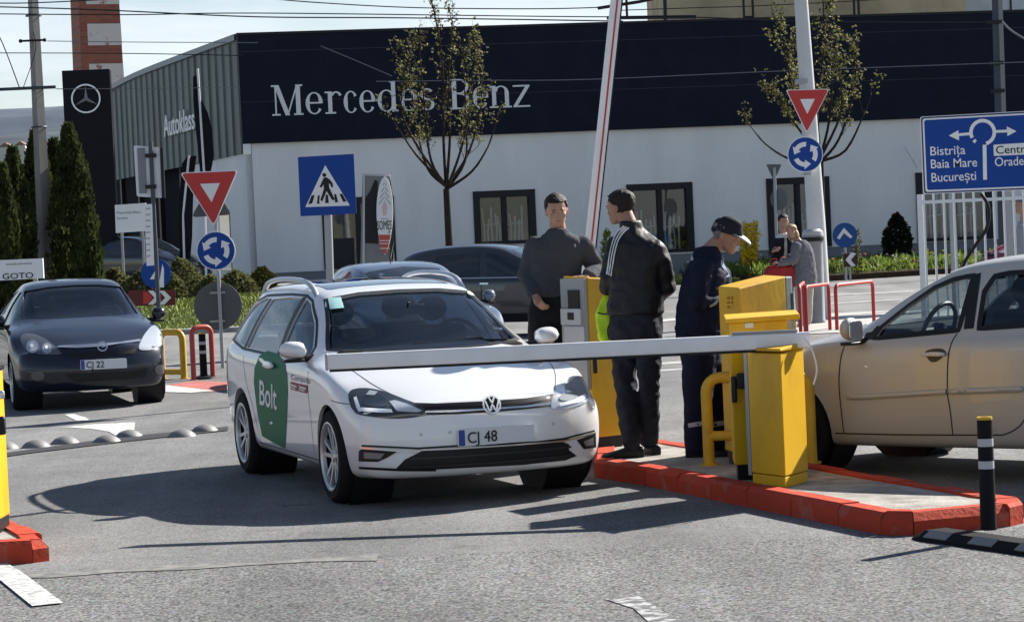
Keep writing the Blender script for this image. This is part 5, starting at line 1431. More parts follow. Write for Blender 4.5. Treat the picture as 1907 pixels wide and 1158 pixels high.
# yellow post at the left frame edge
p = gnd(-34, 985, .13)
LP = thing('barrier_post', 'yellow post with a black latch cut off by the left frame edge', 'barrier post', (p.x, p.y, ZI))
z1 = at(0, 690, p.y).z-ZI
xr = gnd(7, 985, .13).x-p.x
MB().box((xr-.17, 0, z1/2+.04), (.34, .3, z1-.08)).build('housing', yellow, LP, False, bevel=.01)
MB().box((xr-.17, 0, .04), (.33, .29, .08)).build('base_plinth', black_plastic, LP, False)
MB().box((xr-.17, 0, z1+.02), (.36, .32, .04)).build('lid', black_plastic, LP, False, bevel=.01)
q = at(6, 792, p.y-.15); MB().box((q.x-p.x-.015, -.155, q.z-ZI), (.06, .05, .11)).build('latch', ink_black, LP, bevel=.012)
q = at(2, 735, p.y-.15); MB().box((q.x-p.x-.06, -.15, q.z-ZI), (.16, .04, .05)).build('latch_plate', chrome, LP, bevel=.01)

# ------------------------------------------------------------------ signs
sg_red = mat('sign_red', (.48, .02, .018), .4); sg_white = mat('sign_white', (.74, .74, .75), .4); sg_blue = mat('sign_blue', (.005, .05, .27), .4, spec=.2); sg_back = mat('sign_back_grey', (.10, .105, .11), .5, .4)
galv = mat('galvanised_pole', (.33, .34, .36), .45, .5); sg_black = mat('sign_black', (.012, .012, .014), .5)
def root_at(px, py, Y): q = at(px, py, Y); return Vector((q.x, Y, 0))
def P2(o, pts, Y): return [((lambda q: (q.x-o.x, q.z))(at(x, y, Y))) for x, y in pts]
def yield_sign(par, o, Y, tri, y=-.06):
    P = P2(o, tri, Y); c = Vector((sum(p[0] for p in P)/3, sum(p[1] for p in P)/3))
    big = rpoly(P, .06); sc = lambda k: [tuple(c+(Vector(p)-c)*k) for p in P]
    b = MB().plate(big, y, y+.02).build('sign_plate', sg_white, par, False)
    MB().plate(rpoly(sc(.95), .055), y-.003, y).build('red_border', sg_red, b, False)
    MB().plate(rpoly(sc(.34), .01), y-.006, y-.003).build('white_centre', sg_white, b, False)
    MB().plate(rpoly(sc(.97), .055), y+.02, y+.026).build('back_sheet', sg_back, b, False)
def arc_arrow(r0, r1, a0, a1, hw, hl, cx, cz, n=12):
    # clockwise turning arrow from a0 to a1 (degrees, decreasing or increasing)
    s = 1 if a1 > a0 else -1; rm = (r0+r1)/2
    o = [(cx+r1*cos(radians(lerp(a0, a1, k/n))), cz+r1*sin(radians(lerp(a0, a1, k/n)))) for k in range(n+1)]
    i = [(cx+r0*cos(radians(lerp(a0, a1, k/n))), cz+r0*sin(radians(lerp(a0, a1, k/n)))) for k in range(n, -1, -1)]
    t = radians(a1); tan = Vector((-sin(t), cos(t)))*s; rad = Vector((cos(t), sin(t))); base = Vector((cx, cz))+rad*rm
    hd = [tuple(base+rad*hw), tuple(base+tan*hl-rad*.2*hw), tuple(base-rad*hw)]
    return o+hd+i
def roundabout_sign(par, o, Y, c, rpx, y=-.06):
    q = at(c[0], c[1], Y); cx, cz = q.x-o.x, q.z; r = rpx*Y/FPX
    b = MB().plate(disc(r, 48, cx, cz), y, y+.02).build('sign_plate', sg_white, par, False)
    MB().plate(disc(r*.955, 48, cx, cz), y-.003, y).build('blue_face', sg_blue, b, False)
    for k in range(3):
        a0 = 75+120*k+8
        MB().plate(arc_arrow(r*.44, r*.70, a0, a0+62, r*.27, r*.34, cx, cz), y-.006, y-.003).build('arrow', sg_white, b, False)
def pole(par, o, a, b, r, m=galv, name='pole', n=12):
    MB().tube([Vector(a)-o, Vector(b)-o], r, n).build(name, m, par)
# left give-way + roundabout
SY = 36.0
pb_ = gnd(415, 686); o = Vector((pb_.x, SY, 0))
S1 = thing('traffic_sign', 'give way triangle over a blue roundabout disc on a thin pole left of the taxi', 'traffic sign', tuple(o))
tp = at(398, 330, SY); pole(S1, o, (o.x, SY, 0), (tp.x, SY, tp.z), .028)
yield_sign(S1, o, SY, [(336, 322), (444, 317), (399, 422)]); roundabout_sign(S1, o, SY, (403, 467), 36)
q = at(405, 570, SY); MB().plate(disc(.35, 40, q.x-o.x, q.z), .05, .07).build('disc_back', sg_back, S1, False)
for yy in (545, 598):
    g = at(405, yy, SY); MB().box((g.x-o.x, .02, g.z), (.22, .03, .03)).build('bracket', galv, S1, False)
P = P2(o, [(355, 405), (431, 400), (393, 338)], SY); MB().plate(rpoly(P, .08), .05, .07).build('triangle_back', sg_back, S1, False)
# crossing sign
KY = 28.0
o = root_at(611, 520, KY); S2 = thing('traffic_sign', 'square blue pedestrian crossing sign on a grey pole behind the white taxi roof', 'traffic sign', tuple(o))
tp = at(607, 300, KY); pole(S2, o, (o.x, KY+.05, 0), (tp.x, KY+.05, tp.z), .045)
sq = P2(o, [(555, 293), (659, 287), (664, 398), (560, 403)], KY)
b = MB().plate(rpoly(sq, .01), -.03, -.005).build('sign_plate', sg_blue, S2, False)
MB().plate(rpoly(sq, .01), -.004, .0).build('back_sheet', sg_back, b, False)
MB().plate(rpoly(P2(o, [(606, 308), (652, 383), (569, 386)], KY), .006), -.034, -.03).build('white_triangle', sg_white, b, False)
Zs = lambda pts: P2(o, [(x/3.814+500, y/3.814+260) for x, y in pts], KY)
MB().plate(Zs([(398+14*cos(k*pi/9), 253+14*sin(k*pi/9)) for k in range(18)]), -.038, -.034).build('figure_head', sg_black, b, False)
MB().plate(Zs([(395, 272), (412, 268), (436, 284), (458, 312), (460, 340), (448, 340), (440, 318), (430, 312), (434, 345), (472, 424), (456, 434), (414, 366), (384, 440), (370, 430), (396, 350), (393, 318), (380, 342), (365, 336), (382, 300)]), -.038, -.034).build('figure_body', sg_black, b, False)
for S in ([(308, 398), (330, 395), (312, 455), (284, 460)], [(352, 398), (366, 396), (362, 440), (366, 455), (346, 457)], [(408, 392), (424, 392), (430, 450), (404, 452)], [(468, 388), (482, 388), (496, 444), (474, 448)], [(506, 388), (526, 386), (556, 440), (532, 444)]):
    MB().plate(Zs(S), -.037, -.034).build('crossing_stripe', sg_black, b, False)
# left pole with sign seen from behind, notice strip; blue disc and chevron on the roundabout
TY = 52.0
pb_ = gnd(293, 613); o = Vector((at(292, 500, TY).x, TY, 0))
S3 = thing('traffic_sign', 'rectangular sign seen from behind with a white notice strip, in front of the black pylon', 'traffic sign', tuple(o))
tp = at(280, 264, TY); pole(S3, o, (o.x, TY, .3), (tp.x, TY, tp.z), .045, steel_pole)
bk = mat('sign_back_pale', (.66, .67, .70), .5)
fr = P2(o, [(248, 271), (302, 275), (306, 369), (254, 366)], TY)
b = MB().plate(rpoly(fr, .04), .06, .09).build('sign_back', bk, S3, False)
MB().plate(rpoly(P2(o, [(297, 275), (303, 275), (307, 369), (301, 369)], TY), .01), .03, .1).build('edge_frame', frame_m, b, False)
for yy in (290, 348):
    g = at(281, yy, TY); MB().box((g.x-o.x, .0, g.z), (.22, .1, .08)).build('bracket', frame_m, S3, False)
g = MB().box((at(264, 320, TY).x-o.x, .05, at(264, 318, TY).z), (.16, .02, .95)).build('stiffener', mat('stiffener_grey', (.2, .21, .23), .5), S3, False)
MB().plate(P2(o, [(269, 381), (284, 380), (288, 494), (274, 495)], TY), -.07, -.05).build('notice_strip', sg_white, S3, False)
nl = MB()
for k in range(9): nl.plate(P2(o, [(272, 388+k*11), (281, 387+k*11), (281, 390+k*11), (272, 391+k*11)], TY), -.075, -.07)
nl.build('notice_lines', mat('faded_grey', (.4, .4, .42), .6), S3, False)
o = root_at(292, 590, 53.5); S4 = thing('traffic_sign', 'blue keep right disc above a red and white chevron board on the roundabout lawn', 'traffic sign', tuple(o))
q = at(291, 509, 53.5); r = 28*53.5/FPX
pole(S4, o, (o.x, 53.5, .2), (q.x, 53.5, q.z), .035)
b = MB().plate(disc(r, 40, q.x-o.x, q.z), -.06, -.04).build('sign_plate', sg_blue, S4, False)
MB().plate(P2(o, [(296, 535), (303, 492), (306, 500), (306, 535)], 53.5), -.065, -.06).build('arrow', sg_white, b, False)
MB().plate(P2(o, [(280, 520), (290, 504), (288, 520)], 53.5), -.065, -.06).build('arrow', sg_white, b, False)
cv = MB().plate(P2(o, [(240, 541), (328, 539), (328, 568), (240, 570)], 53.5), -.10, -.08).build('chevron_board', mat('chevron_dark_red', (.12, .02, .018), .5), S4, False)
for x in (286, 306): MB().plate(P2(o, [(x-9, 541), (x+1, 541), (x+14, 554), (x+1, 567), (x-9, 567), (x+3, 554)], 53.5), -.105, -.10).build('chevron', sg_white, cv, False)
MB().plate(P2(o, [(268, 542), (279, 545), (285, 554), (279, 564), (268, 566)], 53.5), -.104, -.10).build('red_chevron', sg_red, cv, False)
# lamp post with signs
LY = 44.0
o = Vector((at(1528, 590, LY).x, LY, 0)); tpp = at(1489, -40, LY)
LPo = thing('lamp_post', 'white tapering lamp post at the right of the showroom, bright along one edge', 'lamp post', tuple(o))
MB().tube([Vector((0, 0, 0)), Vector((at(1521, 430, LY).x-o.x, 0, at(1521, 430, LY).z)), Vector((tpp.x-o.x, 0, tpp.z))], [.19, .165, .115], 20).build('shaft', mat('lamp_post_paint', (.56, .57, .59), .5, var=.08, vs=2), LPo)
for yy in (152, 322): 
    g = at(lerp(1496, 1512, (yy-152)/170), yy, LY); MB().lathe([(.15, -.04), (.15, .04)], 20, Matrix.Translation((g.x-o.x, 0, g.z))).build('clamp_band', galv, LPo)
S5o = Vector((at(1503, 250, LY).x, LY-.22, 0))
S5 = thing('traffic_sign', 'red and white give way triangle clamped to the white lamp post', 'traffic sign', (S5o.x, S5o.y, 0)); yield_sign(S5, S5o, LY-.22, [(1463, 168), (1544, 166), (1502, 249)], -.05)
S6 = thing('traffic_sign', 'blue roundabout disc clamped to the lamp post below the give way triangle', 'traffic sign', (S5o.x, S5o.y, 0)); roundabout_sign(S6, S5o, LY-.22, (1499, 288), 33, -.05)
# litter column
p = gnd(1517, 592); o = Vector((at(1516, 500, 42.4).x, 42.4, 0)); hb_ = at(1515, 446, 42.4).z
LB = thing('litter_bin', 'tall grey round litter column with a black domed hood in front of the lamp post', 'litter bin', tuple(o))
MB().lathe([(.17, 0), (.17, .06), (.155, .08), (.165, hb_), (.15, hb_)], 28).build('body', mat('bin_grey', (.26, .27, .28), .55, var=.1, vs=3), LB)
MB().lathe([(.19, hb_-.03), (.19, hb_+.06), (.17, hb_+.13), (.11, hb_+.17), (.004, hb_+.18)], 28).build('hood', ink_black, LB)
MB().lathe([(.192, hb_+.045), (.176, hb_+.135), (.12, hb_+.178), (.12, hb_+.172), (.17, hb_+.125), (.188, hb_+.045)], 28, Matrix.Rotation(0, 4, 'Z'), close=True).build('hood_rim', mat('hood_rim_grey', (.4, .4, .42), .4), LB)
# small give-way seen from behind across the road
o = Vector((at(1446, 460, 76).x, 76, 0)); S7 = thing('traffic_sign', 'small grey sign back shaped as a downward triangle before the third showroom window', 'traffic sign', tuple(o))
pole(S7, o, (o.x, 76, 0), (at(1442, 312, 76).x, 76, at(1442, 312, 76).z), .05, galv)
MB().plate(rpoly(P2(o, [(1427, 306), (1456, 306), (1442, 338)], 76), .05), .05, .08).build('triangle_back', mat('weathered_back', (.13, .14, .15), .6), S7, False)
q = at(1451, 371, 76); MB().plate([(q.x-o.x+.26*cos(a*pi/16), q.z+.34*sin(a*pi/16)) for a in range(32)], .05, .08).build('disc_back', mat('weathered_back', (.13, .14, .15), .6), S7, False)
# blue disc and chevron by the flower bed
o = root_at(1573, 470, 72); S8 = thing('traffic_sign', 'round blue sign with a white arrowhead above the flower bed', 'traffic sign', tuple(o))
q = at(1573, 438, 72); r = 23*72/FPX
pole(S8, o, (0+o.x, 72, 0), (q.x, 72, q.z), .04)
b = MB().plate(disc(r, 40, q.x-o.x, q.z), -.06, -.04).build('sign_plate', mat('sign_blue_worn', (.012, .07, .26), .45), S8, False)
MB().plate(P2(o, [(1558, 443), (1571, 424), (1587, 441), (1583, 444), (1571, 434), (1563, 446)], 72), -.065, -.06).build('arrow', sg_white, b, False)
o = root_at(1583, 500, 71.6); S9 = thing('chevron_board', 'brown board with one white left chevron standing in the flower bed', 'traffic sign', tuple(o))
MB().box((0, 0, .4), (.06, .04, .8)).build('post', galv, S9, False)
b = MB().plate(P2(o, [(1571, 472), (1596, 472), (1596, 497), (1571, 497)], 71.6), -.05, -.03).build('board', mat('board_brown', (.05, .03, .025), .6), S9, False)
MB().plate(P2(o, [(1585, 470), (1594, 472), (1584, 484), (1593, 495), (1585, 496), (1574, 484)], 71.6), -.06, -.05).build('chevron', sg_white, b, False)
# direction board
DY = 47.0
o = root_at(1832, 300, DY); DB = thing('direction_sign', 'large blue direction board with roundabout diagram and town names above the white fence', 'direction sign', tuple(o))
qd = [(1713, 218), (1950, 205), (1956, 352), (1719, 362)]
b = MB().plate(rpoly(P2(o, qd, DY), .05), -.04, -.01).build('board', sg_white, DB, False)
def qin(d): 
    c = (1834.5, 284); return [(c[0]+(x-c[0])*(1-d/118), c[1]+(y-c[1])*(1-d/73)) for x, y in qd]
MB().plate(rpoly(P2(o, qin(1.2), DY), .05), -.043, -.04).build('dark_rim', mat('sign_rim_navy', (.006, .02, .12), .4), b, False)
MB().plate(rpoly(P2(o, qin(4.0), DY), .05), -.046, -.043).build('white_line', sg_white, b, False)
MB().plate(rpoly(P2(o, qin(7.0), DY), .05), -.049, -.046).build('blue_face', sg_blue, b, False)
dg = MB(); cq = at(1829, 247, DY); k = DY/FPX
ringpoly(dg, 18.5*k, 25*k, -.053, -.049, 40, cq.x-o.x, cq.z, radians(-75), radians(205))
ringpoly(dg, 18.5*k, 25*k, -.053, -.049, 6, cq.x-o.x, cq.z, radians(218), radians(232))
dg.build('ring_diagram', sg_white, b, False)
MB().plate(P2(o, [(1829, 270), (1836, 270), (1837, 335), (1830, 335)], DY), -.054, -.049).build('stem', sg_white, b, False)
MB().plate(P2(o, [(1853, 243), (1874, 242), (1874, 236), (1892, 245), (1875, 254), (1875, 247), (1853, 248)], DY), -.054, -.049).build('arrow', sg_white, b, False)
MB().plate(P2(o, [(1805, 247), (1784, 249), (1784, 243), (1766, 253), (1785, 262), (1785, 254), (1805, 252)], DY), -.054, -.049).build('arrow', sg_white, b, False)
def sign_text(s, x0, y0, x1, y1, cap, m, par=b):
    # baseline runs from (x0,y0) to (x1,y1) in the photo
    t = MB(); a = at(x0, y0, DY); e = at(x1, y1, DY)
    text_on(t, s, a.x-o.x, a.z, cap*k, -.0535, w=e.x-a.x, bold=.001, depth=.0015)
    return t.build('town_name', m, par, False)
sign_text('Bistri\u021ba', 1732, 290, 1797, 287, 17, sg_white)
sign_text('Baia Mare', 1733, 314, 1819, 311, 17, sg_white)
sign_text('Bucure\u0219ti', 1734, 339, 1817, 335, 17, sg_white)
cp = MB().plate(rpoly(P2(o, [(1849, 270), (1934, 265), (1935, 287), (1850, 291)], DY), .02), -.053, -.049).build('white_field', sg_white, b, False)
t_ = MB(); a = at(1854, 287, DY); text_on(t_, 'Centru', a.x-o.x, a.z, 15*k, -.0565, w=at(1918, 284, DY).x-a.x, bold=.001, depth=.0015); t_.build('town_name', sg_black, cp, False)
sign_text('Oradea', 1852, 310, 1915, 307, 17, sg_white)
for x in (1775, 1880): MB().box((at(x, 400, DY).x-o.x, .06, at(x, 230, DY).z/2), (.12, .1, at(x, 230, DY).z)).build('post', galv, DB, False)
# white bar fence below it
FY = 31.0
fl = at(1718, 430, FY); ftop = at(1718, 362, FY).z
o = Vector((fl.x, FY, 0)); FE = thing('bar_fence', 'white steel bar fence under the blue direction board at the right edge', 'fence', tuple(o))
fx = mat('fence_white', (.82, .83, .84), .5)
xs = at(2100, 430, FY).x-fl.x
for z in (.18, ftop-.10): MB().box((xs/2, 0, z), (xs, .03, .04)).build('rail', fx, FE, False)
n = int(xs/.125)
for i in range(n):
    MB().box((i*.125+.03, -.022 if False else 0, ftop/2+.02), (.024, .034, ftop-.04)).build('bar', fx, FE, False)
MB().box((-.02, 0, ftop/2), (.06, .06, ftop)).build('post', fx, FE, False)
cq = [(1826, 360), (1838, 378), (1842, 402), (1836, 428), (1820, 452), (1800, 482), (1790, 505)]
P = [at(x, y, 30.6) for x, y in catmull(cq, 5, False)]
oc_ = MB().tube([p-P[0] for p in P], .022, 8).build('hanging_cable', ink_black); oc_.location = P[0]; tag(oc_, 'thick black cable drooping from the blue board in front of the bar fence', 'cable')
# totem with oval board
o = root_at(706, 500, 40); SO = thing('totem_sign', 'dark framed totem with a white leaf shaped board lettered over red stripes', 'sign', tuple(o), 0)
Q = lambda pts: P2(o, [(x/3.814+500, y/3.814+260) for x, y in pts], 40)
fq = [(668, 240), (860, 245), (884, 960), (655, 965)]
MB().plate(Q([(668, 240), (862, 247), (910, 1300), (640, 1300)]), .02, .16).build('panel', mat('totem_grey', (.20, .205, .21), .5), SO, False)
MB().plate(Q([(672, 240), (862, 246), (862, 262), (684, 256), (684, 1300), (664, 1300)]), .0, .019).build('edge_frame', mat('totem_edge', (.45, .46, .48), .4), SO, False)
MB().plate(Q([(684, 420), (720, 370), (756, 285), (775, 300), (776, 740), (684, 735)]), .0, .019).build('dark_graphic', ink_black, SO, False)
MB().plate(Q([(862, 262), (884, 400), (890, 850), (866, 850)]), .0, .019).build('dark_graphic', ink_black, SO, False)
def leaf(k=1, n=24, y0=0, y1=1):
    r = []; l = []
    for i in range(n+1):
        t = lerp(y0, y1, i/n); w = 58*(sin(pi*min(1, t**.85))**.62)*k if 0 < t < 1 else 0
        r.append((828+w, 262+t*556)); l.append((828-w, 262+t*556))
    return r+l[::-1][1:-1] if y1 == 1 and y0 == 0 else r+l[::-1]
b = MB().plate(Q(leaf()), -.12, -.06).build('leaf_board', sg_white, SO, False)
MB().plate(Q(leaf(.96, 10, .745, .985)), -.125, -.12).build('red_field', mat('totem_red', (.50, .09, .07), .5), b, False)
for yy in (715, 735, 770): MB().plate(Q([(792, yy), (864, yy), (864, yy+5), (792, yy+5)]), -.13, -.125).build('stripe', sg_white, b, False)
tx = MB(); a = at(*(776/3.814+500, 642/3.814+260), 40); e = at(*(880/3.814+500, 642/3.814+260), 40)
text_on(tx, 'SOMES', a.x-o.x, a.z, 66/3.814*40/FPX, -.125, w=e.x-a.x, depth=.002); tx.build('lettering', sg_black, b, False)
MB().plate(Q([(858, 648), (866, 648), (862, 664), (854, 664)]), -.127, -.12).build('comma_below', sg_black, b, False)
orn = mat('ornament_grey', (.35, .35, .36), .6)
for k2 in range(4):
    for sgn in (-1, 1):
        w = 12+k2*10; yv = 300+k2*34
        MB().plate(Q([(828, yv), (828+sgn*w, yv+22+k2*10), (828+sgn*w, yv+34+k2*10), (828+sgn*4, yv+14)]), -.124, -.12).build('ornament', orn, b, False)
MB().plate(Q([(800, 560), (856, 560), (856, 566), (800, 566)]), -.124, -.12).build('small_lettering_line', orn, b, False)
MB().plate(Q([(808, 480), (828, 430), (848, 480), (840, 540), (816, 540)]), -.124, -.12).build('ornament', mat('ornament_pink', (.62, .50, .48), .6), b, False)
# white boards by the pylon
def board(label, quad, Y, lines, z0=0, rows=None):
    o = root_at(quad[0][0], quad[0][1], Y); o.z = z0
    t = thing('notice_board', label, 'notice board', tuple(o))
    P = [(x, z-z0) for x, z in P2(o, quad, Y)]
    b = MB().plate(P, -.03, .03).build('panel', mat('board_white', (.78, .79, .81), .5), t, False)
    for x in (P[0][0]+.15, P[1][0]-.15): MB().box((x, .06, P[0][1]/2), (.07, .05, P[0][1])).build('post', galv, t, False)
    for s, x, y, x2, cap in lines:
        a = at(x, y, Y); e = at(x2, y, Y); tt = MB(); text_on(tt, s, a.x-o.x, a.z-z0, cap*Y/FPX, -.036, w=e.x-a.x, depth=.004); tt.build('lettering', orn if cap < 8 else frame_m, b, False)
    return t
board('white notice board with grey lettering between the pylon and the sign pole', [(214, 382), (272, 378), (275, 430), (216, 434)], 73, [('Mercedes-Benz', 218, 399, 262, 5), ('Service', 218, 409, 238, 5)], .62)
board('white board with dark lettering standing behind the dark navy hatchback', [(-30, 486), (80, 481), (82, 518), (-30, 524)], 40, [('GOTO', 6, 520, 63, 11), ('carwash and service', 12, 494, 60, 4)])
# feather flags
def flag(label, Y, pole_pts, outline, m, z0=.62):
    o = root_at(*pole_pts[0], Y); o.z = z0; t = thing('feather_flag', label, 'flag', tuple(o))
    MB().tube([at(x, y, Y)-o for x, y in pole_pts], .035, 8).build('pole', mat('flag_pole_white', (.62, .63, .65), .5), t)
    P = [(x, z-z0) for x, z in P2(o, outline, Y)]
    fr = MB(); 
    vs, fs = fill2d(P, .14)
    fr.v = [(p.x, .05+.06*sin(p.y*2.1+p.x*3), p.y) for p in vs]; fr.f = [tuple(f) for f in fs]
    ob = fr.build('cloth', m, t); s = ob.modifiers.new('t', 'SOLIDIFY'); s.thickness = .012
    return t
fm = mat('flag_cloth_black', (.010, .011, .016), .9)
F1 = flag('tall black feather flag with a white mast in front of the zinc clad flank', 74, [(384, 520), (380, 320), (368, 128)], [(359, 143), (366, 138), (375, 185), (387, 210), (395, 240), (398, 290), (391, 324), (372, 324), (364, 240), (360, 190)], fm)
flag('black feather flag in shade, left of the tall flag by the showroom entrance', 75, [(344, 520), (341, 400), (352, 290)], [(338, 305), (348, 291), (366, 290), (360, 330), (358, 440), (352, 500), (334, 500), (333, 380)], fm)
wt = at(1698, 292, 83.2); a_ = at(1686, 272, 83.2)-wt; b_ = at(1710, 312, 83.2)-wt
ob = MB().tube([a_, b_], .055, 10).build('wall_tube', sg_white); ob.location = wt  # added white rod standing in for a glare streak on the wall
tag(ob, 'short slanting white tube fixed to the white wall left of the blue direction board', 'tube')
# ------------------------------------------------------------------ people
skin = mat('skin', (.42, .25, .18), .55, var=.12, vs=14)
skin_dark = mat('skin_tanned', (.34, .19, .135), .55, var=.12, vs=14)
lip_m = mat('lips', (.30, .12, .10), .5)
eye_m = mat('eyes', (.03, .025, .02), .2)
hair_dark = mat('hair_dark', (.018, .013, .010), .6, var=.4, vs=60, bump=.5, bs=160)
hair_grey = mat('hair_grey', (.16, .15, .14), .6, var=.3, vs=60)
hair_blond = mat('hair_blond', (.40, .29, .15), .55, var=.35, vs=40, bump=.4, bs=120)
shoe_m = mat('black_shoe', (.012, .012, .013), .5)

def union(name, mb, voxel, m, parent, it=2, wrinkle=0, wsc=9, seed=0):
    o = mb.build(name, m, parent)
    r = o.modifiers.new('r', 'REMESH'); r.mode = 'VOXEL'; r.voxel_size = voxel; r.use_smooth_shade = True
    s = o.modifiers.new('s', 'SMOOTH'); s.factor = .5; s.iterations = it
    bake(o)
    me = o.data; me.materials.clear(); me.materials.append(m)
    if wrinkle:
        ns = [v.normal.copy() for v in me.vertices]
        for v, n in zip(me.vertices, ns):
            p = v.co
            q = noise.noise((p.x*wsc+seed, p.y*wsc, p.z*wsc*.62+seed))+.5*noise.noise((p.x*wsc*2.3, p.y*wsc*2.3+seed, p.z*wsc*1.6))
            fold = 1-abs(noise.noise((p.x*wsc*.8+p.z*3+seed, p.y*wsc*.8, p.z*wsc*1.1)))*2
            v.co = p+n*wrinkle*(q*.6+fold*.6)
    me.polygons.foreach_set('use_smooth', [True]*len(me.polygons)); me.update()
    return o
def cap_tube(mb, pts, rs, n=14):
    pts = [Vector(p) for p in pts]
    mb.tube(pts, [r if isinstance(r, tuple) else (r, r) for r in rs], n)
    for p, r in zip(pts, rs):
        q = r if not isinstance(r, tuple) else min(r)
        mb.ell(p, (q*.99, q*.99, q*.99), 12, 8)
def torso_loft(mb, secs, n=20):
    # secs: (center, half width, half depth, side dir); forward is perpendicular to side and up
    R = []
    for c, w, d, s in secs:
        s = Vector(s).normalized(); f = Vector((0, 0, 1)).cross(s).normalized(); c = Vector(c)
        R.append([c+s*w*(abs(cos(a))**.8*(1 if cos(a) >= 0 else -1))+f*d*(abs(sin(a))**.85*(1 if sin(a) >= 0 else -1)) for a in [2*pi*k/n for k in range(n)]])
    mb.loft(R)
def hand_mesh(mb, wrist, d, up, curl=.5, size=1.0, thumb=1):
    # d: direction of the fingers, up: the back of the hand
    d = Vector(d).normalized(); up = (Vector(up)-d*Vector(up).dot(d)).normalized(); s = d.cross(up)
    w = Vector(wrist); L = .085*size
    mb.tube([w, w+d*L*.5, w+d*L], [(.032*size, .017*size), (.042*size, .016*size), (.040*size, .013*size)], 12) if abs(s.z) < 2 else None
    for k, ln in enumerate((.072, .080, .075, .058)):
        b = w+d*L*.95+s*(k-1.5)*.0205*size; p = [b]; q = d.copy()
        for j in range(3):
            a = curl*(.55+.35*j); q = (q*cos(a*.8)-up*sin(a*.8)).normalized()
            p.append(p[-1]+q*ln*size*(.42, .33, .25)[j])
        cap_tube(mb, p, [.0095*size, .009*size, .0085*size, .007*size], 8)
    t0 = w+d*L*.25+s*thumb*-.034*size; q = (d*.7-s*thumb*.75-up*.3).normalized()
    t1 = t0+q*.038*size; q = (d*.95-s*thumb*.2-up*.45).normalized(); t2 = t1+q*.032*size
    cap_tube(mb, [t0, t1, t2], [.013*size, .011*size, .0085*size], 8)
HEADL = [(0, -.062, .026, .024), (.018, -.05, .048, .042), (.045, -.032, .070, .056), (.08, -.015, .088, .066), (.115, -.002, .099, .0725), (.15, .003, .103, .0765), (.18, .006, .098, .0735), (.205, .009, .080, .060), (.222, .010, .050, .038), (.230, .010, .018, .014)]
def head_frame(chin, face, pitch=0, tilt=0, size=1.0):
    f = Vector(face); f.z = 0; f.normalize(); x = Vector((f.y*-1, f.x, 0))*-1
    # local -y is the face direction
    M = Matrix((Vector((-f.y, f.x, 0)), -f, Vector((0, 0, 1)))).transposed().to_4x4()
    piv = Matrix.Translation((0, .02, .05))
    return Matrix.Translation(Vector(chin)) @ M @ piv @ Matrix.Rotation(pitch, 4, 'X') @ Matrix.Rotation(tilt, 4, 'Y') @ piv.inverted() @ Matrix.Scale(size, 4)
def head_mesh(mb, M):
    R = []
    for z, cy, ry, rx in HEADL:
        R.append([M @ Vector((rx*cos(a), cy+ry*sin(a)*(1.0 if sin(a) > 0 else .97), z)) for a in [2*pi*k/22 for k in range(22)]])
    mb.loft(R)
    nose = [[M @ Vector((sx*w, y, z)) for sx, y in ((-1, -.085), (0, tip), (1, -.085))] for z, w, tip in ((.118, .008, -.098), (.095, .012, -.112), (.078, .017, -.124), (.068, .015, -.104))]
    mb.loft(nose)
    for s in (-1, 1):
        mb.add(*ell_vf((s*.027, -.088, .128), (.022, .012, .008)), M)      # brow
        mb.add(*ell_vf((s*.040, -.068, .085), (.022, .02, .022)), M)       # cheek
        mb.add(*ell_vf((s*.077, .008, .105), (.010, .020, .032)), M)       # ear
    mb.add(*ell_vf((0, -.086, .048), (.026, .012, .012)), M)
    mb.add(*ell_vf((0, -.078, .014), (.022, .016, .015)), M)
def ell_vf(c, r, nu=12, nv=8):
    t = MB().ell(c, r, nu, nv); return t.v, t.f
def face_parts(M, body):
    for s in (-1, 1):
        t = MB(); t.add(*ell_vf((s*.030, -.088, .112), (.011, .005, .004)), M); t.build('eye', eye_m, body)
        t = MB(); t.add(*ell_vf((s*.030, -.0955, .129), (.016, .005, .003)), M); t.build('eyebrow', hair_dark, body)
    t = MB(); t.add(*ell_vf((0, -.0965, .049), (.019, .004, .0035)), M); t.build('mouth', lip_m, body)
def hair_cap(M, m, parent, front=-.045, low=.07, grow=1.055, voxel=.008, extra=(), side=.10):
    # a shell over the skull, open over the face and around the ears
    mb = MB()
    for z, cy, ry, rx in HEADL[3:]:
        pass
    n = 26; R = []
    for t in [k/9 for k in range(10)]:
        z = lerp(low, .236, t)
        tab = lambda i: pl([(l[0], l[i]) for l in HEADL], min(z, .2299))
        cy, ry, rx = tab(1), tab(2), tab(3)
        g = grow+.02*sin(t*pi)
        R.append((z, cy, max(.012, ry*g), max(.012, rx*g)))
    vv = []; keep = []
    for z, cy, ry, rx in R:
        for k in range(n):
            a = 2*pi*k/n; p = Vector((rx*cos(a), cy+ry*sin(a), z)); vv.append(M @ p)
            zl = .175 if p.y < front else lerp(.155, low, sst(front, .035, p.y))
            keep.append(z >= zl-.012 if p.y > front else z > .178)
    fs = []
    for j in range(len(R)-1):
        for k in range(n):
            q = (j*n+k, j*n+(k+1) % n, (j+1)*n+(k+1) % n, (j+1)*n+k)
            if all(keep[i] for i in q): fs.append(q)
    fs.append(tuple((len(R)-1)*n+k for k in range(n)))
    mb.add(vv, fs)
    for c, r in extra: mb.add(*ell_vf(c, r), M)
    o = mb.build('hair', m, parent)
    sb = o.modifiers.new('d', 'SUBSURF'); sb.levels = 2; sb.render_levels = 2
    bake(o)
    for v in o.data.vertices:
        p = v.co; v.co = p+v.normal*(.004*noise.noise(p*70)+.003*noise.noise(p*150))
    s = o.modifiers.new('t', 'SOLIDIFY'); s.thickness = .010; s.offset = 0
    return o
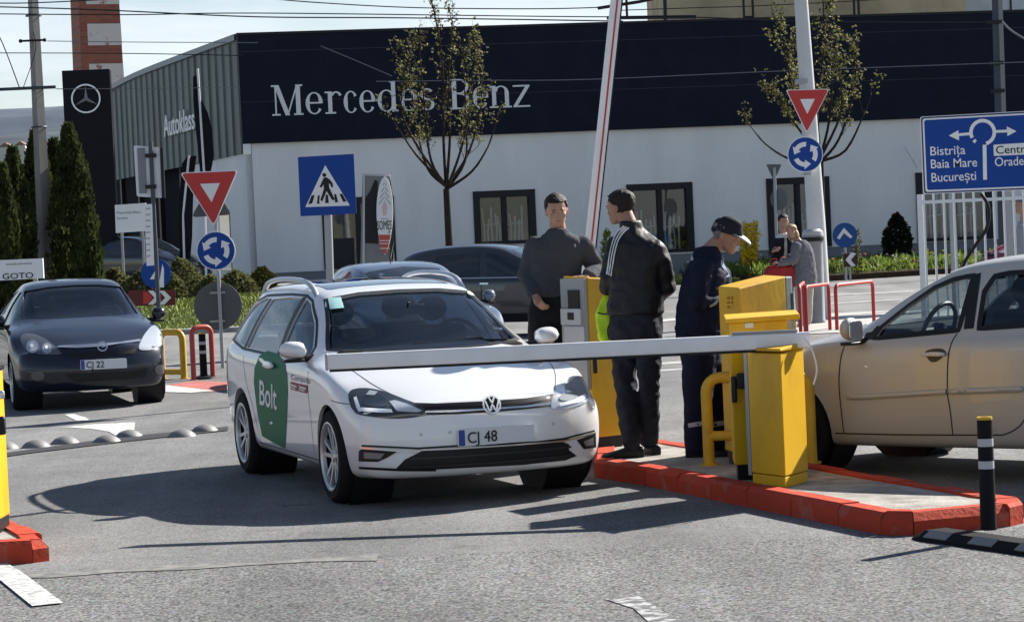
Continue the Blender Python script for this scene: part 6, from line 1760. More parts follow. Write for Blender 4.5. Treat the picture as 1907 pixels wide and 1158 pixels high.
def shoe(mb, heel, d, L=.29):
    d = Vector((d[0], d[1], 0)).normalized(); s = Vector((-d.y, d.x, 0)); h = Vector(heel)
    R = []
    for t, w, z in ((0, .034, .075), (.12, .042, .085), (.35, .042, .085), (.6, .050, .06), (.82, .050, .045), (.96, .036, .034), (1, .02, .022)):
        c = h+d*(L*t-.06)
        R.append([c+s*w*cos(a)+Vector((0, 0, z*(.5+.5*sin(a)) if sin(a) > -.4 else 0)) for a in [2*pi*k/14 for k in range(14)]])
    mb.loft(R)

class Fig: pass
def figure(label, Y, base_px, ground_z, group=None):
    f = Fig(); b = gnd(base_px[0], base_px[1], ground_z)
    f.o = Vector((at(base_px[0], base_px[1], Y).x, Y, ground_z)); f.Y = Y
    f.root = thing('person', label, 'person', tuple(f.o), 0, group)
    f.P = lambda x, y, dy=0: at(x, y, Y+dy)-f.o
    f.z0 = 0
    return f
def as_surface(o, origin):
    c = Car(); c.root = o; c.Mi = Matrix.Translation(-Vector(origin)); c.Mr = c.Mi.to_3x3(); c.eye = c.Mi @ EYE
    bm = bmesh.new(); bm.from_mesh(o.data); c.bvh = BVHTree.FromBMesh(bm); bm.free()
    return c
def foot_at(f, x, y, dy=0, z=0):
    p = f.P(x, y, dy); p.z = z; return p

# --- man with striped black jacket, seen from behind
Zp = lambda x, y: (x/2.068+940, y/2.068+320)
f = figure('man seen from behind in a black jacket with three white sleeve stripes', 17.75, (1190, 845), ZI, None)
q = lambda x, y, dy=0: f.P(*Zp(x, y), dy)
hd = (-.62, .78, 0)
chin = q(452, 196, .05)
M = head_frame(chin+Vector((0, 0, 0)), (-.80, .60, 0), radians(6), 0, 1.02)
B = MB(); head_mesh(B, M)
neck = q(482, 205, .0)
cap_tube(B, [M @ Vector((0, .03, .06)), q(490, 235)], [.056, .064])
sl = q(437, 288, .09); sr = q(584, 306, -.07); side = (sr-sl); side.z = 0; side.normalize()
torso_loft(B, [(q(505, 545), .15, .10, side), (q(503, 420), .15, .10, side), (q(505, 320), .17, .11, side), (q(498, 285), .12, .08, side), (q(490, 245), .06, .055, side)])
el = q(405, 405, .08); wl = q(420, 478, -.02); er = q(622, 440, -.02); wr = q(560, 500, .30)
wl = q(392, 452, .18)
cap_tube(B, [sl, el, wl], [.045, .04, .03]); cap_tube(B, [sr, er, wr], [.045, .04, .03])
hand_mesh(B, wl, (-.15, .35, -.9), (-.9, -.3, 0), .7); hand_mesh(B, wr, (-.6, .4, -.5), (.3, -.6, .5), .6)
hL = q(463, 590, .06); hR = q(545, 590, -.06); kL = q(464, 800, .06); kR = q(556, 795, -.04); aL = foot_at(f, *Zp(487, 1040), -.05, .09); aR = foot_at(f, *Zp(556, 1030), .10, .09)
for h, k, a in ((hL, kL, aL), (hR, kR, aR)): cap_tube(B, [h, k, a], [.085, .055, .04])
body = union('body', B, .0075, skin_dark, f.root, 1)
face_parts(M, body)
hair_cap(M, hair_dark, f.root, -.05, .055)
J = MB(); jm = mat('black_jacket', (.010, .010, .012), .55, bump=.25, bs=30)
torso_loft(J, [(q(505, 546), .200, .150, side), (q(504, 530), .203, .152, side), (q(505, 440), .190, .142, side), (q(508, 350), .198, .142, side), (q(506, 295), .195, .125, side), (q(502, 265), .165, .105, side), (q(494, 240), .112, .092, side), (q(488, 222), .082, .084, side), (q(484, 190), .070, .076, side)])
cap_tube(J, [sl, sl.lerp(el, .5), el, wl.lerp(el, .12)], [.078, .076, .066, .052]); cap_tube(J, [sr, sr.lerp(er, .5), er, wr], [.080, .078, .068, .052])
jk = union('jacket', J, .011, jm, f.root, 1, .015, 9, 3)
js = as_surface(jk, f.o)
for dx in (-9, 1, 11):
    strip(js, 'sleeve_stripe', [Zp(x+dx*.85, y+dx*.35) for x, y in ((470, 212), (446, 234), (428, 266), (416, 312), (408, 362), (402, 398))], .013, mat('stripe_white', (.62, .63, .65), .7), jk, off=.007, sm=3)
T = MB(); tm = mat('dark_trousers', (.022, .024, .034), .8, bump=.3, bs=25)
torso_loft(T, [(q(505, 640), .185, .135, side), (q(505, 580), .19, .14, side), (q(505, 530), .18, .13, side)])
for h, k, a, dx in ((hL, kL, aL, 0), (hR, kR, aR, 0)):
    cap_tube(T, [h+Vector((0, 0, -.02)), h.lerp(k, .5), k, k.lerp(a, .6), a+Vector((0, 0, .02))], [.104, .094, .078, .070, .064])
union('trousers', T, .011, tm, f.root, 1, .018, 11, 7)
for a, d in ((aL, (-1, .05)), (aR, (-.35, .9))):
    s_ = MB(); shoe(s_, (a.x+.03, a.y, 0), d, .31); union('shoe', s_, .008, shoe_m, f.root, 2)
# hi-vis vest held at his side
V0 = Vector(f.o)+wl
V = MB(); vm = mat('hi_vis_yellow', (.48, .72, .03), .6, bump=.2, bs=20); vo = q(382, 475, .16)
rg = []
for z, w, d_ in ((475, .018, .016), (500, .045, .02), (545, .058, .03), (600, .050, .026), (640, .040, .02), (655, .028, .012)):
    c = q(383 if z > 500 else 390, z, .16); rg.append([c-vo+Vector((w*cos(a)*(1+.2*sin(3*a+z)), d_*sin(a)*(1+.3*cos(2*a)), .012*sin(2*a+z))) for a in [2*pi*k/16 for k in range(16)]])
V.loft(rg)
vest = union('hi_vis_vest', V, .008, vm, None, 1, .008, 14, 2); vest.location = f.o+vo
tag(vest, 'crumpled neon yellow safety vest dangling from the hand of the man with striped sleeves', 'vest')
vs_ = as_surface(vest, f.o+vo)
strip(vs_, 'dark_piping', [Zp(x, y) for x, y in ((358, 542), (385, 548), (402, 545), (406, 575), (396, 610), (402, 645))], .010, ink_black, vest, off=.003, sm=3)

# --- guard in navy with cap
Zq = lambda x, y: (x/2.1455+1230, y/2.1455+380)
f = figure('older man in navy work clothes and peaked cap with his head bent down', 17.6, (1312, 838), ZI, None)
q = lambda x, y, dy=0: f.P(*Zq(x, y), dy)
M = head_frame(q(254, 184, 0), (.93, -.36, 0), radians(20), 0, 1.0)
B = MB(); head_mesh(B, M); side = Vector((.35, .93, 0))
cap_tube(B, [M @ Vector((0, .035, .06)), q(190, 200)], [.06, .07])
torso_loft(B, [(q(165, 540), .15, .11, side), (q(165, 400), .15, .11, side), (q(180, 320), .14, .10, side), (q(186, 262), .11, .08, side), (q(190, 210), .058, .058, side)])
sN = q(165, 266, -.15); sF = q(212, 262, .15)
eN = q(150, 382, -.20); wN = q(226, 388, -.10); eF = q(245, 360, .16); wF = q(268, 372, .0)
cap_tube(B, [sN, eN, wN], [.045, .04, .032]); cap_tube(B, [sF, eF, wF], [.055, .045, .032])
hand_mesh(B, wN, (.9, .25, .1), (0, -.4, .9), .8); hand_mesh(B, wF, (.8, -.4, .1), (0, .4, .9), .6)
hN = q(155, 600, -.09); hF = q(190, 600, .09); kN = q(150, 790, -.09); kF = q(215, 780, .10); aN = foot_at(f, *Zq(145, 970), -.09, .09); aF = foot_at(f, *Zq(225, 950), .14, .09)
for h, k, a in ((hN, kN, aN), (hF, kF, aF)): cap_tube(B, [h, k, a], [.09, .06, .042])
body = union('body', B, .0075, skin_dark, f.root, 1); face_parts(M, body)
hair_cap(M, hair_grey, f.root, .0, .06, 1.03)
nm = mat('navy_workwear', (.010, .013, .030), .75, bump=.3, bs=25)
J = MB()
torso_loft(J, [(q(160, 545), .19, .172, side), (q(162, 460), .185, .168, side), (q(168, 360), .185, .160, side), (q(180, 285), .195, .145, side), (q(186, 245), .165, .120, side), (q(189, 220), .115, .105, side), (q(188, 205), .095, .095, side), (q(186, 174), .078, .085, side)])
cap_tube(J, [sN, eN, wN.lerp(eN, .15)], [.080, .072, .056]); cap_tube(J, [sF, eF, wF.lerp(eF, .1)], [.078, .070, .055])
J.ell(q(250, 300, .05), (.06, .11, .10))
jk = union('jacket', J, .011, nm, f.root, 1, .017, 9, 11); js = as_surface(jk, f.o)
grey_refl = mat('reflective_tape', (.42, .43, .46), .5)
patch(js, 'shoulder_tape', [Zq(x, y) for x, y in ((112, 200), (124, 194), (134, 222), (124, 230))], grey_refl, jk, off=.004, res=3)
strip(js, 'cuff_band', [Zq(x, y) for x, y in ((196, 408), (216, 398), (236, 380))], .022, grey_refl, jk, off=.004)
strip(js, 'shirt_front', [Zq(x, y) for x, y in ((240, 232), (256, 258), (268, 292))], .05, mat('pale_blue_shirt', (.26, .32, .44), .8), jk, off=.004)
T = MB()
torso_loft(T, [(q(170, 640), .17, .14, side), (q(165, 580), .18, .15, side), (q(165, 520), .17, .14, side)])
for h, k, a in ((hN, kN, aN), (hF, kF, aF)): cap_tube(T, [h, h.lerp(k, .5), k, k.lerp(a, .6), a+Vector((0, 0, .0))], [.125, .115, .10, .09, .085])
tr = union('trousers', T, .011, nm, f.root, 2, .010, 9, 4); ts = as_surface(tr, f.o)
strip(ts, 'calf_band', [Zq(x, y) for x, y in ((112, 884), (135, 880), (160, 876), (190, 872))], .03, grey_refl, tr, off=.004)
strip(ts, 'calf_band', [Zq(x, y) for x, y in ((203, 882), (230, 876), (256, 872))], .035, grey_refl, tr, off=.004)
for a in (aN, aF):
    s_ = MB(); shoe(s_, (a.x-.02, a.y, 0), (.95, -.2), .30); union('shoe', s_, .008, shoe_m, f.root, 2)
C = MB(); R = []
for z, g in ((.135, 1.12), (.16, 1.13), (.19, 1.12), (.215, 1.10), (.238, .9), (.25, .5), (.254, .1)):
    z2 = min(z, .2299); tb = lambda i: pl([(l[0], l[i]) for l in HEADL], min(z2, .19))
    R.append([M @ Vector((tb(3)*g*cos(a), tb(1)+tb(2)*g*sin(a), z-.02*(sin(a) > .5))) for a in [2*pi*k/24 for k in range(24)]])
C.loft(R)
cp_ = C.build('cap', mat('cap_navy', (.018, .02, .03), .8), f.root)
bw = [M @ Vector((.074*cos(a), -.075+(.115 if sin(a) < 0 else .02)*sin(a), .142-.16*max(0, -sin(a))**2*.22-.25*abs(.074*cos(a))**2*0)) for a in [2*pi*k/24 for k in range(24)]]
bk_ = MB(); bk_.v = [tuple(p) for p in bw]+[tuple(p+Vector((0, 0, .006))) for p in bw]; bk_.f = [tuple(range(24)), tuple(range(47, 23, -1))]+[(k, (k+1) % 24, 24+(k+1) % 24, 24+k) for k in range(24)]
bk_.build('peak', mat('cap_peak_grey', (.36, .37, .39), .7), cp_)

# --- man in dark grey jumper at the ticket machine
f = figure('tall man in a dark grey jumper leaning an arm on the ticket machine', 19.15, (1040, 838), 0, None)
q = lambda x, y, dy=0: f.P(*Zp(x, y), dy)
M = head_frame(q(203, 205, -.03), (.10, -.99, 0), radians(10), radians(-4), 1.06)
B = MB(); head_mesh(B, M); side = Vector((1, .05, 0))
cap_tube(B, [M @ Vector((0, .03, .05)), q(205, 232, .02)], [.058, .068])
torso_loft(B, [(q(190, 480), .15, .10, side), (q(195, 380), .16, .11, side), (q(203, 320), .16, .10, side), (q(205, 285), .12, .08, side), (q(205, 240), .06, .055, side)])
sA = q(118, 286); eA = q(82, 392, .02); wA = q(116, 470, -.14); sB = q(300, 288); eB = q(358, 378, .02); wB = q(322, 402, -.22)
cap_tube(B, [sA, eA, wA], [.055, .045, .03]); cap_tube(B, [sB, eB, wB], [.055, .045, .03])
hand_mesh(B, wA, (.35, -.35, -.75), (-.8, -.4, .1), .75, 1.05, -1); hand_mesh(B, wB, (-.85, -.35, -.05), (0, -.2, .95), .25, 1.05, 1)
hA = q(145, 540, 0); hB = q(245, 540, 0); kA = q(140, 750, -.05); kB = q(245, 750, 0); aA = foot_at(f, *Zp(140, 900), 0, .09); aB = foot_at(f, *Zp(245, 900), .05, .09)
for h, k, a in ((hA, kA, aA), (hB, kB, aB)): cap_tube(B, [h, k, a], [.09, .06, .042])
body = union('body', B, .0075, skin, f.root, 1); face_parts(M, body)
hair_cap(M, hair_dark, f.root, -.05, .075, 1.04)
J = MB(); km = mat('grey_jumper', (.060, .064, .075), .9, bump=.35, bs=60)
torso_loft(J, [(q(188, 478), .185, .135, side), (q(190, 455), .192, .138, side), (q(196, 370), .200, .14, side), (q(203, 305), .215, .138, side), (q(205, 272), .185, .115, side), (q(205, 248), .125, .098, side), (q(205, 234), .085, .085, side), (q(205, 220), .070, .076, side)])
cap_tube(J, [sA, eA, wA.lerp(eA, .12)], [.076, .066, .050]); cap_tube(J, [sB, eB, wB.lerp(eB, .1)], [.076, .068, .050])
jk = union('jumper', J, .011, km, f.root, 1, .015, 9, 21); js = as_surface(jk, f.o)
patch(js, 'chest_emblem', [Zp(x, y) for x, y in ((266, 280), (272, 277), (274, 289), (268, 291))], grey_refl, jk, off=.004, res=3)
T = MB()
torso_loft(T, [(q(192, 580), .175, .13, side), (q(190, 520), .185, .135, side), (q(190, 465), .175, .125, side)])
for h, k, a in ((hA, kA, aA), (hB, kB, aB)): cap_tube(T, [h, h.lerp(k, .5), k, k.lerp(a, .6), a+Vector((0, 0, .02))], [.115, .105, .09, .08, .072])
union('trousers', T, .012, mat('charcoal_trousers', (.016, .017, .021), .85), f.root, 2, .008, 9, 5)
for a in (aA, aB):
    s_ = MB(); shoe(s_, (a.x, a.y+.04, 0), (.05, -1), .30); union('shoe', s_, .010, shoe_m, f.root, 2)

# --- couple by the litter column
Zc = lambda x, y: (x/3.619+1380, y/3.619+300)
f = figure('young man in an open dark jacket over a white shirt near the litter column', 41.6, (1458, 607), 0, None)
q = lambda x, y, dy=0: f.P(*Zc(x, y), dy)
M = head_frame(q(290, 455, 0), (.28, -.96, 0), radians(4), radians(-5), 1.05)
B = MB(); head_mesh(B, M); side = Vector((1, .25, 0))
cap_tube(B, [M @ Vector((0, .03, .05)), q(285, 490, .03)], [.056, .066])
torso_loft(B, [(q(275, 760), .15, .10, side), (q(278, 640), .15, .10, side), (q(282, 570), .15, .10, side), (q(285, 530), .11, .08, side), (q(286, 490), .06, .055, side)])
sA = q(238, 548); eA = q(208, 620); wA = q(212, 612, -.22); sB = q(332, 548, .05); eB = q(365, 610, .10); wB = q(380, 590, -.05)
cap_tube(B, [sA, eA, wA], [.055, .045, .032]); cap_tube(B, [sB, eB, wB], [.055, .045, .032]); hand_mesh(B, wA, (.5, -.6, .3), (-.6, -.5, .2), .5, 1.05); hand_mesh(B, wB, (.6, -.6, .1), (0, -.4, .8), .4, 1.05)
hA = q(245, 800); hB = q(315, 800); kA = q(245, 940); kB = q(318, 940); aA = foot_at(f, *Zc(240, 1090), 0, .09); aB = foot_at(f, *Zc(318, 1090), 0, .09)
for h, k, a in ((hA, kA, aA), (hB, kB, aB)): cap_tube(B, [h, k, a], [.09, .06, .042])
body = union('body', B, .010, skin, f.root, 1); face_parts(M, body); hair_cap(M, hair_dark, f.root, -.055, .08, 1.06)
sh = MB(); torso_loft(sh, [(q(275, 770), .172, .125, side), (q(280, 640), .172, .13, side), (q(283, 560), .18, .132, side), (q(285, 520), .14, .105, side), (q(286, 488), .08, .075, side)])
shirt = union('shirt', sh, .014, mat('white_shirt', (.60, .60, .60), .8), f.root, 2, .005, 9, 3)
J = MB()
for s0, e0, w0 in ((sA, eA, wA), (sB, eB, wB)): cap_tube(J, [s0, e0, w0.lerp(e0, .1)], [.078, .068, .054])
for sx in (-1, 1):
    R = []
    for yy, w in ((800, .19), (700, .19), (600, .195), (555, .185), (515, .14)):
        c = q(277 if yy > 600 else 283, yy); sdir = side.normalized(); fw_ = Vector((0, 0, 1)).cross(sdir)
        R.append([c+sdir*sx*w*cos(a)*1.0-fw_*(-.155)*sin(a)*-1 for a in [radians(lerp(-68 if sx > 0 else -50, 80, k/9)) for k in range(10)]]+[c+sdir*sx*(w-.03)*cos(a)+fw_*(.125)*sin(a)*-1 for a in [radians(lerp(80, -68 if sx > 0 else -50, k/9)) for k in range(10)]])
    J.loft(R)
union('jacket', J, .014, mat('dark_jacket', (.016, .017, .022), .75), f.root, 2, .006, 8, 9)
T = MB(); torso_loft(T, [(q(280, 860), .17, .13, side), (q(278, 800), .18, .135, side), (q(276, 750), .17, .125, side)])
for h, k, a in ((hA, kA, aA), (hB, kB, aB)): cap_tube(T, [h, k, a+Vector((0, 0, .02))], [.11, .085, .07])
union('trousers', T, .014, mat('charcoal_trousers', (.016, .017, .021), .85), f.root, 2)
for a in (aA, aB):
    s_ = MB(); shoe(s_, (a.x, a.y+.04, 0), (.2, -1), .30); union('shoe', s_, .012, shoe_m, f.root, 2)
bo = f.o+q(262, 748, -.38)
bg_ = MB(); bg_.loft([[Vector((x*w, y*.11, z)) for x, y in ((-1, -1), (1, -1), (1, 1), (-1, 1))] for z, w in ((-.26, .29), (-.02, .28), (.11, .21))])
rb_ = bg_.build('shopping_bag', mat('red_bag', (.30, .015, .018), .5, var=.2, vs=4), None, True, bevel=.04, seg=3); rb_.location = bo
tag(rb_, 'dark red bag held in front of the young man, above the yellow ticket machine', 'bag')
for sx in (-.10, .08): MB().tube([(sx-.06, -.03, .12), (sx-.05, -.03, .22), (sx+.05, -.03, .22), (sx+.06, -.03, .12)], .012, 8).build('handle', mat('red_bag', (.3, .015, .018)), rb_)

f = figure('fair haired woman in a long grey coat and pale trousers beside the young man', 41.2, (1498, 610), 0, None)
q = lambda x, y, dy=0: f.P(*Zc(x, y), dy)
M = head_frame(q(352, 518, 0), (-.35, -.93, 0), radians(4), radians(-14), 1.0)
B = MB(); head_mesh(B, M); side = Vector((.8, .6, 0))
cap_tube(B, [M @ Vector((0, .03, .05)), q(392, 548, .03)], [.05, .06])
torso_loft(B, [(q(432, 800), .14, .10, side), (q(425, 690), .13, .09, side), (q(410, 600), .15, .1, side), (q(402, 555), .12, .07, side)])
sA = q(372, 580, -.12); eA = q(355, 668, -.16); wA = q(268, 688, -.12); sB = q(440, 590, .12); eB = q(400, 660, .2); wB = q(320, 650, .1)
cap_tube(B, [sA, eA, wA], [.05, .042, .028]); cap_tube(B, [sB, eB, wB], [.05, .042, .028]); hand_mesh(B, wA, (-.9, -.1, .1), (0, -.6, .7), .5, .95); hand_mesh(B, wB, (-.9, -.1, 0), (0, -.6, .7), .5, .95)
hA = q(400, 820, -.05); hB = q(452, 820, .05); kA = q(398, 950, -.05); kB = q(452, 950, .05); aA = foot_at(f, *Zc(408, 1100), -.06, .09); aB = foot_at(f, *Zc(450, 1090), .1, .09)
for h, k, a in ((hA, kA, aA), (hB, kB, aB)): cap_tube(B, [h, k, a], [.085, .055, .04])
body = union('body', B, .010, skin, f.root, 1); face_parts(M, body)
hair_cap(M, hair_blond, f.root, -.06, .0, 1.10, extra=(((0, .05, .06), (.085, .06, .10)), ((.072, 0, .05), (.022, .05, .07)), ((-.074, .01, .05), (.02, .045, .065))))
J = MB(); gmn = mat('grey_wool_coat', (.15, .155, .17), .95, var=.2, vs=20, bump=.4, bs=80)
torso_loft(J, [(q(430, 838), .215, .17, side), (q(432, 770), .205, .16, side), (q(428, 690), .185, .145, side), (q(415, 610), .195, .14, side), (q(404, 562), .165, .115, side), (q(396, 535), .09, .085, side)])
for s0, e0, w0 in ((sA, eA, wA), (sB, eB, wB)): cap_tube(J, [s0, e0, w0.lerp(e0, .08)], [.088, .076, .058])
union('coat', J, .013, gmn, f.root, 2, .009, 8, 6)
T = MB()
for h, k, a in ((hA, kA, aA), (hB, kB, aB)): cap_tube(T, [h, k, a+Vector((0, 0, .02))], [.10, .08, .075])
union('trousers', T, .013, mat('beige_trousers', (.42, .36, .31), .85), f.root, 2, .006, 9, 2)
for a in (aA, aB):
    s_ = MB(); shoe(s_, (a.x, a.y+.03, 0), (-.4, -1), .26); union('shoe', s_, .012, mat('pale_shoe', (.35, .33, .32), .6), f.root, 2)

# --- figure at the right edge behind the fence
f = figure('person in a pale grey hooded top cut off by the right edge', 38, (1908, 640), 0, None)
q = lambda x, y, dy=0: f.P(x, y, dy)
M = head_frame(q(1903, 398), (-.9, -.35, 0), 0, 0, 1.02); B = MB(); head_mesh(B, M); side = Vector((.3, .95, 0))
cap_tube(B, [M @ Vector((0, .03, .05)), q(1907, 415)], [.055, .06])
for x in (1904, 1914): cap_tube(B, [q(x, 505), q(x, 550), foot_at(f, x, 600, 0, .08)], [.09, .06, .045])
body = union('body', B, .012, skin, f.root, 1); face_parts(M, body); hair_cap(M, mat('grey_knit', (.16, .16, .17), .9), f.root, -.05, .02, 1.12)
J = MB(); torso_loft(J, [(q(1911, 505), .19, .15, side), (q(1911, 460), .19, .15, side), (q(1910, 430), .2, .14, side), (q(1909, 412), .1, .1, side)])
cap_tube(J, [q(1906, 428, -.2), q(1900, 462, -.22), q(1896, 492, -.2)], [.08, .07, .05]); cap_tube(J, [q(1912, 428, .2), q(1908, 462, .22), q(1902, 492, .2)], [.08, .07, .05])
union('hooded_top', J, .014, mat('pale_grey_top', (.30, .31, .34), .9), f.root, 2, .006)
T = MB()
for x in (1904, 1914): cap_tube(T, [q(x, 508), q(x, 550), foot_at(f, x, 600, 0, .04)], [.115, .085, .07])
union('trousers', T, .014, mat('charcoal_trousers', (.016, .017, .021), .85), f.root, 2)
# ------------------------------------------------------------------ trees, hedges, flowers, grass
bark = mat('bark', (.035, .028, .024), .9, var=.4, vs=10, stretch=(1, 1, .3))
leaf_new = mat('spring_leaf', (.13, .13, .045), .6, col2=(.05, .05, .022), vs=2.2)
leaf_yellow = mat('spring_leaf_light', (.30, .29, .12), .6, col2=(.12, .12, .05), vs=3)
thuja_m = mat('thuja_green', (.075, .095, .032), .8, col2=(.018, .026, .011), vs=2.2, thr=(.36, .60))
shrub_m = mat('shrub_green', (.19, .20, .08), .8, col2=(.08, .08, .035), vs=2.5)
for m_ in (leaf_new, leaf_yellow): translucent(m_, .5)
for m_ in (thuja_m, shrub_m): translucent(m_, .3)
def leaf(mb, p, d, s, rr, w=.55):
    d = Vector(d).normalized(); a = Vector((rr.uniform(-1, 1), rr.uniform(-1, 1), rr.uniform(-1, 1))).cross(d)
    if a.length < 1e-4: return
    a.normalize(); k = len(mb.v); p = Vector(p); n = d.cross(a)*s*.15
    mb.v += [tuple(p), tuple(p+d*s*.5+a*s*w*.5+n), tuple(p+d*s), tuple(p+d*s*.5-a*s*w*.5+n)]
    mb.f.append((k, k+1, k+2, k+3))
def street_tree(label, px_base, Y, trunk_top_px, branches, leaves_n, lsize, seed, tops):
    rr = rng(seed)
    o = Vector((at(px_base[0], px_base[1], Y).x, Y, 0))
    t = thing('street_tree', label, 'tree', tuple(o))
    L_ = lambda x, y, dy=0: at(x, y, Y+dy)-o
    wood = MB(); tips = []
    fk = L_(*trunk_top_px)
    wood.tube([(0, 0, 0), (fk.x*.5, 0, fk.z*.5), tuple(fk)], [.13, .105, .085], 10)
    def twig(p, d, ln, r, depth):
        pts = [p]; q = Vector(d).normalized(); n = 4
        for k in range(n):
            q = (q+Vector((rr.uniform(-.16, .16), rr.uniform(-.16, .16), rr.uniform(0, .16)))).normalized()
            pts.append(pts[-1]+q*ln/n)
        wood.tube(pts, [lerp(r, r*.35, k/n) for k in range(n+1)], 5)
        for k in range(1, n+1): tips.append((pts[k], q, depth))
        if depth < 2:
            for k in range(1, n+1):
                for _ in range(2 if depth == 0 else 1):
                    e = (q+Vector((rr.uniform(-.9, .9), rr.uniform(-.9, .9), rr.uniform(-.1, .7)))).normalized()
                    twig(pts[k], e, ln*rr.uniform(.35, .6), max(.006, r*.5), depth+1)
    for P in branches:
        bare = P[-1] == 'bare'; P = [q for q in P if q != 'bare']
        pts = [L_(x, y, dy) for x, y, dy in P]
        pts = [Vector(p) for p in catmull([tuple(p) for p in pts], 4, False)]
        n = len(pts); wood.tube(pts, [lerp(.046, .010, k/(n-1)) for k in range(n)], 7)
        for k in range(n//3, n, 4 if bare else 1):
            d = (pts[min(n-1, k+1)]-pts[k-1]).normalized()
            e = (d+Vector((rr.uniform(-.8, .8), rr.uniform(-.8, .8), rr.uniform(0, .5)))).normalized()
            twig(pts[k], e, rr.uniform(.3, .5) if bare else rr.uniform(.4, .75), .010, 2 if bare else 1)
            if bare and rr.random() < .9: tips[:] = tips[:-3]
        twig(pts[-1], (pts[-1]-pts[-2]), .5, .010, 1)
    wood.build('trunk', bark, t)
    cr = MB(); zc = tops
    cand = [q for q in tips]
    for _ in range(leaves_n):
        p, d, dep = rr.choice(cand)
        z = p.z
        if z < zc[0] and rr.random() > .12: continue
        c = p+Vector((rr.gauss(0, .07), rr.gauss(0, .07), rr.gauss(0, .07)))
        for _k in range(rr.randint(1, 3)):
            leaf(cr, c, (rr.uniform(-1, 1), rr.uniform(-1, 1), rr.uniform(-.7, .9)), lsize*rr.uniform(.6, 1.25), rr, .8)
    crn = cr.build('crown', leaf_new, t, False, recalc=False)
    crn.data.materials.append(leaf_yellow)
    for p in crn.data.polygons: p.material_index = 1 if rr.random() < .3 else 0
    return t
street_tree('young street tree with sparse new leaves in front of the fascia lettering', (838, 470), 66, (831, 352),
    [[(831, 352, 0), (826, 260, .1), (824, 120, 0), (808, 20, 0), (795, -20, 0)], [(831, 352, 0), (838, 250, -.2), (836, 130, .2), (842, 40, 0)], [(828, 345, 0), (797, 315, .3), (778, 250, .5), (765, 160, .3), (762, 110, .2)], [(829, 345, 0), (803, 300, -.5), (792, 220, -.6), (782, 100, -.6)],
     [(834, 350, 0), (866, 300, .3), (868, 230, .4), (862, 110, .3)], [(835, 350, 0), (878, 320, -.2), (908, 275, -.3), (922, 235, -.3), 'bare'], [(835, 345, 0), (855, 290, -.5), (872, 220, -.6), (884, 105, -.5)], [(826, 340, 0), (782, 280, 0), (748, 210, .1), (752, 150, 0)], [(834, 345, 0), (870, 290, .6), (892, 220, .6), (898, 150, .5)], [(826, 340, 0), (776, 290, -.4), (732, 225, -.5), 'bare']],
    1350, .085, 5, (at(830, 268, 66).z, 0))
street_tree('young street tree with pale new leaves rising behind the white lamp post', (1530, 470), 66, (1528, 300),
    [[(1528, 300, 0), (1522, 200, .1), (1535, 80, 0), (1530, -30, 0)], [(1526, 300, 0), (1500, 240, -.3), (1472, 150, -.3), (1455, 60, -.2)], [(1524, 305, 0), (1470, 296, .1), (1425, 268, .2), (1398, 236, .2), 'bare'], [(1530, 300, 0), (1562, 260, .3), (1588, 180, .3), (1596, 105, .3)],
     [(1530, 300, 0), (1575, 280, -.3), (1608, 215, -.3), (1622, 180, -.3), 'bare'], [(1528, 295, 0), (1545, 220, .5), (1550, 120, .5), (1545, 30, .4)], [(1526, 295, 0), (1492, 200, .6), (1482, 100, .6)], [(1530, 290, 0), (1566, 210, -.5), (1562, 130, -.5)], [(1526, 295, 0), (1480, 230, .4), (1448, 190, .5)]],
    1600, .085, 9, (at(1530, 245, 66).z, 0))

def thuja(label, px, ybase, ytop, wpx, Y, seed, z0=0):
    rr = rng(seed); b = at(px, ybase, Y); o = Vector((b.x, Y, z0)); H = at(px, ytop, Y).z-z0; R = wpx*1.06*Y/FPX/2
    t = thing('thuja_tree', label, 'tree', tuple(o), 0, 'thuja trees beside the black pylon')
    MB().tube([(0, 0, 0), (0, 0, H*.85)], [.09, .02], 8).build('trunk', bark, t)
    cr = MB()
    N = 5200
    for _ in range(N):
        u = rr.random()**.85; z = .05*H+u*H*.97; a = rr.uniform(0, 2*pi)
        prof = R*(min(1, .72+u*1.2) if u < .25 else 1.02*(1-((u-.25)/.75)**2.1)+.03)
        lump = 1+.42*noise.noise((cos(a)*1.6+seed, sin(a)*1.6, z*1.3))+.26*noise.noise((cos(a)*4, sin(a)*4+seed, z*4))
        r = prof*lump*(1-.38*rr.random()**2.2)
        p = Vector((r*cos(a), r*sin(a), z))
        leaf(cr, p, (cos(a)*.5+rr.uniform(-.4, .4), sin(a)*.5+rr.uniform(-.4, .4), 1), rr.uniform(.10, .22), rr, .55)
    cr.build('crown', thuja_m, t, False, recalc=False)
    return t
for i, (px, yb, yt, w, Y, lab) in enumerate((
    (-18, 505, 305, 70, 63, 'thuja cut off by the left frame edge'), (35, 505, 288, 58, 61, 'slim thuja second from the left frame edge'), (14, 505, 318, 40, 60, 'low thuja in the gap between the two leftmost tall ones'),
    (78, 505, 256, 72, 64, 'tall dense thuja right below the concrete utility pole'), (112, 505, 272, 70, 65, 'thuja behind the one nearest to the black pylon'), (140, 505, 245, 74, 62, 'tallest thuja, touching the left edge of the black pylon'), (166, 508, 380, 40, 61, 'low narrow thuja covering the foot of the pylon'))):
    thuja(lab, px, yb, yt, w, Y, 20+i)

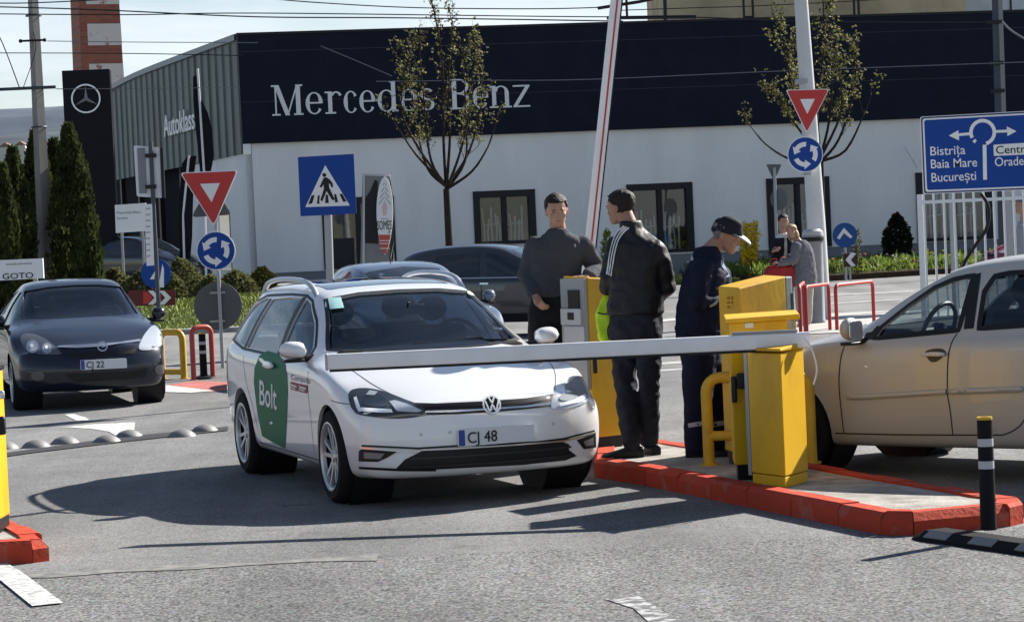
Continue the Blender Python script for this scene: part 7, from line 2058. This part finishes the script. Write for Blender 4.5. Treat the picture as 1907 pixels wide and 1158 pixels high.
def shrub(label, px, ybase, ytop, wpx, Y, seed, m=shrub_m, z0=0, name='shrub', n=1500, ls=.10, group=None, round_=True, flat=.8):
    rr = rng(seed); b = at(px, ybase, Y); o = Vector((b.x, Y, z0)); H = max(.3, at(px, ytop, Y).z-z0); R = wpx*Y/FPX/2
    t = thing(name, label, 'shrub', tuple(o), 0, group)
    st = MB()
    for k in range(7):
        a = rr.uniform(0, 2*pi); st.tube([(0, 0, 0), (R*.4*cos(a), R*.3*sin(a), H*.5), (R*.75*cos(a), R*.5*sin(a), H*.85)], [.02, .014, .006], 5)
    st.build('stems', bark, t)
    cr = MB()
    for _ in range(n):
        u = rr.uniform(-1, 1); a = rr.uniform(0, 2*pi); v = rr.random()
        zz = v; prof = (1-abs(2*v-.8)**2.4*.6) if round_ else (.5+.6*v if v < .75 else 1-.3*(v-.75)/.25)
        lump = 1+.28*noise.noise((cos(a)*1.7+seed, sin(a)*1.7, v*3+seed))
        r = R*max(.1, prof)*lump*(1-.5*rr.random()**1.8)
        p = Vector((r*cos(a), flat*r*sin(a), .03+zz*H*(1+.12*noise.noise((cos(a)*2, sin(a)*2+seed, 5)))))
        leaf(cr, p, (rr.uniform(-1, 1)+cos(a)*.5, rr.uniform(-1, 1)+sin(a)*.5, rr.uniform(-.2, 1)), ls*rr.uniform(.6, 1.3), rr, .6)
    cr.build('foliage', m, t, False, recalc=False)
    return t
HG = 'rounded shrubs along the edge of the showroom forecourt'
for i, (px, yt, w, Y, lab) in enumerate(((215, 505, 80, 66, 'rounded shrub at the foot of the black pylon'), (262, 512, 70, 65.5, 'low shrub behind the blue keep right disc'), (340, 488, 90, 66, 'largest rounded shrub left of the roundabout disc'),
    (318, 515, 60, 64.5, 'small shrub in front of the largest rounded one'), (395, 520, 70, 64.5, 'shrub behind the pole of the give way and roundabout signs'), (440, 512, 80, 65, 'shrub just left of the white taxi roof'), (490, 505, 60, 66, 'shrub with yellowish top touching the taxi roof rail'))):
    shrub(lab, px, 560, yt, w, Y, 50+i, shrub_m if i != 6 else mat('shrub_yellowish', (.16, .15, .035), .8, col2=(.06, .07, .02), vs=3), 0.1 if Y < 65 else .1, 'shrub', 2100, .12, HG)
shrub('yellow flowering bush against the white wall between the second and third window', 1396, 492, 418, 38, 78.5, 70, mat('forsythia_yellow', (.75, .52, .02), .7, col2=(.38, .30, .03), vs=3, thr=(.25, .5)), .12, 'flowering_bush', 1900, .10, None, False)
shrub('dark cone shaped evergreen in front of the white wall right of the lamp post', 1672, 480, 405, 50, 80, 71, mat('dark_evergreen', (.014, .022, .010), .85), .14, 'evergreen_shrub', 2600, .13, None)
shrub('small green bush behind the shoulder of the man with striped sleeves', 1132, 470, 432, 28, 79, 72, mat('lime_leaf', (.20, .24, .03), .7), .0, 'shrub', 600, .11)
shrub('tall leafy plant beside the round blue arrowhead sign', 1598, 492, 430, 14, 73, 73, leaf_new, .12, 'leafy_plant', 260, .10)
# flower bed planting and lawn grass: uncountable
fl = MB(); rr = rng(77); fm2 = [mat('bed_leaf', (.20, .27, .05), .7, col2=(.08, .12, .025), vs=2), mat('bed_flower_white', (.62, .60, .55), .7), mat('bed_flower_red', (.40, .08, .06), .7), mat('bed_flower_yellow', (.55, .42, .05), .7)]
mi = []
def inpoly(x, y, P):
    c = False
    for i in range(len(P)):
        a, b = P[i], P[i-1]
        if (a[1] > y) != (b[1] > y) and x < (b[0]-a[0])*(y-a[1])/(b[1]-a[1])+a[0]: c = not c
    return c
cnt = 0
while cnt < 5200:
    x = rr.uniform(5.5, 26); y = rr.uniform(71.5, 84)
    if not inpoly(x, y, FB): continue
    cnt += 1; h = rr.uniform(.15, .5)*(1+.7*max(0, noise.noise((x*.9, y*.9, 3))))
    for _k in range(3):
        n0 = len(fl.f); leaf(fl, (x, y, .14+h*rr.uniform(0, .6)), (rr.uniform(-.5, .5), rr.uniform(-.5, .5), 1), rr.uniform(.15, .32), rr, .28); mi += [0]*(len(fl.f)-n0)
    if rr.random() < .07:
        n0 = len(fl.f); g = noise.noise((x*.5, y*.5, 8)); fl.ell((x, y, .16+h*rr.uniform(.5, 1)+.06), (.04, .04, .035), 6, 4); mi += [1 if rr.random() < .5 else (2 if g > 0 else 3)]*(len(fl.f)-n0)
translucent(fm2[0], .4)
fo = fl.build('flowerbed_plants', fm2[0], None, False, recalc=False)
for m_ in fm2[1:]: fo.data.materials.append(m_)
fo.data.polygons.foreach_set('material_index', mi); tag(fo, 'dense bed of spring flowers and leaves in front of the white wall', 'flower bed', kind='stuff')
gr = MB()
cnt = 0
while cnt < 9000:
    a = rr.uniform(0, 2*pi); t_ = sqrt(rr.random()); x = -6.1+5.5*t_*cos(a); y = 58+6.4*t_*sin(a)
    if y > 60: continue
    cnt += 1; leaf(gr, (x, y, .55*(1-t_*t_)-.01), (rr.uniform(-.5, .5), rr.uniform(-.5, .5), 1), rr.uniform(.08, .18), rr, .22)
tag(gr.build('grass', mat('grass_blades', (.30, .34, .07), .7, col2=(.14, .17, .035), vs=1.2), None, False, recalc=False), 'short rough grass on the roundabout lawn', 'grass', kind='stuff')
gr = MB()
for _ in range(3500):
    x = rr.uniform(2.8, 7); y = rr.uniform(75.8, 81)
    if inpoly(x, y, [(3.2, 76), (7.0, 75.5), (5.4, 81.7), (2.6, 81.2)]): leaf(gr, (x, y, .13), (rr.uniform(-.5, .5), rr.uniform(-.5, .5), 1), rr.uniform(.08, .16), rr, .25)
tag(gr.build('grass', mat('grass_blades', (.2, .25, .05)), None, False, recalc=False), 'strip of grass in front of the white wall beside the yellow bush', 'grass', kind='stuff')

# parked cars on the forecourt and beyond the fence
p = at(292, 500, 74)
simple_car(SUV, 'parked_suv_car', 'black parked car half hidden between the pylon and the showroom entrance', (p.x+.5, 75.5, .62), radians(62), mat('black_car_paint', (.012, .012, .015), .2, coat=1), [sw1, sw2, sw3], [(-.68, 1.12), (.68, 1.12), (.56, 1.48), (0, 1.53), (-.56, 1.48)])
p = at(1890, 480, 68)
simple_car(HATCH, 'parked_hatchback_car', 'dark red car parked behind the white bar fence', (p.x, 68, 0), radians(-75), mat('dark_red_paint', (.22, .015, .02), .25, coat=1), [hw1, hw2], fws)
